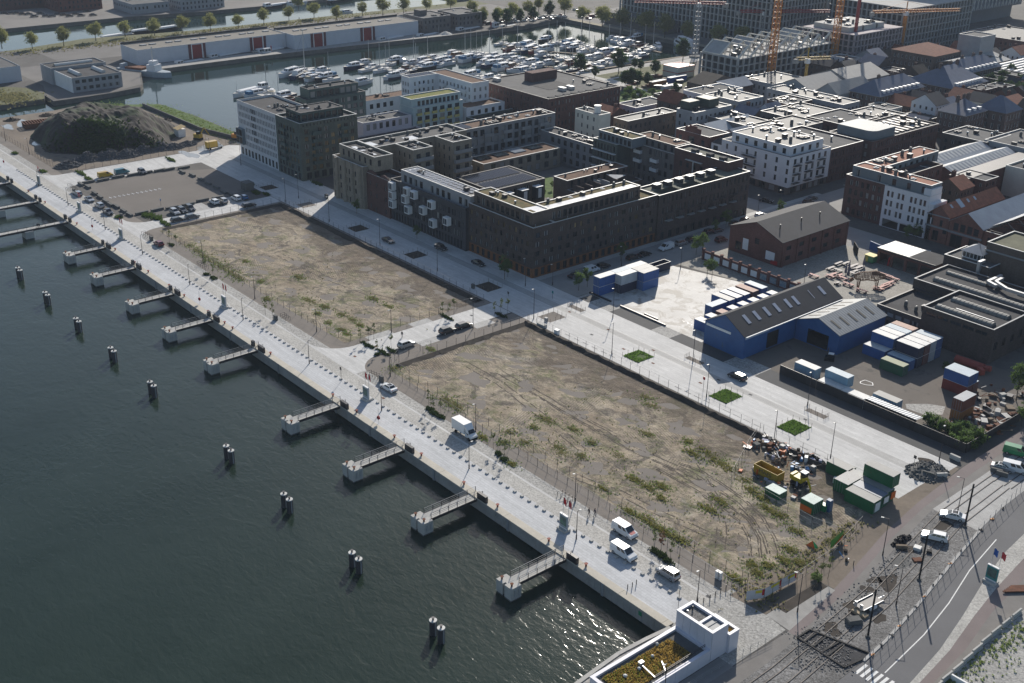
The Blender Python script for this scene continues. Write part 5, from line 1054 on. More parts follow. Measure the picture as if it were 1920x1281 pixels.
def shedlong(label,x0,y0,x1,y1,z,doors,steps):
    T=BL(label,(x0+x1)/2,(y0+y1)/2,'warehouse')
    block(T,x0,y0,x1,y1,0,z,mat('shed_panel_white',(.52,.54,.58),.7,.05),mat('shed_roof_taupe',(.20,.185,.16),.9,.1,.1),m_copg,(),(),par=.2)
    for y in doors:
        m=M();m.box(x1+.01,y-2.6,0,x1+.12,y+2.6,z-.5);obj('red_door',m,mat('door_red',(.22,.025,.025),.6,.1),T)
        for s in(-1,1):m=M();m.box(x1+.01,y+s*4-.7,0,x1+.4,y+s*4+.7,z-.1);obj('red_pilaster',m,mat('pilaster_darkred',(.11,.03,.035),.6,.1),T);m=M();m.box(x1+.01,y+s*3-.25,0,x1+.3,y+s*3+.25,z-.1);obj('white_pilaster',m,m_white,T)
    k=0;y=y0+7
    while y<y1-5:m=M();m.box((x0+x1)/2-3,y,z-.2,(x0+x1)/2-1,y+3.2,z+.25);obj('skylight',m,m_copg,T);y+=9 if k%2 else 5;k+=1
    m=M();m.box(x0,y0,z,x0+.5,y1,z+1.0);obj('rear_parapet',m,m_met,T)
    return T
shedlong('long white dockside warehouse, near half with red doors and a flat taupe roof',-584,234,-564,318,7.4,(266,301),1)
shedlong('long white dockside warehouse, far half with red doors and a flat taupe roof',-577,318.2,-555.4,400,7.4,(333,365),1)
T=misc('grey brick office pair with flat roofs at the far end of the white warehouses',-576,404,-556,424,8.4,b_grey,m_roofg,110,'office building',4,k='gg',cm=m_copg);m=M();m.box(-572,409,8,-566,414,11);obj('roof_house',m,b_grey,T);misc('second grey brick dock office with a rooftop box',-574,428,-554,446,8.6,b_grey,m_roofg,112,'office building',3,k='gg',cm=m_copg)
T=BL('two storey lockside office with white side wall, dark roof and two white barrel skylights',-532,197,'office building')
fx=grid(186,207.6,7,2.0,[4.0,1.0],1.5,'gcg',.2,114)
block(T,-544.4,185.4,-523,208.4,0,6.6,b_grend,m_tar,m_copg,fx,(),par=.3);m=M();m.box(-544.5,185.2,0,-523.1,185.38,6.7);obj('white_wall',m,m_white,T)
block(T,-558,184,-544.42,210,0,7.6,b_grend,m_tar,m_copg,(),(),par=.3)
for y in(191,202):m=M();m.tube((-540,y,6.5),(-528,y,6.5),1.1,n=10);obj('barrel_skylight',m,m_cop,T)
m=M();m.tube((-551,188,7.5),(-551,206,7.5),.9,n=10);obj('barrel_skylight',m,m_cop,T)
T=BL('pale warehouse cut off by the left edge of the view',-580,160,'warehouse');block(T,-600,150,-562,176,0,7.0,MATS['shed_panel_white'],m_roofg,m_copg,(),(),par=.2);m=M();m.tube((-580,166,6.8),(-570,166,6.8),1.0,n=8);obj('barrel_skylight',m,m_white,T)
for i,(x0,y0,x1,y1,z,wmt,lb)in enumerate([(-742,296,-712,320,6,b_grend,'grey flat roofed canal workshop on the far bank'),(-735,326,-708,356,7,b_grend,'larger pale flat roofed canal workshop on the far bank'),(-790,180,-770,262,9,b_redd,'long dark red warehouse along the top left edge'),(-770,262,-745,290,8,b_red,'red-brown warehouse beside the far canal road'),(-760,420,-730,470,8,b_white,'white low building with parked vans on the far bank')]):misc(lb,x0,y0,x1,y1,z,wmt,m_roofg,120+i*2,'warehouse',4,k='g',cm=m_copg)
OCC+=[(-226,345,-202,462),(-351,400,-311,474),(-404,396,-345,470),(-378,350,-344,400),(-205,462,-160,530),(-376,436,-350,516),(-375,515,-341,562),(-404,570,-340,640),(-259,292,-100,318)]
rh=random.Random(14);ys=345.0
cl_=[(b_redd,'red brick'),(b_brown,'brown brick'),(b_grend,'grey rendered'),(b_white,'white'),(b_dark,'dark brick'),(b_cream,'cream')];rl_=[(b_tile,'red tiled gable'),(m_slate,'slate gable'),(m_shed,'black gable'),(m_roofg,'flat grey'),(m_brownd,'dark brown gable')]
while ys<640:
    xs=-345.0
    while xs<-140:
        w_=rh.uniform(8,13);d_=rh.uniform(8,12);R_=(xs,ys,xs+w_,ys+d_)
        if all(R_[2]+.4<o[0]or R_[0]-.4>o[2]or R_[3]+.4<o[1]or R_[1]-.4>o[3]for o in OCC):
            (wm,wn),(rm,rn)=rh.choice(cl_),rh.choice(rl_);z=rh.uniform(6.5,10)
            T=BL('small %s house with %s roof in the dense quarter behind'%(wn,rn),xs+w_/2,ys+d_/2,'house','small houses of the dense quarter behind')
            fx=grid(ys+.3,ys+d_-.3,4,.9,[z-2.4,z-5.2],1.4,'gc');fy=grid(xs+.3,xs+w_-.3,4,.9,[z-2.4,z-5.2],1.4,'gc')
            if rn=='flat grey':block(T,*R_,0,z,wm,rm,m_copg,fx,fy,par=.4);vents(T,R_[0]+.5,R_[1]+.5,R_[2]-.5,R_[3]-.5,z-.4,2,int(xs))
            else:gable(T,*R_,0,z,z+rh.uniform(2.6,3.8),wm,rm,rh.choice('xy'),fx,fy,.25);chimney(T,xs+w_*.3,ys+d_*.7,z+1,z+4)
            xs+=w_+rh.choice((.5,.5,4))
        else:xs+=2.5
    ys+=rh.choice((13,14,17))
# ================================================================ trees and plants
m_bark=mat('bark',(.10,.085,.07),.9,.25,2.)
fo_old=foliage('foliage_olive',(.19,.205,.07),(.30,.30,.12));fo_gr=foliage('foliage_green',(.07,.12,.035),(.13,.19,.06));fo_dk=foliage('foliage_dark',(.035,.062,.026),(.06,.10,.035));fo_young=foliage('foliage_young',(.10,.13,.05),(.16,.19,.08));fo_red=foliage('foliage_reddish',(.16,.08,.05),(.20,.11,.07));fo_yel=foliage('foliage_yellow',(.17,.15,.03),(.24,.20,.05))
def tree_proto(name,h,cr,ch,fo,seed,leaves=1400,ls=.28,tr=.16,clumps=26,flat=.8,base=.35,sparse=1.0):
    """h height, cr crown radius, ch crown height"""
    r=random.Random(seed);T=link(name,None);m=M();zc=h-ch/2
    P=[(0,0,0),(r.uniform(-.1,.1),r.uniform(-.1,.1),h*base),(r.uniform(-.3,.3)*cr*.3,r.uniform(-.3,.3)*cr*.3,h*.82)]
    for i,(a,b)in enumerate(zip(P,P[1:])):m.tube(a,b,tr*(1-.35*i),tr*(.65-.35*i),7)
    cl=[]
    for i in range(clumps):
        while True:
            x,y,z=r.uniform(-1,1),r.uniform(-1,1),r.uniform(-1,1)
            d=math.sqrt(x*x+y*y+z*z)
            if.25<d<1:break
        k=1.0-.35*max(0,z);c=(x*cr*.85*k,y*cr*.85*k,zc+z*ch*.45);cl.append((c,r.uniform(.22,.42)*cr))
        if i%3==0:m.tube((P[1][0],P[1][1],h*base*r.uniform(.95,1.3)),c,tr*.35,tr*.08,4)
    link('trunk',m.mesh('trunk',[m_bark]),T);q=M()
    for i in range(int(leaves*sparse)):
        c,cr_=r.choice(cl);u=r.gauss(0,.55),r.gauss(0,.55),r.gauss(0,.5)
        p=Vector((c[0]+u[0]*cr_,c[1]+u[1]*cr_,c[2]+u[2]*cr_*flat));s=ls*r.uniform(.5,1.3)
        d1=Vector((r.gauss(0,1),r.gauss(0,1),r.gauss(0,.6))).normalized();d2=d1.orthogonal().normalized();d2.rotate(Matrix.Rotation(r.uniform(0,6.28),3,d1));d3=d1.cross(d2)
        q.add((p-d2*s,p+d3*s*.55,p+d2*s,p-d3*s*.55),((0,1,2,3),))
    link('crown',q.mesh('crown',[fo]),T);return T
def kinds(name,n,**k):return[tree_proto(name,seed=k.pop('seed0',5)*7+i if False else 11*i+int(k['h']*10),**{a:b for a,b in k.items()if a!='seed0'})for i in range(n)]
PT_plane=[Proto(t)for t in kinds('plane_tree',3,h=13,cr=5.0,ch=9.5,fo=fo_old,leaves=2600,ls=.42,tr=.3,clumps=42,base=.25)]
PT_park=[Proto(t)for t in kinds('park_tree',2,h=8.5,cr=2.7,ch=6.6,fo=fo_dk,leaves=2600,ls=.30,tr=.2,clumps=34,base=.2)]
PT_street=[Proto(t)for t in kinds('street_tree',2,h=6.2,cr=1.7,ch=4.3,fo=fo_gr,leaves=900,ls=.2,tr=.09,clumps=20,base=.32)]
PT_young=[Proto(t)for t in kinds('young_tree',3,h=4.6,cr=.62,ch=2.9,fo=fo_young,leaves=230,ls=.13,tr=.04,clumps=12,base=.4)]
PT_redy=[Proto(t)for t in kinds('young_tree',1,h=5.0,cr=.75,ch=3.3,fo=fo_red,leaves=300,ls=.13,tr=.05,clumps=12,base=.4)]
PT_bush=[Proto(t)for t in kinds('bush',2,h=2.0,cr=1.5,ch=1.8,fo=fo_gr,leaves=700,ls=.2,tr=.05,clumps=16,base=.2)]
rt_=random.Random(21);cnt={}
def plant(protos,px,py,label,cat='tree',group=None,s=1.0,z=0,xy=None):
    i=cnt.get(id(protos),0);cnt[id(protos)]=i+1
    p=G(px,py,z)if xy is None else Vector((xy[0],xy[1],z));k=s*rt_.uniform(.88,1.12)
    o=protos[i%len(protos)].put(p,rt_.uniform(0,6.28),None,group,(k,k,k*rt_.uniform(.93,1.08)));o['label']=label;o['category']=cat;return o
gr1='plane trees in a row along the strip between canal and dock'
for px,py in[(61,92),(120,86),(180,77),(235,69),(395,59),(447,54),(4,92),(290,67),(343,62)]:plant(PT_plane,px,py,'olive green round crowned tree in the row along the canal bank, top left','tree',gr1,.78)
for px,py in[(495,47),(542,39),(589,34),(632,40),(680,30),(718,30),(757,26),(800,22),(845,20),(885,30),(905,42),(935,40),(960,38),(990,30),(560,20),(1010,22)]:plant(PT_plane,px,py,'olive green round crowned tree between the canal and the white warehouses','tree',gr1,.78)
for px,py in[(1058,30),(1092,43),(1129,50),(1167,57),(1210,64),(1246,71),(1288,78),(1345,85),(1390,92),(1325,20)]:plant(PT_plane,px,py,'olive green round crowned tree on the gravel quay at the far end of the marina','tree','trees along the far marina quay',.95)
for px,py in[(905,48),(930,47),(950,50),(975,46),(1000,42),(1030,36),(890,50)]:plant(PT_park,px,py,'dark green round tree shading the cars at the far corner of the dock','tree','dark trees at the dock corner',1.15)
for px,py,s,lb in[(1160,138,1.35,'tallest dark green round tree on the marina promenade'),(1228,143,1.1,'dark green oval tree standing on the dry park lawn'),(1280,115,1.4,'dark green tree beside the red striped site offices'),(1087,142,1.2,'dark green conical tree in front of the moored boats, left of the lawn'),(1115,147,.7,'small round tree at the near edge of the dry lawn'),(1190,132,.7,'thin dark tree beside the tallest tree of the promenade'),(1201,133,.75,'slim green tree between the tallest tree and the oval one'),
        (1172,166,1.0,'dark conical tree at the left end of the dense park hedge'),(1184,165,1.05,'second dark conical tree in the dense park group'),(1195,163,1.0,'third dark conical tree in the dense park group'),(1213,163,.9,'dark conical tree at the right end of the park group'),(1265,182,.8,'small dark tree beside the white parasol of the building yard')]:plant(PT_park,px,py,lb,s=s)
for px,py,s in[(1180,178,1.7),(1200,180,1.6),(1222,178,1.6),(1238,182,1.5),(1190,186,1.5),(1212,188,1.5),(1250,188,1.4),(1262,190,1.3),(1230,190,1.4),(1172,184,1.2)]:plant(PT_bush,px,py,'dense green shrub in the park thicket behind the brick block','shrub','shrubs of the park thicket',s)
for px,py in[(1838,172),(1850,180),(1862,160),(1875,176),(1890,165),(1905,180),(1915,165),(1822,178),(1868,190),(1888,192),(1830,190),(1905,198),(1845,166),(1912,205)]:plant(PT_park,px,py,'round dark green tree in the grove behind the customs halls','tree','grove of round trees at the right edge',1.25,z=0)
for px,py,s,lb in[(1164,490,1.0,'dark green oval street tree in shade before the orange timber plinth'),(1085,545,.85,'left one of the two sunlit street trees beside the blue containers'),(1101,538,.85,'right one of the two sunlit street trees beside the blue containers'),(1305,478,1.15,'left one of the pair of airy trees by the side street bend'),(1316,474,1.15,'right one of the pair of airy trees by the side street bend'),(1335,519,.95,'airy tree at the back edge of the bright concrete yard'),(1326,514,.8,'smaller airy tree leaning to the big one at the back of the concrete yard'),(1361,427,.95,'dark street tree near the far end of the dark brick block'),(1340,438,.8,'street tree in shade beside the parked cars'),(669,401,.9,'street tree before the red brick gabled house'),(782,448,.85,'street tree before the middle of the black clad block'),(946,524,1.1,'larger street tree before the dark brick corner block'),(952,520,.8,'small street tree squeezed beside the larger one at the dark corner'),
        (1462,404,.9,'sunlit pale green tree behind the plain roofed brick warehouse'),(1700,453,1.05,'left willow like tree in front of the white gridded house'),(1717,455,1.0,'right willow like tree in front of the white gridded house'),(1647,352,.8,'shaded tree beside the orange-red roofed block'),(463,260,.5,'small dark tree at the dock side corner of the white office'),(1035,356,.6,'small sunlit tree on the inner garden lawn'),(1020,370,.55,'small dark tree at the edge of the inner garden lawn')]:plant(PT_street,px,py,lb,s=s)
yl=[(675,643),(691,640),(701,636),(708,664),(734,656),(829,597),(842,592),(851,589),(927,592),(939,589),(952,587),(804,762),(812,777),(826,780),(937,850),(946,860),(925,842),(1226,1030),(1257,1052),(386,510),(400,520),(318,455),(331,462),(498,590),(512,600),(1538,1093),(1552,1085),(1528,1104)]
wh={0:'in the bed on the plot side of the cross street',5:'near the inland end of the cross street',8:'at the far right end of the cross street',11:'in the weedy bed beside the plot fence, near the white saloon car',14:'in the weedy bed beyond the white box truck',17:'in the leafy bed beside the silver estate car',19:'beside the dug plot far along the quay road',25:'in the dark planting bed beside the tram tracks'}
w0=''
for i,(px,py)in enumerate(yl):
    w0=wh.get(i,w0);plant(PT_young,px,py,'thin young tree '+w0,'young tree','young trees planted along the new streets',1.0)
plant(PT_redy,1239,1040,'young tree with reddish leaves between two green ones near the vans','young tree');plant(PT_redy,1460,1118,'small red leaved shrub under the printed banners','shrub',None,.5)
for i,(px,py,s)in enumerate([(1742,792,1.0),(1753,800,1.1),(1764,806,1.2),(1776,810,1.2),(1788,815,1.3),(1800,822,1.4),(1812,830,1.5),(1822,838,1.5),(1828,828,1.5),(1815,818,1.3),(1802,812,1.2),(1788,804,1.0),(1806,840,1.3),(1790,832,1.1)]):plant(PT_bush,px,py,'overgrown sunlit bush in the hedge at the depot corner','bush','bushes of the overgrown depot hedge',s)
for px,py,s,lb in[(1905,752,1.5,'big green tree overhanging the scrap at the right edge'),(1915,800,1.0,'green tree at the right edge beside the red cycle path'),(1935,770,1.6,'green tree cut off by the right edge above the scrap yard')]:plant(PT_street,px,py,lb,s=s)
plant(PT_bush,1772,690,'pale weed bush among the blue containers','bush',None,.7);plant(PT_bush,1530,1088,'green shrub behind the concrete pad','shrub',None,.8)
def tufts(name,fo,spots,seed,n,hh=(.15,.5),sp=1.0,label=None,s=.16):
    r=random.Random(seed);m=M()
    for k in range(n):
        cx,cy,rx,ry,wt=r.choice(spots);x=cx+r.gauss(0,.5)*rx;y=cy+r.gauss(0,.5)*ry;c=r.randint(4,8);S=r.uniform(.5,1.5)*sp
        for j in range(c):
            a=r.uniform(0,6.28);d=r.uniform(0,.28)*S;h=r.uniform(*hh)*S;px_=x+d*math.cos(a);py_=y+d*math.sin(a);b=a+1.57;q=s*S
            ex=px_+d*.9*math.cos(a);ey=py_+d*.9*math.sin(a)
            m.add(((px_-q*math.cos(b),py_-q*math.sin(b),.05),(px_+q*math.cos(b),py_+q*math.sin(b),.05),(ex+q*.3*math.cos(b),ey+q*.3*math.sin(b),.08+h),(ex-q*.3*math.cos(b),ey-q*.3*math.sin(b),.08+h*.9)),((0,1,2,3),))
    o=struct(name,m,fo);o['kind']='stuff'
    if label:o['label']=label
    return o
def ps(L,z=.1):return[(*tuple(G(a,b,z))[:2],c,d,1)for a,b,c,d in L]
g1=[(370,470,2,1),(385,480,3,1.2),(400,490,3,1.5),(415,500,3.5,1.5),(430,507,4,1.6),(440,515,3,1.5),(450,522,2.5,1.3),(358,460,1.6,1),(585,567,2.2,1),(575,562,1.6,.8),(610,575,1.4,1),(640,590,1.5,.8),(660,600,1.3,.8),(595,588,1,.6),(615,605,1,.6),(640,618,1,.8),(650,626,1,.6),(500,560,1.2,.6),(700,560,1.5,.8),(730,575,2,.6),(460,490,1,.6),(560,520,2,1),(490,528,1,.6),(675,610,1,.6)]
g2=[(848,758,2.5,1.3),(860,765,2,1.2),(838,750,2,1),(808,655,1,.6),(740,690,1,1),(955,810,1.2,1),(945,830,1,.6),(1000,800,1,.6),(1020,785,2.2,1),(1030,790,1.8,1),(985,830,1.2,1),(1045,840,1.6,1.2),(1055,850,1.4,1),(1075,805,1.4,.7),(1110,830,1,.6),(1090,855,1.4,.8),(1160,855,2,1),(1220,760,2,.8),(1210,745,1.6,.8),(1215,815,2,.7),(1290,828,1,.7),(1300,850,3,1),(1330,850,3,1.2),(1350,870,3,1.4),(1370,880,2.5,1.4),(1190,900,2,1),(1215,915,2,1),(1240,912,1.6,1),(1240,935,1.3,.8),(1180,960,1.5,.8),(1215,975,2,1),(1235,990,2,.8),(1250,1000,1.8,.8),(1275,1010,2,.8),(1330,955,2.5,1),(1350,940,2,1),(1395,900,2.5,1.2),(1410,920,2,1.2),(1430,935,2,1),(1440,955,2,1),(1460,965,2,1),(1480,1030,1.4,.8),(1470,1050,1.3,.8),(1410,1060,1.3,1),(1420,1075,1.3,.8),(1440,1060,1,.8),(1380,1085,1.5,.7),(1490,995,1.5,.8),(905,820,1,.6),(960,870,1,.6),(1130,915,1.5,.6),(1500,1055,1,.8)]
fw=foliage('weeds_green',(.16,.23,.06),(.26,.32,.11));fwy=foliage('weeds_dry',(.20,.20,.09),(.30,.27,.14));fww=foliage('weeds_yellow',(.20,.21,.05),(.28,.27,.08))
tufts('weed_patch',fw,[(a,b,c*1.9,d*2.2,1)for a,b,c,d,e in ps(g1)],1,2300,(.08,.32),.45,label='green weeds growing over the nearer left sandy plot');tufts('weed_patch',fwy,ps(g1)+[(-290,140,30,4,1),(-250,145,25,8,1),(-265,160,40,14,1)],2,2600,sp=.4)
tufts('weed_patch',fw,[(a,b,c*2.1,d*2.6,1)for a,b,c,d,e in ps(g2)],3,4600,(.08,.32),.42,label='green weeds growing over the big sandy plot');tufts('weed_patch',fww,ps(g2[20:]),4,1500,sp=.5);tufts('weed_patch',fwy,ps(g2)+[(-150,142,40,6,1),(-130,150,30,12,1),(-112,148,14,12,1),(-160,160,40,14,1)],5,5200,sp=.4)
beds=[(690,648,2.6,.6),(708,665,.3,.6),(720,662,2.2,.5),(735,658,2,.5),(838,596,2.4,.5),(940,592,2.4,.5),(815,776,.9,.6),(806,768,.9,.6),(826,782,.9,.6),(935,852,.9,.6),(945,862,.9,.6),(1228,1034,1.2,.6),(1240,1042,1.2,.6),(1252,1052,1.2,.6),(388,515,1,.5),(400,522,1,.5),(322,460,1,.5)]
tufts('planting_bed',foliage('bed_leaves',(.03,.055,.018),(.06,.09,.03)),ps(beds,.02),6,1500,(.15,.45),.75,'dark leafy ground cover of the new planting beds')
lg=[(285,406,3,1.6),(275,404,2,1.2),(295,410,2,1.2),(310,420,2.6,.7),(152,326,2.6,.6),(166,336,2.4,.6),(28,288,1.2,.6),(80,322,1.6,.8),(320,300,2.6,.6),(222,408,1.2,.8),(480,362,1.8,.8),(500,365,1.5,.6),(595,345,2.5,.8),(470,345,2,.6)]
tufts('planting_bed',foliage('bed_bright',(.05,.09,.02),(.09,.13,.035)),ps(lg,.02),7,2200,(.2,.5),.95,'bright green tall grass beds at the street junctions')
gb=[(-470,203,22,6,1),(-440,205.5,26,6,1),(-415,205.5,12,5,1),(-490,187,8,8,1)]
tufts('bank_grass',fw,gb,8,1500,(.05,.25),.8,'rough grass on the bank between site fence and dock');tufts('bank_grass',fwy,[(-530,160,14,10,1),(-628,240,8,60,1),(-628,360,8,60,1),(-632,300,6,120,1)],9,2200,(.1,.4),1.3,'rough dry grass on the lock peninsula')
tufts('roadside_weeds',fw,[(-60.6,140,1,10,1),(-60.6,150,1.2,14,1),(-60.4,160,1.6,8,1),(-58,150,3,24,1)],10,420,(.1,.35),.6,'weeds behind the concrete barriers at lower right');tufts('roadside_weeds',fwy,[(-93,135,4,3,1),(-94,148,2,10,1),(-95,160,2,8,1)],11,500,(.1,.4),.7)
def mound(name,label,cx,cy,rx,ry,h,mt,seed,nx=56,ny=30,pw=1.0,rough=.5,cat='earth mound'):
    from mathutils import noise as N
    m=M();P=[]
    for j in range(ny+1):
        for i in range(nx+1):
            u=-1+2*i/nx;v=-1+2*j/ny;x=cx+u*rx*1.05;y=cy+v*ry*1.05
            n1=N.noise(Vector((x*.06+seed,y*.06,0)));n2=N.noise(Vector((x*.3,y*.3,seed)));n3=N.noise(Vector((x*.12,y*.9+seed,3)))
            d=math.sqrt(u*u+v*v)*(1+.25*n1);t=max(0,1-d**2.2)
            z=h*min(1,t**pw*1.45)*(.85+.3*n1)+rough*(n2*.7+n3*.5)*min(1,t*4)
            P.append((x,y,z if t>0 else-.05))
    m.add(P,[(j*(nx+1)+i,j*(nx+1)+i+1,(j+1)*(nx+1)+i+1,(j+1)*(nx+1)+i)for j in range(ny)for i in range(nx)])
    return solo(name,m,mt,label,cat,(cx,cy,0))
m_mound,n_,p_=_new('mound_soil');v_=_pos(n_);f_=_noise(n_,v_,.22,8,.7,.6);f2_=_noise(n_,v_,.09,4,.6)
s_=n_.nodes.new('ShaderNodeSeparateXYZ');n_.links.new(v_,s_.inputs[0])
c_=_mix(n_,_ramp(n_,f_,[(.3,0.),(.7,1.)]),(.018,.015,.013),(.036,.029,.024));c_=_mix(n_,_ramp(n_,f2_,[(.50,0.),(.56,.8)]),c_,(.035,.055,.02));n_.links.new(c_,p_.inputs['Base Color']);p_.inputs['Roughness'].default_value=.95;_bump(n_,p_,f_,.4)
mound('earth_mound','long dark earth mound partly overgrown with green on its near slope',-442,166,30,25,11.5,m_mound,4,90,60,1.15,1.0)
tufts('mound_weeds',foliage('mound_green',(.022,.042,.014),(.045,.075,.022)),[(-421,148,8,5,1),(-414,150,6,7,1),(-428,146,6,5,1),(-408,158,3,5,1)],12,10,label='scrub on the mound')
bpy.data.objects.remove(bpy.data.objects['mound_weeds'])
from mathutils import noise as N_
def scatter_on(objname,mt,cx,cy,rx,ry,n,seed,s,label,zf):
    r=random.Random(seed);m=M()
    for i in range(n):
        x=cx+r.gauss(0,.5)*rx;y=cy+r.gauss(0,.5)*ry;z=zf(x,y)
        if z is None:continue
        for j in range(3):
            d=Vector((r.gauss(0,1),r.gauss(0,1),r.gauss(0,.8))).normalized()*s*r.uniform(.5,1.4);e=d.orthogonal().normalized()*s*r.uniform(.3,.8)
            m.add((Vector((x,y,z+.15))-d,Vector((x,y,z+.15))+e,Vector((x,y,z+.35))+d,Vector((x,y,z+.3))-e),((0,1,2,3),))
    o=struct(objname,m,mt);o['kind']='stuff';o['label']=label
mo=bpy.data.objects['earth_mound'];bpy.context.view_layer.update()
def mz(x,y):
    ok,loc,nn,ix=mo.ray_cast(Vector((x-mo.location.x,y-mo.location.y,40)),Vector((0,0,-1)))
    return loc.z if ok and loc.z>.3 else None
scatter_on('mound_scrub',foliage('mound_green',(.022,.042,.014),(.045,.075,.022)),-420,150,13,15,2600,5,.55,'green scrub over the near end of the earth mound',mz)
scatter_on('mound_scrub',foliage('mound_green',0,0),-413,168,7,10,260,6,.45,'green scrub patches on the street side of the earth mound',mz)
def heap(name,label,cx,cy,rx,ry,h,mt,seed,n=260,s=(.2,.6),cat='heap'):
    """a heap of separate lumps"""
    r=random.Random(seed);m=M()
    for i in range(n):
        a=r.uniform(0,6.28);d=math.sqrt(r.random());x=cx+rx*d*math.cos(a);y=cy+ry*d*math.sin(a);z=h*(1-d)*r.uniform(.6,1.05);q=r.uniform(*s)
        t=M();t.box(-q/2,-q/2*r.uniform(.5,1),-q/3,q/2,q/2*r.uniform(.5,1),q/3)
        m.merge(t,Matrix.Translation((x,y,max(0.06,z)))@Matrix.Rotation(r.uniform(0,6.28),4,'Z')@Matrix.Rotation(r.uniform(-.7,.7),4,'X')@Matrix.Rotation(r.uniform(-.7,.7),4,'Y'))
    b=M();nn=12;b.add([(cx+rx*math.cos(2*PI*i/nn),cy+ry*math.sin(2*PI*i/nn),0)for i in range(nn)]+[(cx,cy,h*.8)],[(i,(i+1)%nn,nn)for i in range(nn)]);m.merge(b)
    return solo(name,m,mt,label,cat,(cx,cy,0),None,'stuff')
m_rub=mat('rubble_grey',(.12,.12,.125),.9,.35,.8,4.)
for px,py,rx,ry,h in[(128,312,5,2.6,2.4),(165,300,6,3,3.2),(205,295,7,3,3.4),(240,292,6,2.8,3.0),(270,285,6,2.6,3.2),(300,280,6,2.6,3.2),(325,278,5,2,2.0),(350,272,4,2,1.6)]:
    p=G(px,py);heap('rubble_heap','grey broken stone heap at the foot of the earth mound',p.x,p.y,ry*1.4,rx,h,m_rub,px,420,(.3,.8),'rubble heap')['group']='stone heaps along the foot of the earth mound'
for px,py in((22,226),(88,217),(312,227)):p=G(px,py);heap('soil_heap','small dark soil heap on the wet dirt yard',p.x,p.y,2.5,3.5,1.4,m_brownd,px,60,(.2,.5),'soil heap')['group']='small soil heaps of the dirt yard'
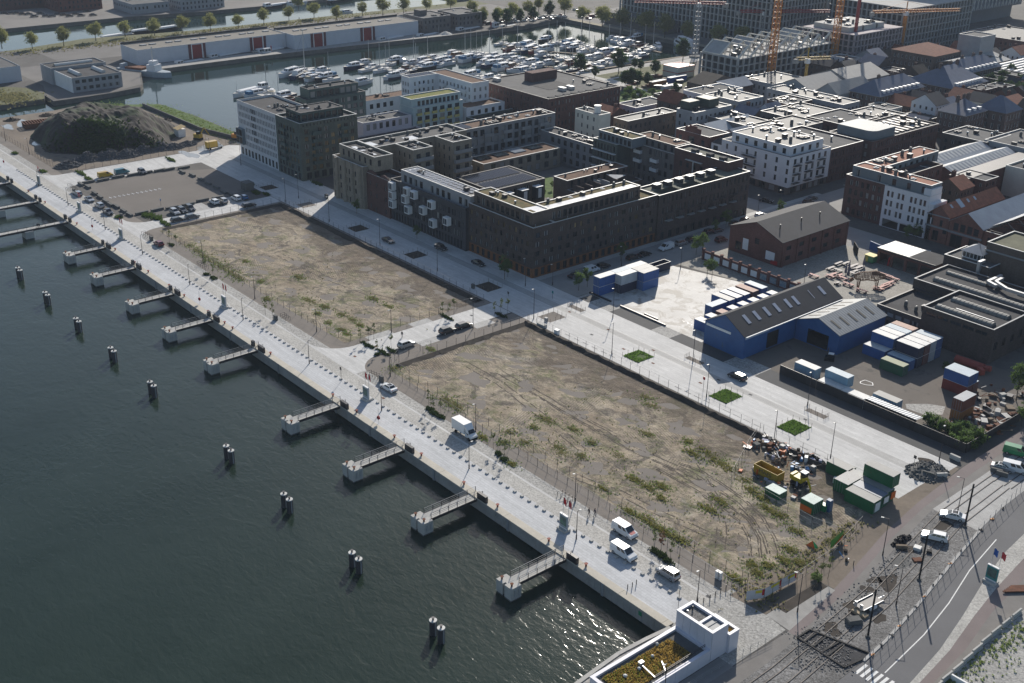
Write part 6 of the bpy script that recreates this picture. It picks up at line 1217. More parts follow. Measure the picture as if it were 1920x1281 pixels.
# ================================================================ boats
m_hullw=mat('hull_white',(.70,.71,.72),.35,.05,obj=True);m_hullb=mat('hull_navy',(.02,.03,.08),.35,.1,obj=True);m_hulld=mat('hull_black',(.03,.03,.035),.5,.1,obj=True);m_deck=mat('boat_deck',(.48,.46,.42),.7,.1,obj=True);m_hullr=mat('hull_red',(.22,.04,.035),.5,.1,obj=True);m_canvas=mat('canvas_blue',(.05,.16,.30),.8,.1);m_cab=mat('boat_cabin_white',(.72,.72,.72),.4,.05,obj=True);m_cabw=mat('boat_cabin_wood',(.16,.07,.03),.5,.15)
def boat_proto(name,L,W,H,hull,kind,cab=None,canvas=None):
    T=link(name,None);m=M();st=9;P=[]
    for i in range(st+1):
        t=i/st;x=-L/2+L*t;w=W/2*(1.0 if t<.55 else max(.02,math.cos((t-.55)/.45*PI/2)**.75));w*=.86+.14*min(1,t*4);s=H*(1+.35*max(0,t-.4)**1.2)
        P.append([(x-(.0 if t<1 else.3),-w*.72,-.3),(x,-w,s),(x,w,s),(x-(.0 if t<1 else.3),w*.72,-.3)])
    vs=[v for s_ in P for v in s_];fs=[];fd=[]
    for i in range(st):a=i*4;b=a+4;fs+=[(a,b,b+1,a+1),(a+2,b+2,b+3,a+3)];fd.append((a+1,b+1,b+2,a+2))
    m.add(vs,fs+[(0,1,2,3)],0);m.add(vs,fd,1);link('hull',m.mesh('hull',[hull,m_deck]),T)
    c=cab or m_cab
    def cabin(x0,x1,w0,z0,h,rake=.5,nm='cabin',glass=True):
        q=M();V=[(x0,-w0,z0),(x1,-w0*.8,z0),(x1,w0*.8,z0),(x0,w0,z0),(x0+.1,-w0*.85,z0+h),(x1-rake,-w0*.7,z0+h),(x1-rake,w0*.7,z0+h),(x0+.1,w0*.85,z0+h)]
        q.add(V,((0,1,5,4),(1,2,6,5),(2,3,7,6),(3,0,4,7),(4,5,6,7)));link(nm,q.mesh(nm,[c]),T)
        if glass:
            q=M();k=lambda a,b,t:tuple(a[i]+(b[i]-a[i])*t for i in range(3))
            for A,B,C,D in((0,1,5,4),(1,2,6,5),(2,3,7,6)):
                A,B,C,D=V[A],V[B],V[C],V[D];n=(Vector(B)-Vector(A)).cross(Vector(D)-Vector(A)).normalized()*.03
                for s in(.08,.54):
                    p0=k(A,B,s);p1=k(A,B,s+.38);p3=k(D,C,s);p2=k(D,C,s+.38)
                    q.quad(*[tuple(Vector(v)+n)for v in(k(p0,p3,.42),k(p1,p2,.42),k(p1,p2,.86),k(p0,p3,.86))])
            link('cabin_windows',q.mesh('cabin_windows',[m_glass]),T)
    if kind=='cruiser':cabin(-L*.28,L*.22,W*.36,H,H*.95,.9);cabin(-L*.05,L*.36,W*.30,H*1.02,H*.45,1.2,'fore_cabin',False);q=M();q.box(-L*.26,-W*.25,H*1.95+.02,L*.02,W*.25,H*1.95+.12);q.bar((-L*.1,0,H*2),(-L*.14,0,H*2+.9),.08);link('flybridge',q.mesh('flybridge',[m_cab]),T)
    if kind=='cruiser' and canvas:q=M();q.box(-L*.46,-W*.36,H,-L*.29,W*.36,H*1.8);link('canvas_cover',q.mesh('canvas_cover',[canvas]),T)
    if kind=='sail':cabin(-L*.12,L*.2,W*.26,H,H*.45,.6);q=M();q.tube((L*.08,0,H),(L*.08,0,H+L*1.2),.15,.1,5);q.bar((L*.08,0,H+1.2),(-L*.36,0,H+1.1),.16);link('mast',q.mesh('mast',[m_metl]),T);q=M();q.bar((L*.48,0,H*1.2),(L*.08,0,H+L*1.1),.025);q.bar((-L*.49,0,H),(L*.08,0,H+L*1.1),.025);link('rigging',q.mesh('rigging',[m_met]),T)
    if kind=='barge':cabin(-L*.46,-L*.26,W*.36,H,2.2,.2,'wheelhouse');q=M();q.box(-L*.22,-W*.36,H,L*.34,W*.36,H+.8);q.box(-L*.2,-W*.3,H+.8,L*.3,W*.3,H+1.0);link('hatch_cover',q.mesh('hatch_cover',[c]),T);q=M();q.tube((L*.38,0,H),(L*.38,0,H+5),.1,.05,5);link('mast',q.mesh('mast',[m_metl]),T)
    if kind=='liner':
        cabin(-L*.42,L*.34,W*.42,H,2.4,.5,'lower_saloon');cabin(-L*.36,L*.22,W*.36,H+2.45,2.2,.5,'upper_saloon');q=M();q.box(-L*.30,-W*.2,H+4.7,-L*.05,W*.2,H+5.0);link('sun_roof',q.mesh('sun_roof',[m_cab]),T)
    if kind=='tug':cabin(-L*.05,L*.22,W*.34,H,2.6,.2,'wheelhouse');q=M();q.tube((-L*.12,0,H),(-L*.12,0,H+3.4),.3,.3,8);link('funnel',q.mesh('funnel',[m_rd]),T)
    return Proto(T)
BP={'c1':boat_proto('motor_cruiser',10,3.4,1.3,m_hullw,'cruiser'),'c2':boat_proto('motor_cruiser',12.5,3.9,1.5,m_hullw,'cruiser',None,m_canvas),'c3':boat_proto('motor_cruiser',9,3.1,1.1,m_hullw,'cruiser',None,mat('canvas_beige',(.4,.36,.28),.8,.1)),'cb':boat_proto('motor_cruiser',12,3.8,1.5,m_hullb,'cruiser'),'cr':boat_proto('motor_cruiser',10.5,3.4,1.2,m_hullr,'cruiser',m_cabw),'cd':boat_proto('motor_cruiser',11,3.6,1.4,m_hulld,'cruiser',None,m_canvas),'s1':boat_proto('sailing_boat',10,3.0,1.1,m_hullw,'sail'),'s2':boat_proto('sailing_boat',9,2.8,1.0,m_hullb,'sail'),'bg':boat_proto('river_barge',26,5,1.9,m_hulld,'barge'),'bw':boat_proto('river_barge',22,4.6,1.7,m_hullw,'barge'),'li':boat_proto('excursion_ship',30,6,1.8,m_hullw,'liner'),'yt':boat_proto('motor_yacht',17,4.8,2.0,m_hullw,'cruiser'),'tg':boat_proto('tug_boat',16,4.6,1.7,m_hullb,'tug')}
desc={'c1':'white motor cruiser with flybridge','c2':'white motor cruiser with blue canvas cover','c3':'small white motor cruiser with beige canvas','cb':'navy hulled motor cruiser with white cabin','cr':'red hulled cruiser with brown wooden cabin','cd':'black hulled cruiser with blue canvas','s1':'white sailing boat with bare mast','s2':'navy sailing boat with bare mast','bg':'long black river barge','bw':'long white river barge','li':'white two deck excursion ship','yt':'large white motor yacht','tg':'navy tug boat with red funnel'}
rb=random.Random(8)
def boat(k,px,py,rz,where,s=1.0):
    p=G(px,py,-2.1);o=BP[k].put(p,rz,desc[k]+' '+where,'boats moored in the marina',(s,s,s));o['category']='boat';return o
A_=R(100)
clusters={
 'near the brick block, left pontoon':[(680,121),(700,128),(715,135),(690,133),(738,118),(748,116),(728,124),(725,133),(762,130),(778,118),(770,122),(790,119),(800,114),(812,112),(738,148),(752,142),(765,145),(790,126),(805,122),(820,119),(830,116),(778,134),(800,131),(818,127),(838,122)],
 'on the long middle pontoon':[(850,104),(858,108),(870,106),(885,104),(895,103),(905,104),(862,112),(880,114),(898,112),(915,110),(925,108),(912,118),(928,116),(942,112),(955,110),(905,122),(922,124),(938,122),(950,120),(962,116),(975,118),(945,130),(960,128),(978,126),(992,122),(1000,130),(985,134),(968,136),(1012,126),(1024,122),(1036,120)],
 'on the farther pontoon':[(940,84),(952,88),(965,90),(978,90),(990,88),(1000,92),(955,95),(972,98),(990,98),(1005,99),(1018,98),(1020,78),(1030,84),(1045,83),(1058,82),(1070,84),(1082,88),(1060,91),(1075,94),(1090,95),(1102,92),(1112,96),(1092,101),(1012,106),(1028,108),(1045,110),(1060,113),(1075,112),(1090,118),(1102,114),(1116,110)],
 'at the marina end near the far quay':[(1148,74),(1158,78),(1168,80),(1180,76),(1192,74),(1162,85),(1175,86),(1188,84),(1200,86),(1210,92),(1222,95),(1234,92),(1130,104),(1142,102),(1155,98),(1168,100),(1178,106),(1150,108),(1165,112),(1188,103),(1198,100),(1205,108),(1190,114),(1178,118),(1140,118),(1152,122)],
 'close to the park promenade':[(1098,122),(1085,128),(1100,130),(1115,126),(1128,124),(1065,122),(1050,128),(1070,134),(1040,138),(1025,142),(1108,137),(1090,140),(880,146),(895,148),(915,150),(935,146)],
 'behind the white office tower':[(510,176),(520,182),(530,186),(505,185),(540,190),(485,180)],
 'behind the dark green dockside block':[(560,144),(575,148),(590,150),(600,145),(610,150),(620,152),(585,140),(602,136)]}
ks=['c1','c1','c2','c3','c3','cb','s1','s1','cd','c2','c1','s2','cr']
for w0,L_ in clusters.items():
    for px,py in L_:
        k=rb.choice(ks);boat(k,px,py,A_+rb.choice((0,PI))+rb.uniform(-.12,.12)if rb.random()<.85 else rb.uniform(0,6),w0,rb.uniform(.9,1.28))
boat('yt',545,142,A_+PI+.1,'alone at the left end of the marina',1.0);boat('s1',568,138,A_,'with the tallest mast beside the largest yacht',1.6);boat('cb',662,129,A_+PI,'at the outer left end of the second pontoon',1.1);boat('yt',737,147,A_+PI,'half hidden behind the white U shaped building',.8)
boat('li',1282,92,R(155),'moored at the far right end of the marina',1.0);boat('bw',510,101,A_+.05,'moored under the white warehouse',1.0);boat('tg',504,105,A_+PI,'lying outside the barge by the white warehouse');boat('bw',470,176,A_+PI+.1,'with wooden saloon behind the white office tower',1.0);boat('yt',680,158,A_,'showing behind the dark green dockside block',.8)
boat('bg',425,110,A_,'with white wheelhouse along the warehouse quay',.9);boat('bg',735,78,A_,'moored along the far half of the warehouse quay',.9);boat('bg',805,71,A_,'next to a gravel pile on the far quay',.8);boat('bg',880,60,A_,'beneath the grey brick dock offices',.9);boat('tg',925,58,A_,'near the far dock corner',1.1);boat('bw',955,54,A_,'next to the tug at the far dock corner',.8);boat('bg',360,122,A_,'with a yellow load near the lock',.8)
for px,py,k in[(215,73,'bg'),(270,62,'bg'),(310,58,'bg'),(520,14,'bg'),(560,10,'bw'),(585,3,'bw'),(640,3,'bg'),(650,26,'c2')]:boat(k,px,py,A_+rb.choice((0,PI)),'on the far canal',.9)['group']='barges on the far canal'
for i,(a,b)in enumerate((((735,136),(840,112)),((850,110),(1040,128)),((940,92),(1110,104)),((1150,80),(1240,100)),((1120,108),(1200,110)),((1025,146),(1310,103)))):
    p=G(*a,-2.1);q=G(*b,-2.1);m=M();m.bar((p.x,p.y,-1.8),(q.x,q.y,-1.8),1.8,.4);solo('pontoon',m,m_wood,'narrow floating pontoon number between moored boats'.replace(' number','')+', '+('left end','middle','farther','marina end','small right','along the promenade')[i],'pontoon',(p.x,p.y,0))
T=thing('work_ship','grey work ship with red-brown deck cargo lying in the lock mouth','ship',tuple(G(270,140,-2.1)));p=T.location;m=M()
pts=[(-3,-14),(3,-14),(3.6,-8),(3.6,8),(2,14),(0,16.5),(-2,14),(-3.6,8),(-3.6,-8)]
rot=Matrix.Rotation(R(-62),3,'Z');W_=lambda x,y,z:tuple((rot@Vector((x,y,0)))+p+Vector((0,0,z)))
def poly_ship(pts,z0,z1,mt,nm):
    m=M();n=len(pts);m.add([W_(a,b,z0)for a,b in pts]+[W_(a,b,z1)for a,b in pts],[(i,(i+1)%n,n+(i+1)%n,n+i)for i in range(n)]+[tuple(range(n,2*n))]);obj(nm,m,mt,T)
poly_ship(pts,0,2.6,mat('ship_grey',(.33,.38,.42),.6,.1),'hull');poly_ship([(-2.6,4),(2.6,4),(2.6,9),(-2.6,9)],2.6,5.6,m_cab,'bridge');poly_ship([(-1.8,5),(1.8,5),(1.8,8),(-1.8,8)],5.6,7.4,m_cab,'wheelhouse');poly_ship([(-2.6,-9),(2.6,-9),(2.6,1),(-2.6,1)],2.6,3.6,m_rust,'deck_cargo');poly_ship([(-.2,6),(.2,6),(.2,6.4),(-.2,6.4)],7.4,14,m_metl,'mast');poly_ship([(-2,-12.5),(2,-12.5),(2,-11),(-2,-11)],2.6,4.6,MATS['ship_grey'],'stern_gallows')
po=[o for o in bpy.data.objects if o.name.startswith('sandy_plot')];bpy.context.view_layer.update()
def gz(x,y):
    for o in po:
        ok,loc,nn,ix=o.ray_cast(Vector((x,y,30)),Vector((0,0,-1)))
        if ok:return loc.z
    return None
rr_=random.Random(23);m=M()
for path,offs in(([(1268,880),(1300,890),(1340,915),(1380,945),(1410,975),(1430,1010),(1440,1045)],(0,.5,1.9,2.4)),([(1230,880),(1275,905),(1310,925),(1345,950),(1385,978),(1402,1010),(1405,1050)],(0,.45,1.8,2.2)),([(985,730),(1040,765),(1100,800),(1180,845),(1260,880),(1320,905)],(0,.4,1.8)),([(930,700),(1010,745),(1090,790),(1150,822)],(0,1.7)),([(520,480),(600,520),(690,555),(790,580)],(0,1.8)),([(1080,900),(1160,930),(1240,970),(1330,1010)],(0,1.7)),([(1290,870),(1330,930),(1345,990),(1340,1040)],(0,1.7)),([(860,680),(930,720),(1020,790),(1090,850)],(0,1.7))):
    P=[G(*q)for q in path]
    for of in offs:
        pts=[]
        for a,b in zip(P,P[1:]):
            n=max(2,int((b-a).length/.9));u=(b-a).normalized();w=Vector((-u.y,u.x,0))
            for i in range(n):pts.append((a+(b-a)*i/n+w*(of+rr_.uniform(-.07,.07)),w))
        for(a,wa),(b,wb)in zip(pts,pts[1:]):
            if rr_.random()<.16:continue
            h=rr_.uniform(.08,.17);q=[a-wa*h,b-wb*h,b+wb*h,a+wa*h];zs=[gz(v.x,v.y)for v in q]
            if None in zs:continue
            m.add([(v.x,v.y,z+.012)for v,z in zip(q,zs)],[(3,2,1,0)]if False else[(0,1,2,3)])
o=struct('tyre_ruts',m,mat('rut_soil',(.10,.082,.064),.95,.3,1.2));o['kind']='stuff';o['label']='dark curving tyre ruts across the sandy plots'
# ================================================================ quay furniture
def jetty(x,y_end,W,label,far=False):
    T=thing('jetty',label,'jetty',(x,112,0));y0=y_end
    m=M();hw=W/2
    k=1.9
    m.add([(x-k-.2,y0-1.9,0)],[])
    P=[(x-k-.2,y0-1.9),(x-.35,y0-1.9),(x-.35,y0-1.3),(x+.1,y0-1.3),(x+.1,y0-1.9),(x+k,y0-1.9),(x+k,y0+.35),(x-k-.2,y0+.35)]
    m=M();m.prism(P,-2.3,.06);obj('mooring_head',m,m_concl,T)
    m=M();m.prism([(a*.96+x*.04,b*.98+(y0-.8)*.02)for a,b in P],-4,-2.2);obj('head_piles',m,m_concd,T)
    m=M();m.box(x-hw,y0+.35,-.32,x+hw,E1+1.1,-.04);obj('deck',m,m_concl,T)
    m=M();m.box(x-hw-.08,y0+.35,-.55,x-hw-.005,E1-.45,.05);m.box(x+hw+.005,y0+.35,-.55,x+hw+.08,E1-.45,.05);o=obj('edge_beams',m,m_met,T);o['kind']='stuff'
    for s in(-1,1):
        n=6
        for i in range(n+1):m=M();y=y0+.5+(E1+.6-y0)*i/n;m.box(x+s*(hw-.06)-.05,y-.04,0,x+s*(hw-.06)+.05,y+.04,1.12);obj('railing_post',m,m_met,T)
        m=M()
        for z in(.35,.7,1.1):m.bar((x+s*(hw-.06),y0+.5,z),(x+s*(hw-.06),E1+1.1,z),.03 if z<1 else.055)
        obj('handrail',m,m_copg if s<0 else m_met,T)
    for dx in(-1.4,1.2):m=M();m.cyl(x+dx,y0-1.2,.06,.4,.16,8);m.cyl(x+dx,y0-1.2,.4,.62,.2,8,0,.34);obj('bollard',m,m_rust,T)
    for dy in(-1.2,-.3):m=M();m.box(x+k+.001,y0+dy-.1,-1.7,x+k+.14,y0+dy+.16,-.35);obj('fender',m,m_metl,T)
    for s,a,b in((1,hw,hw+2.6),(-1,hw+.0,hw+.9)):
        if s<0 and not far:continue
        m=M();x0,x1=(x+a,x+b)if s>0 else(x-b,x-a);m.box(x0,E1-.35,.1,x1,E1+.25,1.5);obj('dark_gate_box',m,m_met,T)
    return T
J=[(-122.0,105.4),(-147.0,105.4),(-170.6,105.6),(-194.9,105.7),(-231.4,105.8),(-254.4,106),(-276.6,106.1),(-301.0,106.4),(-322.2,106.9)]
nm=['nearest to the viewer','second from the near end','third from the near end','fourth from the near end, opposite the street mouth','fifth from the near end','sixth from the near end','seventh from the near end','eighth from the near end','farthest short one, before the long footbridges']
for i,(x,y)in enumerate(J):jetty(x,y,2.3,'concrete mooring jetty with railed footbridge, '+nm[i],i>3)
for i,(x,lb)in enumerate([(-351.5,'long railed footbridge running out to the left edge with one white pier'),(-377.2,'second long railed footbridge farther along the quay'),(-404,'third long railed footbridge near the top of the quay')]):
    T=thing('footbridge',lb,'footbridge',(x,100,0));m=M();m.box(x-1.1,60,-.4,x+1.1,E1+1,-.04);obj('deck',m,m_concl,T)
    m=M();m.box(x-1.2,60,-.6,x-1.105,E1-.45,.06);m.box(x+1.105,60,-.6,x+1.2,E1-.45,.06);o=obj('edge_beams',m,m_met,T);o['kind']='stuff'
    for s in(-1,1):
        for j in range(20):m=M();y=62+j*2.8;m.box(x+s*1.02-.05,y-.04,0,x+s*1.02+.05,y+.04,1.1);obj('railing_post',m,m_met,T)
        m=M();m.bar((x+s*1.02,60,1.08),(x+s*1.02,E1+1,1.08),.06);obj('handrail',m,m_met,T)
    for y in(104.6,78):m=M();m.box(x-1.9,y-1.5,-3,x+1.9,y+1,-.42);obj('pier',m,m_concl,T)
    for s in(-1,1):m=M();m.box(x+s*1.9-.7,E1-.3,.1,x+s*1.9+.7,E1+.3,1.5);obj('dark_gate_box',m,m_met,T)
bm=M();bm.cyl(0,0,.0,.34,.17,8,0);bm.cyl(0,0,.34,.6,.2,8,0,.36);bmesh_=bm.mesh('mooring_bollard',[mat('bollard_rustred',(.24,.05,.03),.7,.2)])
for px,py in[(511.5,662.5),(628,741),(672,771),(742.5,818.5),(792.5,852.5),(875,905),(1030.7,1013),(1100,1060),(91,379),(150,419),(200,452),(222,467),(257,492),(282,509),(322,535),(350,554),(395,584),(425,605),(440,615),(936,948),(60,358)]:
    p=G(px,py,.3);o=link('mooring_bollard',bmesh_,None,(p.x,117.75,.16));tag(o,'short rust red mooring bollard on the quay coping','bollard','mooring bollards on the quay coping')
def dolphin():
    T=link('mooring_dolphin',None);m=M();m.cyl(0,0,-4,0.1,.62,14);link('pile',m.mesh('pile',[mat('pile_dark',(.05,.048,.055),.6,.15,obj=True)]),T)
    m=M();m.cyl(0,0,.1,.26,.66,14);link('cap',m.mesh('cap',[m_cop]),T);m=M();m.cyl(0,0,.26,.55,.16,8);m.cyl(0,0,.55,.75,.2,8,0,.3);link('bollard',m.mesh('bollard',[m_met]),T)
    m=M();m.box(.58,-.1,-2.8,.72,.12,.2);link('ladder',m.mesh('ladder',[m_copg]),T);return T
DP=Proto(dolphin());ordn=['nearest','second nearest','third nearest','fourth nearest','fifth nearest','sixth','seventh','eighth','ninth, farthest']
for i,(px,py)in enumerate([(812,1163),(660,1036),(532,926),(424,836),(281,716),(207,652),(142,597),(84,548),(33,502)]):
    p=G(px,py,.2);q=p+Vector((2.35,-.15,0))
    for j,v in enumerate((p,q)):o=DP.put((v.x,v.y,0),0,('left' if j==0 else 'right')+' black round mooring pile with white cap of the '+ordn[i]+' pair','paired mooring piles in the river');o['category']='mooring pile'
def lamp_proto(h,arm,twin=False,base=True):
    T=link('street_lamp',None);m=M();m.cyl(0,0,0,h,.085,8,0,.05);m.cyl(0,0,0,.9,.13,8);link('pole',m.mesh('pole',[mat('lamp_pole',(.045,.04,.045),.5,.1,obj=True)]),T)
    m=M();m.bar((0,0,h),(0,-arm,h+.05),.07);link('arm',m.mesh('arm',[MATS['lamp_pole']]),T)
    m=M();m.box(-.13,-arm-.45,h,.13,-arm+.05,h+.12);link('lamp_head',m.mesh('lamp_head',[m_cop]),T);return Proto(T)
LQ=lamp_proto(5.9,.5);LS=lamp_proto(8.2,.35);LP_=lamp_proto(6.2,.4);LT=lamp_proto(7.6,.9)
def lamp(P,L,label,group,rz=0):
    for i,v in enumerate(L):
        px,py=v;p=G(px,py);o=P.put(p,rz,label%(['nearest','second nearest','third nearest','fourth nearest','fifth nearest','sixth nearest','seventh nearest','eighth nearest','ninth nearest','tenth nearest'][i]),group);o['category']='street lamp'
lamp(LQ,[(1080.5,1011),(879.5,879),(715.5,770),(580,682),(456,600),(356,534),(267.5,477),(197.5,430.8),(128,385.5),(73,350)],'slim dark lamp post on the promenade edge, %s in its row','lamp posts along the promenade',R(180))
lamp(LP_,[(1307,1127),(1078,940),(892,806),(731.8,706),(593.8,622.5),(478,560),(381,492)],'lamp post beside the plot fence along the quay road, %s','lamp posts along the plot fences')
lamp(LS,[(1760.8,863.8),(1557,859),(1514,760),(1450,835),(1324.5,745),(1299,678),(1147,663.8),(1149,596),(1000.7,597.5),(887,616)],'tall thin dark lamp post in the sunlit inland street, %s','tall lamp posts in the inland street')
lamp(LS,[(985,537),(820,509),(712.5,460),(617.5,416),(536,380),(452,310),(560,372)],'tall dark lamp post in the shaded inland street, %s','tall lamp posts in the shaded street')
lamp(LP_,[(734,624),(1036,535),(1276,503),(1165,500),(1421,400),(1462,390),(1507,535),(11,265),(55,290),(394,290)],'lamp post of a side street or yard, %s','lamp posts of side streets and yards')
for i,(px,py)in enumerate([(1655,1041),(1495,1148),(1680,1135),(1795,962)]):p=G(px,py);o=LT.put(p,R(-60),['curved head lamp post between cycle path and tram bed','dark lamp post at the corner of the dark planting bed','lamp post on the ballast beside the thick black pole','lamp post just behind the farther white car'][i],'lamp posts around the tram works');o['category']='street lamp'
for i,(px,py)in enumerate([(1627,1194),(1723,1087),(1809,988)]):
    p=G(px,py);T=thing('tram_mast',['thick black leaning mast beside the trailer, lower left of three','thick black mast in the middle of the tram bed','thick black mast behind the two white cars'][i],'mast',p);m=M();m.cyl(p.x,p.y,0,9.2,.16,10);obj('mast',m,m_black,T);m=M();m.cyl(p.x,p.y,0,.3,.4,10);obj('foot',m,m_concd,T)
def info(px,py,label,col,flags=True):
    p=G(px,py);T=thing('info_panel',label,'info panel',p);m=M();m.box(p.x-1.0,p.y-.22,.5,p.x+1.0,p.y+.1,3.3);obj('panel',m,col,T);m=M();m.box(p.x-1.1,p.y-.8,0,p.x+1.1,p.y+.7,.5);obj('ballast_base',m,m_concl,T);m=M();m.box(p.x-1.05,p.y-.27,3.25,p.x+1.05,p.y+.15,3.4);m.box(p.x-1.02,p.y-.25,.5,p.x+1.02,p.y-.221,.75);obj('frame',m,m_white,T)
    m=M();m.box(p.x-.8,p.y-.24,1.2,p.x+.8,p.y-.221,2.9);obj('map_print',m,mat('map_print',(.1,.17,.16),.5,.4,1.5,5.,stain=((.05,.2,.08),1.5,.55)),T)
    if flags:
        for s in(-.7,.7):
            m=M();m.cyl(p.x+s,p.y+.35,.5,6.6,.04,6);obj('flag_pole',m,m_metl,T)
            m=M();n=4
            for i in range(n):a=i/n;b=(i+1)/n;f=lambda t:(p.x+s+.04+.75*t,p.y+.35+.12*math.sin(6*t),0);A=f(a);B=f(b);m.quad((A[0],A[1],5.2-.25*a),(B[0],B[1],5.2-.25*b),(B[0],B[1],6.5-.2*b),(A[0],A[1],6.5-.2*a))
            obj('flag',m,m_flag if s<0 else m_flag2,T)
m_flag=mat('flag_red',(.62,.03,.03),.7,.1);m_flag2=mat('flag_redblue',(.55,.06,.07),.7,.1);m_pan=mat('panel_greyblue',(.28,.33,.37),.5,.1)
info(1057,994,'information panel with two red flags on the promenade near the nearest jetties',m_pan);info(687,750,'information panel with two red flags opposite the white saloon car',m_pan);info(421,577,'information panel with two red flags opposite the first dug plot',m_pan)
info(228,449,'far information panel with two red flags opposite the red car',m_pan);info(150,398,'far information panel with two red flags beside the parked vans',m_pan);info(74,347,'farthest information panel with red flag near the top of the quay',m_pan)
m_flagb=m_flag;m_flag=mat('flag_blue',(.04,.12,.4),.7,.1);info(1857,1092,'teal panel with a blue and a red flag on the verge of the curving road',mat('panel_teal',(.04,.22,.22),.5,.1));m_flag=m_flagb
for i,(px,py)in enumerate([(710,794),(174,432),(375,570),(8,310)]):
    p=G(px,py);T=thing('lifebuoy_post','red life buoy case on a thin post, '+['opposite the white saloon car','opposite the parking corner far along the quay','opposite the first dug plot','near the top left of the quay'][i],'life buoy',p);m=M();m.cyl(p.x,p.y,0,3.6,.035,6);obj('post',m,m_metl,T);m=M();m.tube((p.x+.05,p.y-.2,1.4),(p.x+.05,p.y+.12,1.4),.42,n=10);obj('buoy_case',m,m_red,T)
for px,py,h,lb,c in[(640,715,3.6,'dark sign on a thin post at the mouth of the cross street',m_met),(1318,735,3.8,'red box on a thin post beside the tall lamp in the sunlit street',m_red),(1271,1145,5.0,'white traffic sign on a tall thin post beside the white pump house',m_white),(1712,880,3.2,'dark road sign near the green site cabins',m_met),(302,386,2.4,'small blue parking sign on the gravel car park',mat('sign_blue',(.1,.25,.5),.5,.1)),(1036,560,2.2,'small blue sign in shade near the dark brick corner',MATS.get('panel_teal')),(953,556,1.4,'dark arched cycle stand rail in the shaded street',m_met)]:
    p=G(px,py);T=thing('street_sign',lb,'sign',p);m=M();m.cyl(p.x,p.y,0,h,.045,6);obj('post',m,m_met,T);m=M();m.box(p.x-.3,p.y-.06,h-.7,p.x+.3,p.y+.02,h);obj('sign_plate',m,c,T)
pm_=M();pm_.cyl(0,0,0,1.05,.075,8);pmb=pm_.mesh('bollard',[m_met])
for i,(px,py)in enumerate([(1176.6,1105),(1185.4,1101),(1193,1096),(1308,1131),(1319,1130),(1331,1124),(1341,1118),(1351,1112),(1361,1106),(1600,1060)]):
    p=G(px,py);o=link('bollard',pmb,None,p);tag(o,'thin dark upright post '+('of the group of three on the promenade' if i<3 else 'in the row across the cobbled quay head'),'post','thin dark posts closing the quay head')
for px,py,l,w_,h,c,lb in[(715,716,1.3,.5,1.5,m_concd,'dark grey upright stone block beside the cycle racks, near the white saloon'),(517,600,1.2,.6,1.3,m_concd,'dark grey stone block beside cycle racks by the first plot'),(284,451,1.3,.6,1.3,m_concd,'dark grey stone block near the red car'),(139,361,1.2,.6,1.3,m_concd,'dark grey stone block near the parking corner'),(228,408,1.0,.6,1.3,m_concd,'brown grey block beside the pickup truck'),(887,541,1.0,.6,1.3,m_concd,'grey block beside the dark soil square'),(612,372,1.1,.8,1.4,m_concd,'grey block at the edge of the shaded street'),
        (1044,627,1.2,.9,1.3,m_white,'white electric cabinet by the street fence'),(1024,603,.8,.6,1.1,m_copg,'small grey cabinet on the brown planting square'),(1347,1085,1.1,.6,1.5,m_white,'white cabinet beside the plot fence near the silver estate car'),(1016,612,2.6,1.2,.8,m_concl,'low white box bench at the corner of the sunlit street')]:
    p=G(px,py);m=M();m.obox(p,l,w_,h*.92,R(3));m.obox((p.x,p.y,h*.92),l*1.06,w_*1.1,h*.08,R(3));solo('street_cabinet',m,c,lb,'cabinet',p)
def racks(px0,py0,px1,py1,n,label):
    T=thing('bicycle_rack',label,'bicycle rack',G((px0+px1)/2,(py0+py1)/2));a=G(px0,py0);b=G(px1,py1)
    for i in range(n):
        c=a+(b-a)*i/(n-1);m=M();m.bar((c.x,c.y,0),(c.x,c.y,.95),.07);m.bar((c.x,c.y,.95),(c.x+.1,c.y+1.2,.95),.07);m.bar((c.x+.1,c.y+1.2,.95),(c.x+.1,c.y+1.2,0),.07);obj('hoop',m,m_met,T)
racks(688,703,708,712,5,'row of bent black bicycle racks by the white saloon');racks(526,594,536,602,4,'row of black bicycle racks beside the first plot');racks(370,496,383,506,5,'far row of black bicycle racks beside the first plot');racks(1045,930,1070,945,5,'row of black bicycle racks behind the nearest red flags');racks(266,440,280,448,5,'black bicycle racks at the corner near the red car');racks(127,350,138,358,5,'black bicycle racks at the parking corner')
def fence(label,pts,step=3.0,h=2.0,mt=None,wires=(2.0,1.0,.1),lean=0,wt=None):
    T=thing('wire_fence',label,'fence',(pts[0][0],pts[0][1],0));m=M();me=None
    for a,b in zip(pts,pts[1:]):
        a=Vector((a[0],a[1],0));b=Vector((b[0],b[1],0));n=max(1,round((b-a).length/step))
        for i in range(n+1):
            if i==0 and a!=Vector((pts[0][0],pts[0][1],0)):continue
            c=a+(b-a)*i/n
            if me is None:q=M();q.cyl(0,0,0,h,.045,6);me=q.mesh('fence_post',[mt or m_met])
            link('fence_post',me,T,(c.x-pts[0][0],c.y-pts[0][1],0))
        for z in wires:m.bar(a+Vector((0,0,z)),b+Vector((0,0,z)),.03 if z>h-.2 else.015)
    o=obj('wires',m,wt or m_copg,T);o['kind']='stuff';return T
fence('wire fence round the river and street sides of the nearer left plot',[(-327.6,178.2),(-327.6,140),(-322,134.9),(-228,134.6),(-221,137),(-220.6,178.6),(-327.6,178.6)])
fence('wire fence round the big sandy plot',[(-203,178.9),(-203,150),(-205,143),(-203,136),(-198,134.2),(-97,132.6),(-96.4,134)],3.0)
fence('wire fence between the big sandy plot and the inland street',[(-203,179.3),(-128,179.8),(-118,180),(-103,180.2)],3.0)
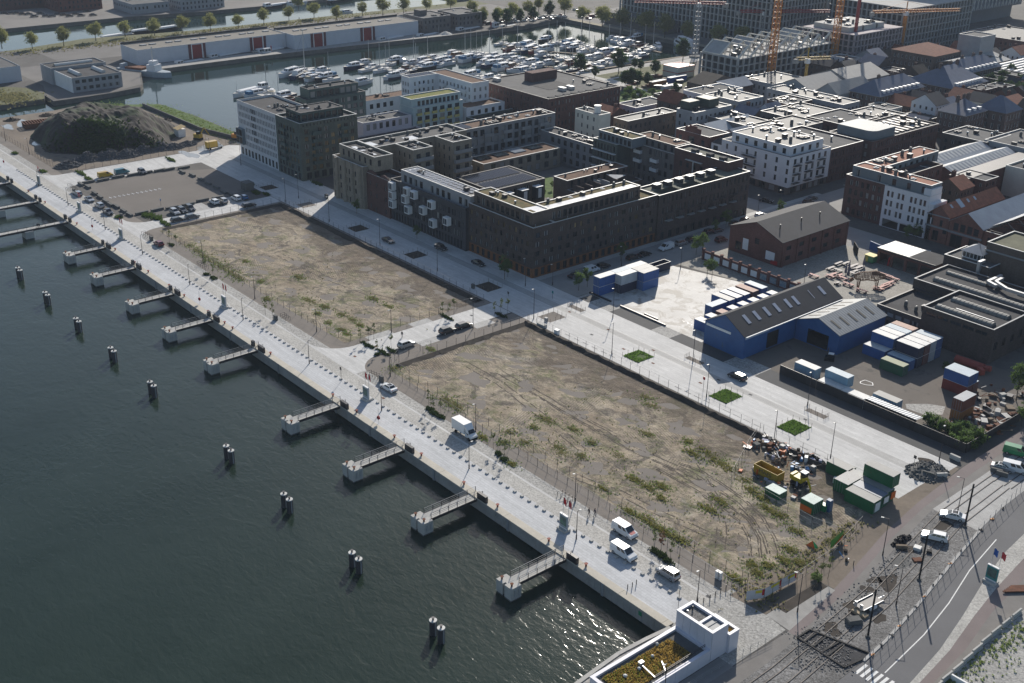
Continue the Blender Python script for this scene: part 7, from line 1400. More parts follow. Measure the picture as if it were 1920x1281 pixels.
fence('second wire fence inside the walk along the big sandy plot',[(-205.5,150),(-206.5,141),(-203,136.6),(-97.5,136.0),(-96.4,136.2)],3.6)
fence('slanting wire fence around the contractor heap',[(-129,180),(-126,172.6),(-120,160),(-100,158.8),(-94.5,160)],3.0)
fence('wire fence along the street corner near the cyan office cabins',[(-402.4,204),(-402.4,140),(-412,134.9),(-496,134.9)],3.0)
T=thing('fence_banner','white banners with yellow boxes on the fence at the big plot near end','banner',G(1398,1112));bp=[G(1398,1128),G(1432,1123),G(1463,1105),G(1492,1090)]
for a,b in zip(bp,bp[1:]):
    m=M();u=(b-a).normalized();nrm=Vector((u.y,-u.x,0));m.quad(a+Vector((0,0,.2)),b+Vector((0,0,.2)),b+Vector((0,0,2.1)),a+Vector((0,0,2.1)));obj('banner_sheet',m,mat('banner_white',(.55,.55,.58),.6,.1,.8,3.),T)
    m=M();c=a+u*1.6+nrm*.03;d=b-u*.5+nrm*.03;m.quad(c+Vector((0,0,1.35)),d+Vector((0,0,1.35)),d+Vector((0,0,1.9)),c+Vector((0,0,1.9)));obj('yellow_box',m,mat('banner_yellow',(.62,.52,.05),.6,.1),T)
    m=M();c=b-u*.45+nrm*.03;d=b-u*.05+nrm*.03;m.quad(c+Vector((0,0,.8)),d+Vector((0,0,.8)),d+Vector((0,0,2.0)),c+Vector((0,0,2.0)));obj('red_edge',m,m_red,T)
fence('temporary fence behind the pit of sand at the near end',[tuple(G(1397,1113))[:2],tuple(G(1432,1123))[:2],tuple(G(1463,1105))[:2],tuple(G(1494,1090))[:2],tuple(G(1560,1045))[:2],tuple(G(1615,985))[:2]],2.6)
for lb,pts_,nm2 in(('green and orange printed tarpaulin on the fence',[(1556,1030),(1580,1012)],'tarpaulin'),):
    a,b=G(1556,1032),G(1579,1014);m=M();m.add([a+Vector((0,0,.3)),b+Vector((0,0,.3)),b+Vector((0,0,2.3)),a+Vector((0,0,2.1)),b+Vector((0,0,1.1)),a+(b-a)*.3+Vector((0,0,.4))],[(5,1,4),(0,5,4,2,3)]);o=solo('tarpaulin',m,[mat('tarp_green',(.10,.30,.05),.6,.15)],lb,'tarpaulin',a)
    m=M();a2=a+Vector((.04,-.04,0));b2=b+Vector((.04,-.04,0));m.add([a2+(b-a)*.25+Vector((0,0,.35)),b2+Vector((0,0,.3)),b2+Vector((0,0,1.4))],[(0,1,2)]);q=link('orange_print',m.mesh('orange_print',[mat('tarp_orange',(.6,.13,.02),.6,.15)],a),o)
p=G(1522,1025);m=M();m.add([p+Vector(v)for v in((-1,-.5,0),(1,-.4,0),(.9,.8,0),(-.9,.8,0),(0,.1,1.2))],[(0,1,4),(2,3,4)],0);m.add([p+Vector(v)for v in((-1,-.5,0),(1,-.4,0),(.9,.8,0),(-.9,.8,0),(0,.1,1.2))],[(1,2,4),(3,0,4)],1);solo('small_tent',m,[MATS['tarp_orange'],mat('tent_green',(.02,.35,.10),.6,.1)],'little green and orange tent sheet lying on the sandy plot','tent',p)
# ================================================================ pump house
T=thing('pump_house','white panelled pump house with raised tower and planted roof at the near quay end','pump house',(-91,108,0))
def shell(x0,y0,x1,y1,z1,rim=.55,dep=.45,z0=0):
    m=M();pan=1.35
    n=max(1,round((x1-x0)/pan));w=(x1-x0)/n
    for i in range(n):q=M();q.box(x0+w*i+.02,y0-.06,z0,x0+w*(i+1)-.02,y0,z1-.1);obj('wall_panel',q,m_pn,T)
    n=max(1,round((y1-y0)/2.6));w=(y1-y0)/n
    for i in range(n):q=M();q.box(x1,y0+w*i+.02,z0,x1+.06,y0+w*(i+1)-.02,z1-.1);obj('wall_panel',q,m_pn,T)
    m=M();m.box(x0,y0+.005,z0,x1-.005,y1,z1-dep);obj('core',m,m_concd,T)
    m=M();ring(m,x0,y0,x1,y1,z1-.12,rim,.14,.08);obj('rim',m,m_pn,T)
    m=M();t=rim-.1;m.box(x0,y0,z1-dep,x0+t,y1,z1-.125);m.box(x1-t,y0,z1-dep,x1,y1,z1-.125);m.box(x0+t,y0,z1-dep,x1-t,y0+t,z1-.125);m.box(x0+t,y1-t,z1-dep,x1-t,y1,z1-.125);obj('upstand',m,m_pn,T)
m_pn=mat('panel_pearl',(.60,.60,.66),.45,.04,.4)
shell(-94.3,115.6,-87.0,119.3,5.55,.5);shell(-94.3,97.0,-87.0,115.55,2.45,.6);shell(-91.4,119.35,-86.6,121.6,3.6,.5)
m=M();m.quad((-93.7,116.1,5.12),(-90.2,116.1,5.12),(-90.2,118.8,5.12),(-93.7,118.8,5.12));obj('gravel_roof',m,m_gravel,T)
m=M();m.box(-90.2,116,5.1,-89.8,118.9,5.5);obj('divider',m,m_pn,T);m=M();m.box(-89.75,116.2,5.1,-87.6,118.7,5.2);m.box(-88.75,116.2,5.2,-88.65,118.7,5.3);obj('hatch',m,m_copg,T)
m=M();m.cyl(-93.1,117.9,5.1,5.9,.12,8);obj('roof_vent',m,m_met,T);m=M();m.cyl(-93.4,117.1,5.1,5.3,.12,8);obj('roof_vent',m,m_metl,T)
m=M();m.quad((-93.7,97.6,2.02),(-87.6,97.6,2.02),(-87.6,115.5,2.02),(-93.7,115.5,2.02));obj('roof',m,m_concd,T);m=M();m.quad((-93.2,98.2,2.08),(-88.3,98.2,2.08),(-88.3,113,2.08),(-93.2,113,2.08));obj('planted_roof',m,m_sedum,T)
m=M();m.quad((-90.9,119.9,3.2),(-87.2,119.9,3.2),(-87.2,121.1,3.2),(-90.9,121.1,3.2));obj('planted_roof',m,m_sedum,T)
r=random.Random(3);fg=foliage('roof_grass_ochre',(.33,.22,.06),(.48,.34,.10));fg2=foliage('roof_grass_green',(.20,.22,.04),(.32,.32,.07))
for fo,n,rng in((fg,2600,(98.4,112.8)),(fg2,1500,(98.4,108))):
    m=M()
    for i in range(n):
        x=r.uniform(-93.1,-88.4);y=r.uniform(*rng);a=r.uniform(0,6.28);h=r.uniform(.18,.42);d=.14
        if fo is fg2 and r.random()>(112-y)/14:continue
        m.add(((x-d*math.cos(a),y-d*math.sin(a),2.08),(x+d*math.cos(a),y+d*math.sin(a),2.08),(x+r.uniform(-.15,.15),y+r.uniform(-.15,.15),2.08+h)),((0,1,2),))
    o=obj('roof_grass',m,fo,T);o['kind']='stuff'
m=M()
for i in range(260):x=r.uniform(-90.8,-87.3);y=r.uniform(120,121.1);m.add(((x-.12,y,3.2),(x+.12,y+.05,3.2),(x,y,3.2+r.uniform(.2,.4))),((0,1,2),))
o=obj('roof_grass',m,fg,T);o['kind']='stuff'
for x,y,rr2 in((-91.7,107.6,.22),(-91.0,104.0,.25),(-91.2,101.2,.28),(-93.2,110.2,.2)):m=M();m.cyl(x,y,2.05,2.5,rr2,10);m.cyl(x,y,2.5,2.62,rr2*1.2,10,0,rr2*.5);obj('roof_vent',m,m_cop,T)
m=M();m.box(-91.8,104.5,2.3,-91.2,105.3,2.9);m.bar((-91.4,104.7,2.6),(-87.9,104.2,2.6),.16,.12);obj('roof_duct',m,m_metl,T);m=M();m.bar((-89.8,107.6,2.6),(-87.9,106.4,2.6),.16);obj('roof_duct',m,m_metl,T)
m=M();
for z in(2.75,3.05):m.bar((-87.9,104,z),(-87.9,115.2,z),.06)
for i in range(6):m.bar((-87.9,104.2+i*2.2,2.3),(-87.9,104.2+i*2.2,3.05),.06)
obj('roof_rail',m,m_met,T)
T=thing('railing','white quay head railing beside the pump house','railing',(-84.9,108,0))
L_=[(-85.3,97),(-85.1,112),(-84.9,121),(-84.2,127.4)]
for a,b in zip(L_,L_[1:]):
    n=int(math.dist(a,b)/1.6)
    for i in range(n):m=M();t=i/n;m.bar((a[0]+(b[0]-a[0])*t,a[1]+(b[1]-a[1])*t,0),(a[0]+(b[0]-a[0])*t,a[1]+(b[1]-a[1])*t,1.1),.05);obj('railing_post',m,m_copg,T)
m=M()
for a,b in zip(L_,L_[1:]):
    for z in(1.08,.75,.4):m.bar((a[0],a[1],z),(b[0],b[1],z),.04)
obj('rails',m,m_copg,T)
p=G(1321,1281);o=LP_.put((-86.2,104.5,0),0,'lamp post rising in front of the white pump house','lamp posts of side streets and yards');o['category']='street lamp'
T=thing('tram_track','two pairs of tram rails running through the ballast and the paved bed','tram track',(-80,150,0))
base=[(-80.0,100),(-80.6,122),(-81.6,134),(-83.0,150),(-85.8,167),(-88.1,181),(-88.8,200),(-89.4,240)]
for off in(0,1.45,3.6,5.05):
    m=M()
    for a,b in zip(base,base[1:]):
        k=.93 if a[1]>175 else 1.0;m.bar((a[0]+off+.5,a[1],.06),(b[0]+off*k+.5,b[1],.06),.12,.12)
    obj('rail',m,mat('rail_steel',(.085,.065,.055),.6,.2),T)
T=thing('pit_shoring','dark steel frame of an open pit across the tram track','pit frame',G(1560,1215))
for nx,(a,b)in enumerate([((1495,1196),(1583,1252)),((1518,1181),(1630,1225)),((1495,1196),(1518,1181)),((1540,1224),(1572,1205)),((1552,1230),(1580,1208)),((1583,1252),(1618,1236)),((1508,1204),(1530,1188)),((1525,1213),(1548,1195))]):m=M();m.bar(G(*a,.1),G(*b,.1),.26,.3);obj('steel_beam',m,m_black,T)
sheet('pit',[tuple(G(*q))[:2]for q in((1498,1196),(1517,1184),(1628,1226),(1616,1238),(1583,1250))],.03,m_tar)
r=random.Random(17)
m=M()
for i in range(900):
    px=r.uniform(1490,1600);py=r.uniform(1180,1262)
    if i>600:q=r.random();px=1500+260*q;py=1195-(px-1500)*.85+r.uniform(-14,44)
    elif r.random()<.5:px=r.gauss(1540,28);py=1186+(px-1500)*.55+r.gauss(16,9)
    p=G(px,py);s=r.uniform(.12,.34);m.obox((p.x,p.y,.02),s*.8,s*.6,s*.4,r.uniform(0,3))
o=struct('loose_stones',m,mat('stone_mixed',(.2,.195,.19),.9,.4,2.5,6.));o['kind']='stuff';o['label']='loose paving stones strewn round the tram pit'
# ================================================================ vehicles
m_tyre=mat('tyre',(.02,.02,.022),.85,.1,obj=True);m_lampc=mat('headlight_lens',(.6,.62,.62),.15,.05,spec=.8);m_lampr=mat('taillight_lens',(.35,.02,.02),.3,.05);m_cargl=glassy('car_glass',(.015,.018,.02),.05,.8)
PAINT={}
def paint(n,c,me=0.0):
    if n not in PAINT:
        m,nn,p=_new('car_paint_'+n);p.inputs['Base Color'].default_value=(*c,1);p.inputs['Roughness'].default_value=.3;p.inputs['Metallic'].default_value=me;p.inputs['Coat Weight'].default_value=.6;p.inputs['Coat Roughness'].default_value=.08
        f=_noise(nn,_pos(nn),2.0,3);c2=_mix(nn,f,tuple(k*.88 for k in c),c);nn.links.new(c2,p.inputs['Base Color']);PAINT[n]=m
    return PAINT[n]
for n,c,me in(('white',(.72,.73,.73),0),('silver',(.42,.43,.44),.5),('black',(.018,.018,.022),0),('red',(.16,.012,.02),0),('blue',(.04,.18,.38),0),('grey',(.12,.13,.145),.4),('darkred',(.08,.01,.015),0),('yellow',(.55,.33,.02),0),('teal',(.02,.16,.20),0),('green',(.02,.22,.08),0),('charcoal',(.04,.045,.055),.2)):paint(n,c,me)
KIND={
 'hatch':(4.1,1.75,[(-2.03,.3),(-2.05,.85),(-1.95,.95),(.95,.93),(1.75,.78),(2.0,.6),(2.03,.3)],(-1.95,.95,-1.55,.25,.92,1.47)),
 'saloon':(4.7,1.8,[(-2.33,.3),(-2.35,.8),(-2.25,.98),(-1.5,1.0),(1.0,.95),(2.1,.75),(2.33,.55),(2.35,.3)],(-1.75,1.05,-.95,.2,.95,1.44)),
 'estate':(4.7,1.82,[(-2.33,.3),(-2.35,.85),(-2.28,1.0),(1.0,.97),(2.1,.78),(2.33,.55),(2.35,.3)],(-2.25,1.05,-1.85,.25,.97,1.5)),
 'suv':(4.5,1.85,[(-2.22,.35),(-2.25,.95),(-2.15,1.08),(.95,1.06),(1.9,.95),(2.22,.7),(2.25,.35)],(-2.12,.98,-1.8,.3,1.05,1.68)),
 'mpv':(4.45,1.82,[(-2.2,.3),(-2.22,.95),(-2.15,1.05),(1.1,1.02),(1.95,.82),(2.2,.55),(2.22,.3)],(-2.12,1.15,-1.85,.3,1.02,1.75)),
 'van':(5.2,1.95,[(-2.58,.35),(-2.6,1.15),(-2.58,1.2),(1.55,1.2),(2.35,1.0),(2.55,.7),(2.6,.35)],(-2.57,1.6,-2.5,.75,1.18,2.0)),
 'pickup':(5.1,1.85,[(-2.5,.4),(-2.55,.95),(-2.5,1.0),(1.2,1.02),(2.2,.9),(2.5,.7),(2.52,.4)],(-.9,1.15,-.75,.45,1.0,1.7))}
def vehicle(kind,col,extra=None):
    L,W,prof,(a0,a1,r0,r1,zb,zr)=KIND[kind];T=link({'van':'delivery_van','pickup':'pickup_truck'}.get(kind,'parked_car'),None);w=W/2;P=paint(col,(1,1,1))
    m=M();n=len(prof);cx=0;cz=.6
    sl_=[(-w,.93),(-w+.1,1.0),(w-.1,1.0),(w,.93)];vs=[]
    for y,k in sl_:vs+=[(x*(.985 if k<1 else 1),y,cz+(z-cz)*k)for x,z in prof]
    fs=[]
    for s in range(3):
        for i in range(n):a=s*n+i;b=s*n+(i+1)%n;fs.append((a,a+n,b+n,b))
    fs+=[tuple(range(n)),tuple(range(4*n-1,3*n-1,-1))];m.add(vs,fs)
    wb,wr=w-.07,w-.24 if kind!='van' else w-.14
    V=[(a0,-wb,zb),(a1,-wb,zb),(a1,wb,zb),(a0,wb,zb),(r0,-wr,zr),(r1,-wr,zr),(r1,wr,zr),(r0,wr,zr)]
    m.add(V,((0,1,5,4),(1,2,6,5),(2,3,7,6),(3,0,4,7),(4,5,6,7)));link('body',m.mesh('body',[P]),T)
    lerp=lambda a,b,t:Vector(a)+(Vector(b)-Vector(a))*t
    def pane(A,B,C,D,s0,s1,t0=.12,t1=.9):
        A,B,C,D=V[A],V[B],V[C],V[D];nn_=(Vector(B)-Vector(A)).cross(Vector(D)-Vector(A)).normalized()*.012;f=lambda s,t:lerp(lerp(A,B,s),lerp(D,C,s),t)+nn_;q.quad(f(s0,t0),f(s1,t0),f(s1,t1),f(s0,t1))
    q=M();pane(1,2,6,5,.06,.94,.06,.94);link('windscreen',q.mesh('windscreen',[m_cargl]),T)
    if not(kind=='van' and extra=='closed'):q=M();pane(3,0,4,7,.08,.92,.2,.88);link('rear_window',q.mesh('rear_window',[m_cargl]),T)
    sp=[(.72,.93)]if kind=='van' else[(.08,.34),(.37,.63),(.66,.93)]
    if kind=='van' and extra!='closed':sp+=[(.44,.66)]
    for s0,s1 in sp:
        q=M();pane(0,1,5,4,s0,s1,.14,.86);link('side_window',q.mesh('side_window',[m_cargl]),T);q=M();pane(2,3,7,6,1-s1,1-s0,.14,.86);link('side_window',q.mesh('side_window',[m_cargl]),T)
    if col in('white','silver')and kind=='saloon':q=M();q.quad((r0+.1,-wr+.15,zr+.01),(r1-.1,-wr+.15,zr+.01),(r1-.1,wr-.15,zr+.01),(r0+.1,wr-.15,zr+.01));link('glass_roof',q.mesh('glass_roof',[m_cargl]),T)
    for sx in(-1,1):
        for sy in(-1,1):
            q=M();x=sx*L*.31;q.tube((x,sy*(w-.22),.33),(x,sy*(w+.01),.33),.33,n=12);wh_=link('wheel',q.mesh('wheel',[m_tyre]),T);q=M();q.tube((x,sy*(w+.0),.33),(x,sy*(w+.025),.33),.2,n=8);link('rim',q.mesh('rim',[m_metl]),wh_)
    for sy in(-1,1):q=M();q.box(L/2-.16,sy*(w-.32)-.2,.62,L/2-.01,sy*(w-.32)+.2,.78);link('headlight',q.mesh('headlight',[m_lampc]),T);q=M();q.box(-L/2-.01,sy*(w-.2)-.13,.75,-L/2+.1,sy*(w-.2)+.13,.95);link('taillight',q.mesh('taillight',[m_lampr]),T)
    q=M();q.box(L/2-.05,-w+.2,.35,L/2+.03,w-.2,.52);q.box(-L/2-.03,-w+.2,.35,-L/2+.05,w-.2,.52);link('bumper',q.mesh('bumper',[m_tyre]),T)
    if extra=='rack':
        q=M()
        for i in range(6):q.bar((r0+.2+i*.48,-wr,zr+.14),(r0+.2+i*.48,wr,zr+.14),.06)
        for y in(-wr+.1,0,wr-.1):q.bar((r0+.1,y,zr+.16),(r1-.3,y,zr+.16),.06)
        link('roof_rack',q.mesh('roof_rack',[m_white]),T);q=M();q.quad((1.5,-.7,1.225),(2.2,-.6,1.06),(2.2,.6,1.06),(1.5,.7,1.225));link('red_stripes',q.mesh('red_stripes',[mat('stripes_red',(.5,.1,.1),.5,.5,3.,6.)]),T)
    if kind=='pickup':q=M();q.box(-2.4,-.8,1.0,-1.0,.8,1.04);link('load_bed',q.mesh('load_bed',[m_black]),T)
    return T
def rename(T,label,loc,rz,cat='car',group=None):T.location=loc;T.rotation_euler=(0,0,rz);T['label']=label;T['category']=cat;T.update_tag();(group and T.__setitem__('group',group));return T
VP={}
def car(kind,col,x,y,rz,label,extra=None,group=None,cat=None):
    k=(kind,col,extra)
    if k not in VP:VP[k]=Proto(vehicle(kind,col,extra))
    o=VP[k].put((x,y,.016),rz,label,group);o['category']=cat or('van' if kind=='van' else 'car');return o
g=lambda px,py:tuple(G(px,py))[:2]
H=PI/2
car('van','white',*g(1171,1001),0,'white van with a roof rack and red stripes on the bonnet','rack','vans parked on the quay');car('van','white',*g(1169,1042),0,'white van with side window parked half on the promenade edge',None,'vans parked on the quay')
car('mpv','silver',*g(1252,1080),PI,'silver estate car parked at the near end of the quay');car('saloon','white',*g(729,731),PI+.03,'white saloon with a dark glass roof by the cycle racks')
car('hatch','red',*g(298,460),PI,'dark red hatchback alone by the first dug plot');car('suv','silver',*g(762,650),H+.05,'silver off-road car on the cross street between the plots');car('suv','black',*g(839,624),H,'black car, nearer of the two black ones on the cross street');car('estate','black',*g(870,614),H,'black car, farther of the two black ones on the cross street')
for k,c,px,py,rz,lb in[('estate','silver',146,366,PI,'silver car at the far end of the row by the gravel car park'),('saloon','silver',168,377,0,'silver saloon, second in the row by the gravel car park'),('mpv','silver',187,389,PI,'pale grey van-like car, third in the row by the gravel car park'),('pickup','charcoal',203,401,0,'dark pickup with open bed at the near end of the car park row'),
    ('suv','silver',328,401,0,'pale car at the left of three cars nosed up to the car park kerb'),('suv','charcoal',342,398,0,'dark car in the middle of three nosed up to the car park kerb'),('mpv','charcoal',357,394,0,'dark car at the right of three nosed up to the car park kerb'),('estate','charcoal',334,415,H,'dark car parked along the fence, the left one'),('estate','grey',361,409,H,'grey estate car parked along the fence, beside a dark one'),
    ('suv','white',402,382,PI,'white car, left of the pale pair by the lamp'),('mpv','silver',418,380,PI,'silver car, right of the pale pair by the lamp'),('mpv','white',443,375,PI,'pale car beside the small blue car'),('hatch','blue',457,373,PI,'bright blue small car near the brown shed'),('estate','black',467,388,H,'black estate car at the street corner by the brown shed'),
    ('saloon','black',728,454,0,'black car in the shade near the first dark soil square'),('suv','charcoal',827,468,0,'dark car in the shade before the black clad block'),('saloon','charcoal',897,497,0,'dark saloon in the shade at the dark brick corner'),('estate','black',1382,710,PI,'black car with a pale roof in front of the blue shed'),
    ('saloon','charcoal',1079,520,H,'dark car at the near end of the side street, behind the young trees'),('suv','black',1131,503,H,'black car left of the oval street tree'),('estate','black',1187,486,H,'black car right of the oval street tree'),('saloon','black',1208,480,H,'black saloon behind the white panel van'),('mpv','silver',1277,459,H,'silver car ahead of the white panel van'),('suv','charcoal',1297,453,H,'dark car under the airy street trees'),
    ('suv','charcoal',1330,438,H,'dark car at the far side of the airy trees'),('saloon','grey',1344,435,H,'grey car in the farther shaded row'),('mpv','darkred',1352,453,H,'dark red people carrier facing the warehouse gate'),('suv','charcoal',1378,423,H,'dark car just left of the plain roofed warehouse'),('suv','darkred',1398,417,H,'dark red car beyond the plain roofed warehouse'),('estate','white',1426,407,H,'pale sunlit car at the street crossing'),('saloon','black',1437,379,.4,'black saloon in front of the white balcony block'),('suv','charcoal',1515,382,H,'dark car in shade right of the white balcony block'),('saloon','charcoal',1522,375,H,'second dark car in shade right of the white balcony block')]:car(k,c,*g(px,py),rz,lb)
car('van','white',*g(1109,510),H,'small white van behind the young trees of the side street');car('van','white',*g(1249,468),-H,'white panel van with a red mark driving in the shaded side street','closed')
car('van','yellow',*g(198,332),H,'yellow van on the far cross street','closed');car('van','teal',*g(229,326),H,'teal van on the far cross street','closed');car('suv','charcoal',*g(267,325),0,'dark car with orange gear beside it at the far car park edge')
car('saloon','white',-85.0,181.6,.42+PI,'white saloon on the tram bed, the farther of two');car('estate','white',-83.4,172.8,.45+PI,'white estate car on the ballast, the nearer of two')
car('van','white',-86.2,207.0,.35,'white van cut off by the right edge behind concrete blocks');car('saloon','silver',-88.0,205.4,.35,'silver car beside the white van at the right edge');car('van','green',-89.4,213.4,.3,'green and orange works van cut off at the right edge','closed')
car('hatch','white',*g(1742,480),.3,'white car parked behind the half ribbed car shed')
rc=random.Random(31);cg='cars parked along the white dock warehouse'
for i,(px,py)in enumerate([(652,79),(662,76),(672,75),(688,73),(710,70),(722,68),(745,66),(760,64),(773,62),(632,82),(480,99),(560,90)]):car(rc.choice(['saloon','suv']),rc.choice(['black','charcoal','white','silver']),*g(px,py),H,'small car parked against the white dock warehouse',None,cg)
for i in range(34):p=G(905+i*4.6+rc.uniform(-2,2),45-i*.35+rc.uniform(-4,3));car(rc.choice(['saloon','suv','hatch']),rc.choice(['black','charcoal','white','silver','red']),p.x,p.y,rc.choice((H,0)),'small car in the crowded car park at the far dock corner',None,'cars in the car park at the dock corner')
for i in range(40):p=G(1080+i*7+rc.uniform(-3,3),26+i*1.1+rc.uniform(-7,7));car(rc.choice(['saloon','suv','van']),rc.choice(['black','red','white','silver']),p.x,p.y,rc.choice((H,0)),'small vehicle among the building works beyond the far quay trees',None,'vehicles beyond the far quay trees')
for i in range(16):p=G(10+i*11,30-i*.3+rc.uniform(-5,5));car('saloon',rc.choice(['black','charcoal']),p.x,p.y,1.2,'dark car in a row on the far canal bank',None,'cars on the far canal bank')
def box_truck(label,x,y,rz,c1,c2,L=4.2,cat='box truck'):
    T=thing('box_truck',label,cat,(0,0,0));m=M();m.box(-3.2,-1.05,.95,-3.2+L,1.05,3.15);obj('cargo_box',m,c2,T);m=M();m.add([(1.15,-.95,.5),(3.2,-.85,.5),(3.2,.85,.5),(1.15,.95,.5),(1.15,-.95,2.2),(1.9,-.8,2.2),(1.9,.8,2.2),(1.15,.95,2.2),(2.45,-.88,1.35),(2.45,.88,1.35),(3.15,-.85,1.05),(3.15,.85,1.05)],[(0,1,10,8,5,4),(2,3,7,6,9,11),(1,2,11,10),(10,11,9,8),(8,9,6,5),(4,5,6,7),(3,0,4,7)]);obj('cab',m,c1,T)
    m=M();m.quad((2.44,-.8,1.42),(2.44,.8,1.42),(1.95,.72,2.12),(1.95,-.72,2.12));m.v=[(a+.03,b,c+.02)for a,b,c in m.v];obj('windscreen',m,m_cargl,T)
    for s in(-1,1):m=M();P=[(1.4,s*.955,1.35),(2.3,s*.905,1.35),(1.85,s*.84,2.05),(1.4,s*.94,2.05)];m.add(P,[(0,1,2,3)if s<0 else(3,2,1,0)]);obj('side_window',m,m_cargl,T)
    m=M();m.add([(1.0,-1.0,2.2),(1.0,1.0,2.2),(1.0,1.0,3.1),(1.0,-1.0,3.1),(1.95,-.8,2.22),(1.95,.8,2.22)],[(4,5,2,3),(0,4,3),(5,1,2)]);obj('wind_deflector',m,c1,T)
    m=M();m.box(-3.2,-.5,.55,1.2,.5,.94);m.box(-3.3,-.95,.5,-3.1,.95,.7);obj('chassis',m,m_tyre,T)
    for xx in(-2.0,2.45):
        for s in(-1,1):m=M();m.tube((xx,s*.72,.36),(xx,s*.98,.36),.36,n=12);obj('wheel',m,m_tyre,T)
    m=M();m.box(3.1,-.85,.35,3.3,.85,.65);obj('bumper',m,m_tyre,T)
    for s in(-1,1):m=M();m.box(3.1,s*.68-.15,.75,3.22,s*.68+.15,.95);obj('headlight',m,m_lampc,T);m=M();m.box(2.2,s*1.0-.05,1.3,2.3,s*1.15,1.65);obj('mirror',m,m_tyre,T)
    T.location=(x,y,.016);T.rotation_euler=(0,0,rz);return T
box_truck('white box truck parked on the quay road beside the big plot',-166.6,130.0,.0,paint('white',0),m_white);p=G(402,279);box_truck('yellow and white box truck on the wet site by the white office',p.x,p.y,H,paint('white',0),paint('yellow',0))
# ================================================================ containers and cabins
CT={}
def cmat(n,c):return corrug('container_'+n,c,.28,0,.55,var=.15,stain=((.13,.06,.035),.9,.64),depth=.04)
cols={'blue':(.03,.10,.30),'blue2':(.05,.13,.33),'navy':(.02,.025,.06),'white':(.50,.53,.55),'palegrey':(.42,.45,.48),'rust':(.19,.06,.04),'red':(.20,.035,.03),'green':(.03,.11,.06),'lightblue':(.22,.36,.48),'orange':(.34,.14,.04),'cgreen':(.01,.125,.045)}
tops={'w':mat('top_white',(.60,.60,.58),.6,.1,.5,stain=((.3,.2,.12),1.2,.62)),'b':mat('top_paleblue',(.36,.44,.50),.6,.1,.5,stain=((.2,.13,.1),1.2,.6)),'s':mat('top_salmon',(.50,.33,.26),.7,.12,.6),'g':mat('top_grey',(.36,.36,.35),.6,.1,.5,stain=((.22,.15,.1),1.2,.6)),'y':mat('top_lime',(.33,.35,.23),.7,.1,.6),'d':mat('top_steel',(.16,.19,.24),.5,.1,.6),'m':mat('top_mint',(.50,.60,.55),.6,.12,.5,stain=((.25,.28,.25),1.,.58)),'t':mat('top_taupe',(.26,.26,.25),.6,.1,.5)}
def cont(x,y,z,ax,col,top,label,L=6.06,H_=2.59,W=2.44,cat='shipping container',group=None):
    lx,ly=(L,W)if ax=='x' else(W,L);T=thing('shipping_container' if cat!='site cabin' else 'site_cabin',label,cat,(x+lx/2,y+ly/2,z),group=group)
    m=M();c=cmat(col,cols[col]);n=int(L/.42)
    m.box(x+.03,y+.03,z+.12,x+lx-.03,y+ly-.03,z+H_-.12);obj('box_body',m,c,T)
    m=M()
    for i in range(n):
        t=.25+(L-.5)*(i+.5)/n
        if ax=='x':m.box(x+t-.1,y-.0,z+.18,x+t+.1,y+.03,z+H_-.18)
        else:m.box(x+lx-.03,y+t-.1,z+.18,x+lx,y+t+.1,z+H_-.18)
    o=obj('side_ribs',m,c,T);o['kind']='stuff'
    m=M();m.box(x,y,z+H_-.12,x+lx,y+ly,z+H_-.02);obj('roof',m,tops[top],T)
    m=M()
    for a in(x,x+lx-.12):
        for b in(y,y+ly-.12):m.box(a,b,z,a+.12,b+.12,z+H_-.121)
    m.box(x+.12,y,z,x+lx-.12,y+.1,z+.12);m.box(x+lx-.1,y+.12,z,x+lx,y+ly-.12,z+.12);o=obj('corner_frame',m,c,T);o['kind']='stuff'
    m=M()
    if ax=='x':
        for k in range(4):m.bar((x+lx+.02,y+.35+k*.58,z+.15),(x+lx+.02,y+.35+k*.58,z+H_-.2),.05)
    else:
        for k in range(4):m.bar((x+.35+k*.58,y-.02,z+.15),(x+.35+k*.58,y-.02,z+H_-.2),.05)
    o=obj('lock_rods',m,m_copg,T);o['kind']='stuff';return T
gs='containers stacked at the edge of the bright concrete yard'
for a in[(-206.4,205.2,'y','blue','w','near left'),(-206.4,211.4,'y','blue2','b','middle left'),(-203.9,210.9,'y','navy','w','middle front'),(-206.6,217.5,'y','blue','w','far left'),(-204.1,217.3,'y','blue2','g','far middle'),(-201.6,217.1,'y','blue2','g','far right')]:
    cont(a[0],a[1],.02,a[2],a[3],a[4],('navy' if a[3]=='navy' else 'blue')+' container, lower one of the '+a[5]+' stack by the concrete yard',group=gs)
    c2={'middle left':'lightblue','middle front':'palegrey'}.get(a[5],'blue');cont(a[0],a[1]+.02,2.62,a[2],c2,a[4],{'lightblue':'pale blue','palegrey':'pale grey'}.get(c2,'blue')+' container, upper one of the '+a[5]+' stack by the concrete yard',group=gs)
T=thing('open_skip','long dark open topped container behind the blue container stacks','skip',(-208,227,0));m=M()
for b in((-208.6,223.6,0,-208.5,235.6,2.2),(-206.2,223.6,0,-206.1,235.6,2.2),(-208.5,223.6,0,-206.2,223.7,2.2),(-208.5,235.5,0,-206.2,235.6,2.2),(-208.5,223.7,.1,-206.2,235.5,.2)):m.box(*b)
obj('skip_body',m,cmat('navy',0),T);m=M();ring(m,-208.6,223.6,-206.1,235.6,2.2,.15,.08);obj('rim',m,m_cop,T)
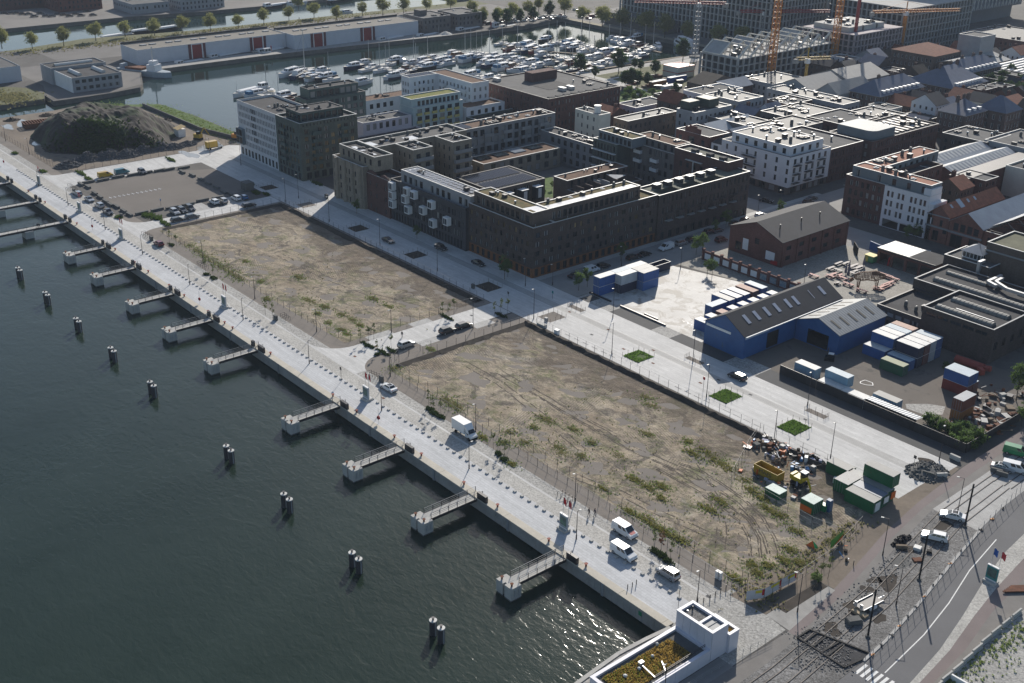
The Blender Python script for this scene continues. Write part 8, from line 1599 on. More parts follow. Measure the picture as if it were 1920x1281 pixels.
for i,(y,c,t)in enumerate([(225.5,'blue','g'),(228.6,'blue','w'),(231.7,'blue','w'),(235.2,'rust','s'),(239.0,'blue','b')]):cont(-182.1,y,.02,'x',c,t,('rust brown' if c=='rust' else 'blue')+' container in the row behind the black roofed shed, '+['first','second','third','fourth','fifth'][i]+' from the near end',group='containers in a row behind the black roofed shed')
cont(-178.5,218.8,.02,'y','blue','b','blue container lying across the near end of the row behind the shed')
for i,(y,c,t)in enumerate([(209.4,'blue','w'),(213.4,'blue','w'),(217.6,'rust','s'),(221.8,'blue','w'),(226,'blue','w'),(230.2,'blue','w'),(234.2,'blue','w'),(238,'blue','w')]):cont(-173.9,y,.02,'x',c,t,('rust brown' if c=='rust' else 'blue')+' container with pale top close behind the black shed roof, '+['first','second','third','fourth','fifth','sixth','seventh','eighth'][i]+' from near',group='containers close behind the black shed')
gd='containers of the big depot block'
for i,(y,c,t)in enumerate([(233.1,'blue','w'),(235.8,'blue2','w'),(238.5,'lightblue','b'),(241.2,'rust','s')]):
    cont(-138.0,y,2.62,'x',c,t,['blue container with pale roof','blue container with streaked pale roof','pale blue container','rust container with salmon roof'][i]+', upper left half of the depot block',group=gd);cont(-138.0,y-.05,.02,'x','blue',t,'blue container, lower left half of the depot block, '+['first','second','third','fourth'][i]+' from near',group=gd)
for i,(y,c,t)in enumerate([(233.1,'navy','w'),(235.8,'rust','w'),(238.5,'white','w'),(241.2,'blue','b')]):
    for z in(0,1):cont(-131.2,y+.02*z,.02+2.6*z,'x',c if z or i else 'navy',t,{'navy':'navy','rust':'rust brown','white':'white','blue':'blue'}[c]+' container, '+('upper' if z else 'lower')+' one of the right half of the depot block',group=gd)
cont(-138.2,230.4,.02,'x','blue','w','blue container in front of the left half of the depot block');cont(-131.4,230.2,.02,'x','blue2','b','faded blue container in front of the right half of the depot block');cont(-130.7,226.5,.02,'x','green','y','dark green container with lime roof standing alone in the depot')
cont(-115.8,228.8,.02,'x','red','b','dark red container, lower one near the red tank');cont(-115.8,228.75,2.62,'x','blue','b','blue container on the dark red one near the red tank',W=4.1)
cont(-115.8,231.4,.02,'x','rust','b','rust container behind the dark red one near the red tank');cont(-106.6,216.7,.02,'y','orange','d','orange container, lower one of the scrap yard stack',L=5.4);cont(-106.6,216.75,2.62,'y','rust','d','rust brown container with steel grey roof atop the scrap yard stack',L=5.4)
cont(-142.2,208.9,.02,'x','lightblue','w','pale blue container with white roof behind the black yard fence',L=5.7);cont(-133.5,208.4,1.6,'x','lightblue','b','faded light blue container on a white one by the yard fence')
for i in range(2):cont(-133.4+i*6.2,205.8,.02,'x','white','w','long low white container with rust spots along the yard fence, '+('left','right')[i]+' one',H_=2.3)
cont(-121.6,209.8,.02,'x','lightblue','t','flat roofed pale cabin with blue rim beside the white containers',H_=2.4,cat='site cabin')
T=thing('lean_to','long ribbed lean-to roof along the black yard fence','shed',(-114.6,207,0));m=M();m.add([(-121,206.1,2.5),(-108.4,206.1,2.5),(-108.4,208.8,2.2),(-121,208.8,2.2)],[(0,1,2,3)]);obj('roof',m,corrug('lean_roof',(.17,.19,.22),.7,0,.4,.3),T);m=M();m.box(-121,206.15,0,-108.4,206.25,2.48);obj('wall',m,m_met,T)
for x0,x1,lb in((-143.8,-133.6,'left part with a gate post'),(-133.5,-121.1,'middle part under the white containers'),(-121,-108.4,'part under the ribbed lean-to'),(-108.3,-96.4,'part overgrown by bushes')):
    T=thing('yard_fence','black board fence of the depot, '+lb,'fence',(x0,205.6,0));n=int((x1-x0)/1.2)
    for i in range(n):m=M();a=x0+(x1-x0)*i/n;m.box(a+.01,205.56,0,a+(x1-x0)/n-.02,205.66,2.2);obj('board',m,m_met,T)
T=thing('yard_fence','black board fence along the cycle path at the right edge','fence',(-96.3,205.6,0))
for i in range(24):m=M();y=205.8+i*1.2;m.box(-96.4,y,0,-96.3,y+1.16,2.2);obj('board',m,m_met,T)
for x,y,z,c,t,lb,L in[(-101.4,170.8,0,'cgreen','t','green site cabin with white posters on its end, nearest of the group',6.3),(-101.6,173.4,0,'cgreen','d','green site cabin in the middle of the lower row',6.3),(-101.8,176.0,0,'cgreen','t','green site cabin under the stacked upper one',6.2),(-102.3,177.7,2.62,'cgreen','t','upper green site cabin stacked on the others',6.4)]:cont(x,y,z+.02,'x',c,t,lb,L=L,cat='site cabin',group='green site cabins')
cont(-105.1,172.4,.02,'y','cgreen','g','green site cabin with windows and boards on its roof',L=6.0,cat='site cabin',group='green site cabins',W=3.2);cont(-110,176.8,.02,'x','cgreen','t','dark green container with wood and drums on its roof',L=5.2);cont(-104.8,161.6,.02,'x','cgreen','m','small green container with mint roof and red side panel',L=2.9,W=3.0)
cont(-112.6,161.0,.02,'x','cgreen','m','flat green tool container with mint lid beside the yellow skip',L=3.4,W=2.4,H_=1.4)
for x,y,z,w_,h_,c in((-95.07,171.4,.3,1.6,1.8,m_white),(-95.07,174.2,1.0,1.5,1.3,m_white),(-95.3,176.9,.8,1.5,1.5,MATS['tarp_orange'])):
    m=M();m.box(x,y,z,x+.06,y+w_,z+h_);solo('poster_board',m,c,{0:'white notice board leaning on the end of the nearest green cabin',1:'white poster on the end of the middle green cabin',2:'orange panel on the end of the far green cabin'}[[171.4,174.2,176.9].index(y)],'board',(x,y,z))
m=M();m.box(-104.7,161.5,.3,-102.2,161.58,1.5);solo('sign_board',m,MATS['tarp_orange'],'red panel on the side of the small green mint roofed container','panel',(-104.7,161.5,0))
T=thing('yellow_skip','long yellow open skip with lettering in the contractor heap','skip',(-116,166.6,0));m=M();y_=mat('skip_yellow',(.40,.26,.03),.6,.15)
for b in((-119,165.4,.2,-113.2,165.52,2.0),(-119,167.6,.2,-113.2,167.72,2.0),(-119,165.52,.2,-118.88,167.6,2.0),(-113.32,165.52,.2,-113.2,167.6,2.0),(-118.88,165.52,.2,-113.32,167.6,.3)):m.box(*b)
obj('skip_body',m,y_,T);text('MAES',1.0,(-116.1,165.38,1.15),H,0,m_ink,T,ext=.01,squash=1.3)
T=thing('excavator','yellow wheeled excavator with bent arm beside the yellow skip','excavator',(-109.8,168.6,0));x,y=-110.4,168.8;y2=mat('digger_yellow',(.50,.36,.02),.45,.1)
m=M();m.box(x-1.1,y-.9,1.0,x+1.0,y+.9,1.9);m.prism([(x-1.7,y-.9),(x-1.1,y-.9),(x-1.1,y+.9),(x-1.7,y+.9)],1.1,2.1);obj('engine_body',m,y2,T);m=M();m.box(x+.2,y-.2,1.9,x+1.3,y+.85,3.0);obj('cab',m,m_cargl,T);m=M();m.box(x+.1,y-.3,3.0,x+1.4,y+.95,3.12);obj('cab_roof',m,m_white,T)
m=M();m.box(x-1.2,y-.7,.5,x+1.2,y+.7,.95);obj('undercarriage',m,m_met,T)
for a in(-1,1):
    for b in(-1,1):m=M();m.tube((x+a,y+b*.75,.45),(x+a,y+b*1.05,.45),.45,n=10);obj('wheel',m,m_tyre,T)
A=[(x+.9,y-.5,1.6),(x+2.8,y-1.6,3.3),(x+4.4,y-2.6,2.2),(x+4.6,y-2.8,.7)]
for i in range(3):m=M();m.bar(A[i],A[i+1],.35-.06*i,.42-.06*i);obj('boom',m,y2,T)
m=M();m.prism([(x+4.2,y-3.2),(x+5.1,y-3.0),(x+5.0,y-2.4),(x+4.1,y-2.6)],.1,.8);obj('bucket',m,m_met,T)
for px,py,c,lb in[(443,262,'or','small orange excavator at the grass bank by the white office'),(372,262,'yl','orange truck with kit beside the yellow tool hut')]:
    p=G(px,py);T=thing('small_excavator',lb,'excavator',p);q={'or':m_or,'yl':m_yl}[c];m=M();m.obox((p.x,p.y,.9),3,2,1.4,.4);obj('body',m,q,T);m=M();m.obox((p.x+.4,p.y,2.3),1.2,1.3,1.1,.4);obj('cab',m,m_cargl,T);m=M();m.bar((p.x,p.y+1,2),(p.x-.5,p.y+3,4.2),.35);m.bar((p.x-.5,p.y+3,4.2),(p.x-.5,p.y+5,1),.3);obj('boom',m,q,T);m=M();m.obox((p.x,p.y,0),3.2,2.2,.8,.4);obj('tracks',m,m_tyre,T)
p=G(340,256);T=thing('tool_hut','small hut with yellow roof and white doors beside the mound','hut',p);m=M();m.box(p.x-3,p.y-1.5,0,p.x+1,p.y+1.5,3.0);obj('wall',m,m_white,T);m=M();m.add([(p.x-3.2,p.y-1.8,3.0),(p.x+1.2,p.y-1.8,3.0),(p.x+1.2,p.y+1.8,4.0),(p.x-3.2,p.y+1.8,4.0)],[(0,1,2,3)]);obj('roof',m,paint('yellow',0),T)
p=G(467,357);m=M();m.box(p.x-3,p.y-1.4,0,p.x+.6,p.y+1.6,2.6);m.box(p.x-3.1,p.y-1.5,2.6,p.x+.7,p.y+1.7,2.72);solo('brown_shed',m,m_concd,'small brown flat roofed shed beside the gravel car park','shed',p)
T=thing('scrap_hull','long rusty barge hull lying on the dirt yard beyond the mound','barge hull',G(110,232));a,b=G(45,240),G(178,224);m=M();d=(b-a).normalized();nrm=Vector((-d.y,d.x,0));w_=3.0
for s in(-1,1):m.bar(a+nrm*s*w_+Vector((0,0,1)),b+nrm*s*w_+Vector((0,0,1)),.3,2.0)
n=26
for i in range(n+1):c=a+(b-a)*i/n;m.bar(c-nrm*w_+Vector((0,0,1.9)),c+nrm*w_+Vector((0,0,1.9)),.35,.3)
m.bar(a+Vector((0,0,.3)),b+Vector((0,0,.3)),5.6,.5);o=obj('hull_frame',m,m_rust,T)
for i,(px,py)in enumerate([(152,347),(165,352),(178,364),(188,371),(198,379),(207,385),(219,389),(232,397),(243,404),(266,401),(295,395),(323,391),(353,385),(380,377),(409,372),(166,343),(194,339),(222,333),(250,329),(275,325),(300,321),(317,319),(345,316),(342,324),(361,330),(377,338),(390,345),(406,353),(420,362),(434,366)]):
    p=G(px,py);v=i<9 or i>22;m=M();m.obox((p.x,p.y,0),3.6 if v else.9,.9 if v else 4.2,.75,rc.uniform(-.05,.05));solo('kerb_block',m,m_concd,'dark bag like block in the border of the gravel car park','block',p,'dark blocks round the gravel car park')
for i in range(12):p=G(207+i*8.4,371-i*1.5);m=M();m.bar((p.x-.9,p.y,.03),(p.x+.9,p.y,.03),.18,.05);m.bar((p.x,p.y-.6,.03),(p.x,p.y+.6,.03),.12,.05);tag(struct('parking_mark',m,m_white),None)
# ================================================================ sculpture court
T=thing('bison_sculpture','big brown lattice sculpture of a four legged beast on the cobbled court','sculpture',G(1628,545));c=G(1628,541);m=M();r=random.Random(6);m_brz=mat('corten_slats',(.20,.10,.055),.7,.3,1.5);ang=R(45);ux=Vector((math.cos(ang),math.sin(ang),0));uy=Vector((-ux.y,ux.x,0))
def rad(t):return(1.0+.9*math.exp(-((t-.72)/.2)**2)+.25*math.exp(-((t-.25)/.15)**2))*(1 if.02<t<.98 else.5)
L0=8.4;ring_=[]
for i in range(22):
    t=i/21;ctr=c+ux*(t-.5)*L0+Vector((0,0,3.3+.5*math.sin(t*2.2)));rr0=rad(t)*(.55+.45*math.sin(PI*min(1,t*1.1+.1)));row=[]
    for j in range(14):a=2*PI*j/14;row.append(ctr+uy*rr0*.95*math.cos(a)+Vector((0,0,rr0*1.05*math.sin(a))))
    ring_.append(row)
for i in range(21):
    for j in range(14):
        if r.random()<.86 or j<7:m.bar(ring_[i][j],ring_[i+1][j],.1)
        if r.random()<.9:m.bar(ring_[i][j],ring_[i][(j+1)%14],.12)
        if.5<i/21 and 1<j<6:m.quad(ring_[i][j],ring_[i+1][j],ring_[i+1][(j+1)%14],ring_[i][(j+1)%14])
o=obj('lattice_body',m,m_brz,T);o['kind']='stuff'
for t,s in((-.36,-1),(-.33,1),(.22,-1),(.26,1)):
    m=M();b=c+ux*t*L0+uy*s*.8
    for k in range(5):a=2*PI*k/5;e=Vector((math.cos(a),math.sin(a),0))*.35;m.bar(b+e*1.5+Vector((0,0,2.6)),b+e*.6,.09)
    m.bar(b+Vector((-.4,0,1.2)),b+Vector((.4,0,1.2)),.08);m.bar(b+Vector((-.3,0,.2)),b+Vector((.3,0,.2)),.12);obj('leg',m,m_brz,T)
m=M();h=c-ux*L0*.53+Vector((0,0,2.9));m.bar(h,h-ux*.9+Vector((0,0,-.9)),.7,.8);obj('head',m,m_brz,T)
m_pink=mat('bench_salmon',(.56,.30,.26),.7,.1);m_cream=mat('bench_pale',(.55,.50,.46),.7,.1)
def table(px,py,L,rz,mt,label):
    p=G(px,py);T=thing('beer_table',label,'table',p,0,'tables and benches around the lattice beast');u=Vector((math.cos(rz),math.sin(rz),0));v=Vector((-u.y,u.x,0))
    m=M();m.bar(p-u*L/2+Vector((0,0,.75)),p+u*L/2+Vector((0,0,.75)),.75,.06);obj('table_top',m,mt,T)
    for s in(-1,1):m=M();m.bar(p-u*L/2+v*s*.75+Vector((0,0,.45)),p+u*L/2+v*s*.75+Vector((0,0,.45)),.28,.05);obj('bench',m,mt,T);m=M();m.bar(p+u*s*L*.35+v*-.8+Vector((0,0,.2)),p+u*s*L*.35+v*.8+Vector((0,0,.2)),.06,.4);obj('leg',m,m_met,T)
for i,(px,py,L,rz,k)in enumerate([(1558,506,3,H,0),(1572,497,3.4,H,0),(1571,510,2.6,0,0),(1586,497,3,H,0),(1600,502,4.4,H,0),(1611,505,3.6,H,0),(1574,520,2.8,H,1),(1556,521,2.6,0,1),(1562,518,3,H,1),(1578,524,3.6,0,1),(1590,536,3.4,0,1),(1660,519,4.4,0,1),(1671,524,4.6,0,1),(1655,541,6.2,H,1),(1665,535,5,H,1),(1646,544,3,0,1),(1615,548,3.4,0,1),(1570,534,1.4,H,0),(1526,520,3,0,1),(1595,515,2.4,0,0),(1604,512,2.2,H,0)]):table(px,py,L,rz,m_pink if k else m_cream,('salmon' if k else 'pale')+' beer table set on the sculpture court')
for px,py,h,lb in((1590,519,5.2,'tall folded grey parasol among the beer tables'),(1619,500,3.4,'shorter folded parasol behind the beer tables'),(1585,515,3.6,'second folded grey parasol leaning to the tallest')):p=G(px,py);m=M();m.cyl(p.x,p.y,0,.6,.07,6);m.cyl(p.x,p.y,.6,h*.6,.4,8,0,.28);m.cyl(p.x,p.y,h*.6,h,.28,8,0,.04);solo('folded_parasol',m,mat('parasol_grey',(.16,.15,.18),.8,.15),lb,'parasol',p)
p=G(1632,491);T=thing('food_stall','small yellow and green food stall with a yellow roof','food stall',p);m=M();m.box(p.x-1.3,p.y-1.2,.2,p.x+1.5,p.y+1.2,2.1);obj('stall_body',m,paint('green',0),T);m=M();m.box(p.x-1.5,p.y-1.4,2.1,p.x+1.7,p.y+1.4,2.25);obj('roof',m,mat('stall_yellow',(.6,.5,.12),.6,.1),T);m=M();m.box(p.x-1.35,p.y-1.26,.3,p.x-.2,p.y-1.21,1.9);obj('yellow_front',m,MATS['stall_yellow'],T)
for a,b,c_,lb in(((1600,468),(1607,480),m_black,'dark hoarding at the court entrance'),((1630,467),(1655,478),cmat('blue',0),'blue gate panel beside the food stall')):A=G(*a);B=G(*b);m=M();m.bar(A+Vector((0,0,1.3)),B+Vector((0,0,1.3)),.3,2.6);solo('gate_panel',m,c_,lb,'gate',A)
cont(-149.6,263.6,.02,'y','white','m','pale mint cabinet container beside the flat dark factory roof',L=2.6,W=1.8,H_=2.3);T=bpy.data.objects['shipping_container']
a,b=G(1792,672,.9),G(1845,690,.9);T=thing('red_tank','long salmon red steel tank lying behind the container block','tank',a);m=M();m.tube(a,b,.95,n=14);obj('tank_body',m,mat('tank_red',(.33,.07,.05),.6,.12),T);m=M();d=(b-a).normalized();m.tube(b,b+d*1.6+Vector((0,0,.3)),.7,n=10);m.bar(b+Vector((-.4,-1.6,0)),b+Vector((1.2,-2.6,0)),1.1,1.4);obj('tank_head',m,MATS['tank_red'],T)
def scrap(px,py,sx,sy,n,seed,label,pal,sl=(.4,1.8)):
    r=random.Random(seed);p=G(px,py)
    for i in range(n):
        m=M();x=p.x+r.uniform(-sx,sx);y=p.y+r.uniform(-sy,sy);mt,adj=r.choice(pal);L=r.uniform(*sl);k=r.random();a=r.uniform(0,PI)
        if k<.35:m.bar((x,y,.15+r.uniform(0,.5)),(x+2*L*math.cos(a),y+2*L*math.sin(a),.15+r.uniform(0,.9)),.14,.1);nm_='beam'
        elif k<.7:m.obox((x,y,.02),L,L*r.uniform(.4,.9),r.uniform(.3,1.2),a);nm_='crate'
        elif k<.85:m.cyl(x,y,.02,r.uniform(.4,1.1),.35,10);nm_='drum'
        else:m.obox((x,y,.3),L*1.2,L,.06,a,0,r.uniform(-.5,.5));nm_='sheet_panel'
        solo(nm_,m,mt,adj+' '+nm_.replace('_',' ')+' '+label,nm_.replace('_',' ').split()[0],(x,y,0),'odd pieces '+label)
pal1=[(m_rust,'rusty'),(m_rust,'rusty'),(m_rust,'rusty'),(m_copg,'grey'),(m_concl,'pale'),(m_wood,'wooden'),(m_wood,'wooden'),(m_met,'dark'),(m_met,'dark')];pal2=[(m_concd,'dark grey'),(m_black,'black'),(m_white,'white'),(m_wood,'wooden'),(m_copg,'grey'),(m_rust,'rusty'),(mat('lilac_bag',(.4,.4,.5),.8,.1),'lilac grey'),(m_met,'dark'),(m_black,'black'),(mat('pipe_blue',(.08,.25,.5),.5,.1),'blue'),(MATS['tarp_orange'],'orange'),(m_brownd,'brown')]
scrap(1850,790,4.4,9,100,1,'in the scrap corner of the depot',pal1,(.5,2.2));scrap(1865,745,4,6,26,2,'in the far scrap corner of the depot',pal1);scrap(1470,855,7.5,3.6,120,3,'in the contractor heap near the grass square',pal2,(.35,1.4));scrap(1455,900,7,3.4,60,4,'before the yellow skip',pal2,(.3,.9));scrap(1575,1035,2.5,1.6,9,5,'beside the green tarpaulin',pal2,(.3,.8))
for i,(px,py,mt,lb)in enumerate([(1505,858,m_black,'pile of black bundles by the heap'),(1523,862,m_black,'second pile of black bundles by the heap'),(1534,868,m_black,'third pile of black bundles by the heap'),(1460,868,m_wood,'brown earth bundle behind the yellow skip'),(1690,1015,m_black,'long heap of black paving bags on the tram bed')]):
    p=G(px,py);heap('bundle_heap',lb,p.x,p.y,1.2 if i<4 else 1.0,1.2 if i<4 else 2.6,1.1,mt,70+i,60,(.3,.6))
for px,py,L,w_,h,rz,c,lb in[(1553,958,1.0,1.0,2.2,0,mat('toilet_blue',(.06,.12,.22),.5,.1),'dark blue portable toilet with a domed roof'),(1540,955,2.2,1.2,1.2,.1,paint('green',0),'green tool chest beside the portable toilet'),(1466,847,1.0,1.0,1.4,0,m_copg,'grey tank in the heap'),(1524,883,.9,.9,1.0,0,m_copg,'grey big bag by the excavator'),(1567,905,1.1,1.0,1.0,.4,m_cop,'white big bag beside the green cabin'),(1572,918,.9,.9,.8,.2,MATS['lilac_bag'],'second pale big bag beside the green cabin'),(1450,912,2.8,.9,.7,.1,m_copg,'grey trailer with rails beside the fence'),
    (1690,1028,2,.6,.6,.8,m_wood,'wooden crate on the tram bed'),(1720,1030,1.3,1.3,.5,.3,m_cop,'pale slab pack on the tram bed'),(1742,1036,.9,.8,.4,.5,m_black,'dark block on the tram bed'),(1720,1051,1.6,1.2,.25,1.,m_rust,'reddish pallet on the tram bed'),(1600,1168,2.4,1.4,.8,1.1,m_concd,'dark stone pallet behind the trailer'),(1612,1152,2.6,1.2,.4,.0,m_woodp,'row of pale timber offcuts behind the trailer')]:
    p=G(px,py);m=M();m.obox(p,L,w_,h,rz);m.obox((p.x,p.y,h),L*.9,w_*.9,h*.12,rz);solo('site_item',m,c,lb,'site material',p)
p=G(1627,1137);T=thing('flatbed_trailer','low flatbed trailer with dark ribbed bed on the tram ballast','trailer',p);
def tr(nm,x0,y0,z0,x1,y1,z1,mt):m=M();t=M();t.box(x0,y0,z0,x1,y1,z1);m.merge(t,Matrix.Translation(p)@Matrix.Rotation(R(-6),4,'Z'));obj(nm,m,mt,T)
tr('bed',-1.1,-2.4,.6,1.1,2.4,.75,m_met);tr('rail',-1.15,-2.4,.75,-1.05,2.4,.95,m_metl);tr('rail',1.05,-2.4,.75,1.15,2.4,.95,m_metl);tr('drawbar',-.1,2.4,.5,.1,4.0,.6,m_metl);tr('mudguard',1.1,-1,.3,1.4,.6,.75,m_white)
for s in(-1,1):tr('ramp',s*.6-.25,-2.6,.7,s*.6+.25,-2.4,1.7,m_metl)
br=[(-61.35,131),(-61.4,134.2),(-61.35,137.4),(-61.6,140.6),(-61.7,143.8),(-61.9,147),(-62.1,150.2),(-62.4,153.4),(-62.5,156.6),(-62.55,160),(-62.6,163.4)]
for i,(x,y)in enumerate(br):m=M();m.prism([(x-.3,y-1.4),(x+.3,y-1.4),(x+.3,y+1.4),(x-.3,y+1.4)],0,.3);m.prism([(x-.13,y-1.4),(x+.13,y-1.4),(x+.13,y+1.4),(x-.13,y+1.4)],.3,.95);solo('concrete_barrier',m,m_concl,'concrete road barrier in the staggered row at lower right','barrier',(x,y,0),'concrete barriers at lower right')
m=M();m.box(-61.2,141,0,-55,141.3,1.0);solo('white_barrier',m,m_white,'long white barrier at the bottom right corner','barrier',(-58,141,0))
fence('temporary mesh fence along the curving road and tram works',[(-71.3,133.4),(-72.2,141.1),(-74.0,152.9),(-76.9,168.6),(-79.0,180),(-80.6,193),(-82,203)],2.6,1.9,m_copg,(1.85,1.0,.2))
T=thing('fence_feet','row of black and orange block feet of the temporary fence along the road','fence feet',(-75,160,0))
for i,(x,y)in enumerate([(-72.0,136.6),(-72.4,139.6),(-72.8,143.0),(-73.3,146),(-73.8,149.2),(-74.4,152.4),(-75,156),(-75.8,160),(-76.6,164),(-77.3,168),(-78.2,173),(-79.4,182),(-80,187),(-80.6,192)]):m=M();m.obox((x,y,.02),.7,.28,.18,1.5+i);m.cyl(x+.1,y,.2,.5,.12,6,0,.06);obj('foot_block',m,m_or if i%3==0 else m_black,T)
for px,py,rz in((1729,1225,.2),(1740,893,.3),(1765,895,1.0),(1878,893,.25),(1868,887,.3),(1790,862,0)):
    p=G(px,py)
    if px==1729:continue
    m=M();m.obox(p,2.2,.5,1.0,rz);solo('concrete_block',m,m_concl if px in(1765,1790)else m_concd,('pale' if px in(1765,1790)else 'dark')+' concrete block standing near the tram bed end','concrete block',p,'concrete blocks near the tram bed end')
p=G(1738,885);heap('stone_heap','dark heap of broken stones beside the road junction',p.x,p.y,4,4.6,1.5,m_concd,8,260,(.2,.55))
for i in range(6):a=G(1880+i*3,1112-i*2);m=M();m.bar(a+Vector((0,0,.3)),a+Vector((4.5,6,.3)),.3,.2);solo('rusty_beam',m,m_rust,'rusty steel beam stacked at the right edge','beam',a,'rusty beams stacked at the right edge')
for x0,x1,y in((-195.4,-179.2,204.5),(-187.8,-183,205.7),(-207.2,-199,204.6)):m=M();m.box(x0,y,0,x1,y+.4,.4);solo('timber_beam',m,m_met,'dark beam lying along the edge of the bright yard, '+{-195.4:'long one',-187.8:'short one',-207.2:'one by the blue containers'}[x0],'beam',(x0,y,0))
T=thing('fallen_numbers','white painted scrawl on the bright concrete yard','road marking',(-172,205,0));m=M()
for i in range(14):p=G(1280+i*3.6+rc.uniform(-2,2),602+i*1.4);m.obox((p.x,p.y,.022),.7,.16,.01,rc.uniform(0,3))
o=obj('scrawl',m,m_white,T);o['kind']='stuff'
m=M();q=[G(1613,716),G(1622,713),G(1636,718),G(1637,723),G(1624,722),G(1613,719)]
for a,b in zip(q,q[1:]+q[:1]):m.bar(a+Vector((0,0,.03)),b+Vector((0,0,.03)),.14,.03)
solo('white_outline',m,m_white,'white painted loop on the depot asphalt','road marking',q[0])
p=G(1555,676);T=thing('forklift','dark forklift with white seat in the depot','forklift',p);m=M();m.obox(p,2.2,1.2,1.1,.5);obj('body',m,m_black,T);m=M();m.obox((p.x-.9,p.y+.4,0),.2,1,2.8,.5);obj('mast',m,m_met,T);m=M();m.obox((p.x+.3,p.y,1.9),1.3,1.1,.1,.5);obj('roof',m,m_white,T)
# ================================================================ people
def person(px,py,rz,label,jacket,z=0,stride=.16):
    v=[(0,0,.95),(0,0,1.12),(0,0,1.36),(0,0,1.49),(0,0,1.62),(0,0,1.72)];e=[(0,1),(1,2),(2,3),(3,4),(4,5)];rd=[.15,.13,.16,.06,.095,.07]
    for s in(-1,1):
        b=len(v);v+=[(s*stride*.1,s*.09,.88),(s*stride,s*.1,.5),(s*stride*1.7-.03,s*.1,.08),(s*stride*1.7+.14,s*.11,.04)];e+=[(0,b),(b,b+1),(b+1,b+2),(b+2,b+3)];rd+=[.095,.065,.045,.04]
        b=len(v);v+=[(0,s*.19,1.4),(-s*.05,s*.25,1.12),(-s*.1+.06,s*.25,.87),(-s*.1+.08,s*.25,.80)];e+=[(2,b),(b,b+1),(b+1,b+2),(b+2,b+3)];rd+=[.065,.048,.034,.032];h=b+3;hx=-s*.1+.08
        for k,(dx,L)in enumerate(((-.03,.075),(-.01,.085),(.012,.08),(.032,.065))):c=len(v);v+=[(hx+dx,s*.25,.765),(hx+dx+.015,s*.245,.765-L)];e+=[(h,c),(c,c+1)];rd+=[.010,.008]
        c=len(v);v+=[(hx+.05,s*.235,.775),(hx+.06,s*.225,.74)];e+=[(h,c),(c,c+1)];rd+=[.011,.009]
    v+=[(.085,0,1.625)];e+=[(4,len(v)-1)];rd+=[.022]
    me=bpy.data.meshes.new('person');me.from_pydata(v,e,[]);o=bpy.data.objects.new('person',me);COL.objects.link(o)
    md=o.modifiers.new('Skin','SKIN');o.modifiers.new('Sub','SUBSURF').levels=1
    for i,sv in enumerate(me.skin_vertices[0].data):sv.radius=(rd[i],rd[i]);sv.use_root=i==0
    m2=bpy.data.meshes.new_from_object(o.evaluated_get(bpy.context.evaluated_depsgraph_get()));bpy.data.objects.remove(o)
    for k in(mat('skin',(.45,.27,.2),.6,.05),jacket,mat('trousers_dark',(.03,.035,.05),.8,.1),m_black):m2.materials.append(k)
    for f in m2.polygons:c=f.center;f.material_index=3 if c.z<.12 else(2 if c.z<.92 and abs(c.y)<.2 else(1 if.85<c.z<1.48 else 0))
    p=G(px,py,z);T=link('person',m2,None,p,rz);tag(T,label,'person');m=M();m.cyl(-.015,0,1.66,1.76,.10,10,0,.05);link('hair',m.mesh('hair',[m_brownd]),T);return T
jk=mat('jacket_black',(.02,.02,.025),.8,.1)
person(1104,967,-1.9,'person in dark clothes walking, left of the two near the parked vans',jk);person(1115,968,-1.9,'person in dark clothes walking, right of the two near the parked vans',mat('jacket_navy',(.025,.03,.06),.8,.1));person(754,633,2.0,'person in black standing on the cross street by the silver off-road car',jk)
person(71,428,0,'person at the white pier of the long footbridge, left one',jk);person(74.5,428,.4,'person at the white pier of the long footbridge, right one',jk)
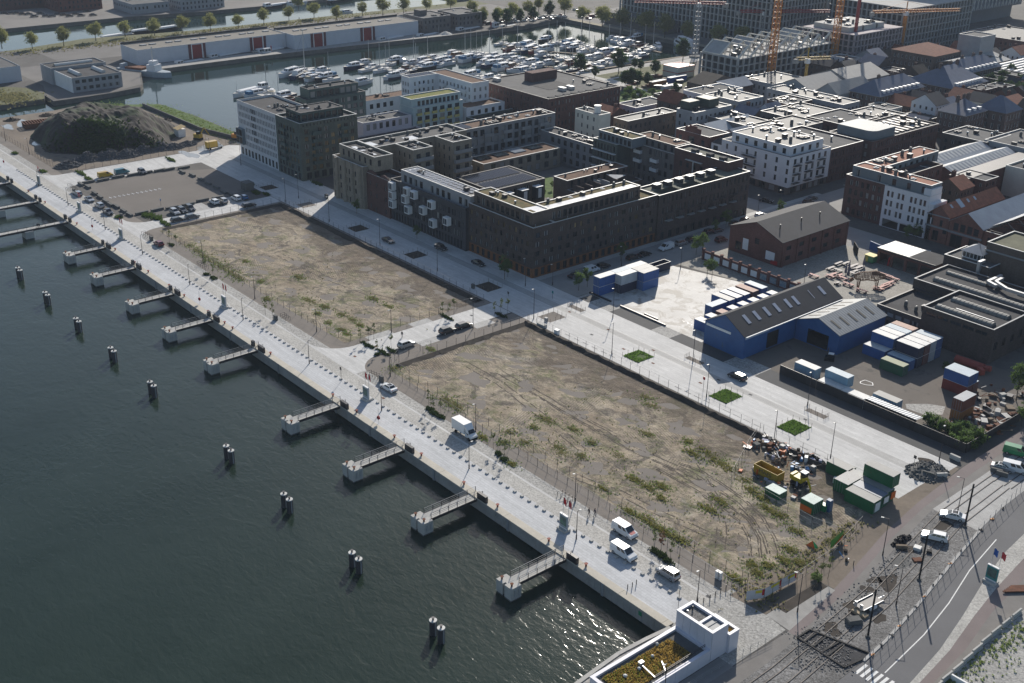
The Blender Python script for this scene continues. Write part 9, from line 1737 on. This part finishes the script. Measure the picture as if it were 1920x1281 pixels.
p=G(835,64);heap('gravel_heap','small pale gravel heap on the far dock quay',p.x,p.y,3.5,4.5,2.2,m_concl,5,30,(.2,.4));p=G(1268,172);m=M();m.cyl(p.x,p.y,0,3.2,.1,6);m.cyl(p.x,p.y,3,3.5,2.6,8,0,.2);solo('site_canopy',m,m_white,'white round canopy at the edge of the building yard','canopy',p)
for px,py,L,c,lb in[(1265,152,12,'blue','blue container in the yard below the site offices'),(1232,160,10,'orange','orange brown container in the yard below the site offices'),(1255,168,8,'white','pale container in the yard below the site offices')]:p=G(px,py);cont(p.x,p.y-6,.02,'y',c,'w',lb,L=L)
rx=random.Random(77)
for i in range(60):
    p=G(rx.uniform(1170,1330),rx.uniform(138,190))
    if p.x>-345 or p.y<385 or p.y>440:continue
    m=M();s=rx.uniform(.8,2.6);m.obox(p,s*1.5,s,s*.6,rx.uniform(0,3));mt,ad=rx.choice(pal1);solo('site_stack',m,mt,ad+' stack of material in the yard below the concrete frame','material',p,'stacks of material in the building yard')
T=thing('site_wall','long dark low wall between dirt yard and grass bank','wall',(-481,199,0));m=M();wl=[(-481,199.3),(-449,199.8),(-428.7,200.1),(-404,205.6)]
for a,b in zip(wl,wl[1:]):m.bar((a[0],a[1],.7),(b[0],b[1],.7),.4,1.4)
obj('wall_body',m,m_concd,T)
# ================================================================ unique labels for look-alikes told apart only by place
def _px(o):
    d=o.matrix_basis.translation-Vector((0,0,CAMZ));z=d.dot(FWD);return d.dot(RT)/z
by={}
for o in bpy.data.objects:
    if o.parent is None and o.get('category')and o.get('label'):by.setdefault(o['label'],[]).append(o)
num=['first','second','third','fourth','fifth','sixth','seventh','eighth','ninth','tenth','11th','12th','13th','14th','15th','16th','17th','18th','19th','20th']+['%dth'%i for i in range(21,200)]
for lb,L in by.items():
    if len(L)>1 and not lb.startswith('small square granite'):
        L.sort(key=_px);wd=lb.split()
        for i,o in enumerate(L):o['label']=' '.join(wd[:11]).rstrip(',')+', '+(num[i]+' from left' if len(L)>2 else('left one','right one')[i])
        if 'group' not in L[0]:
            for o in L:o['group']=lb[:60]
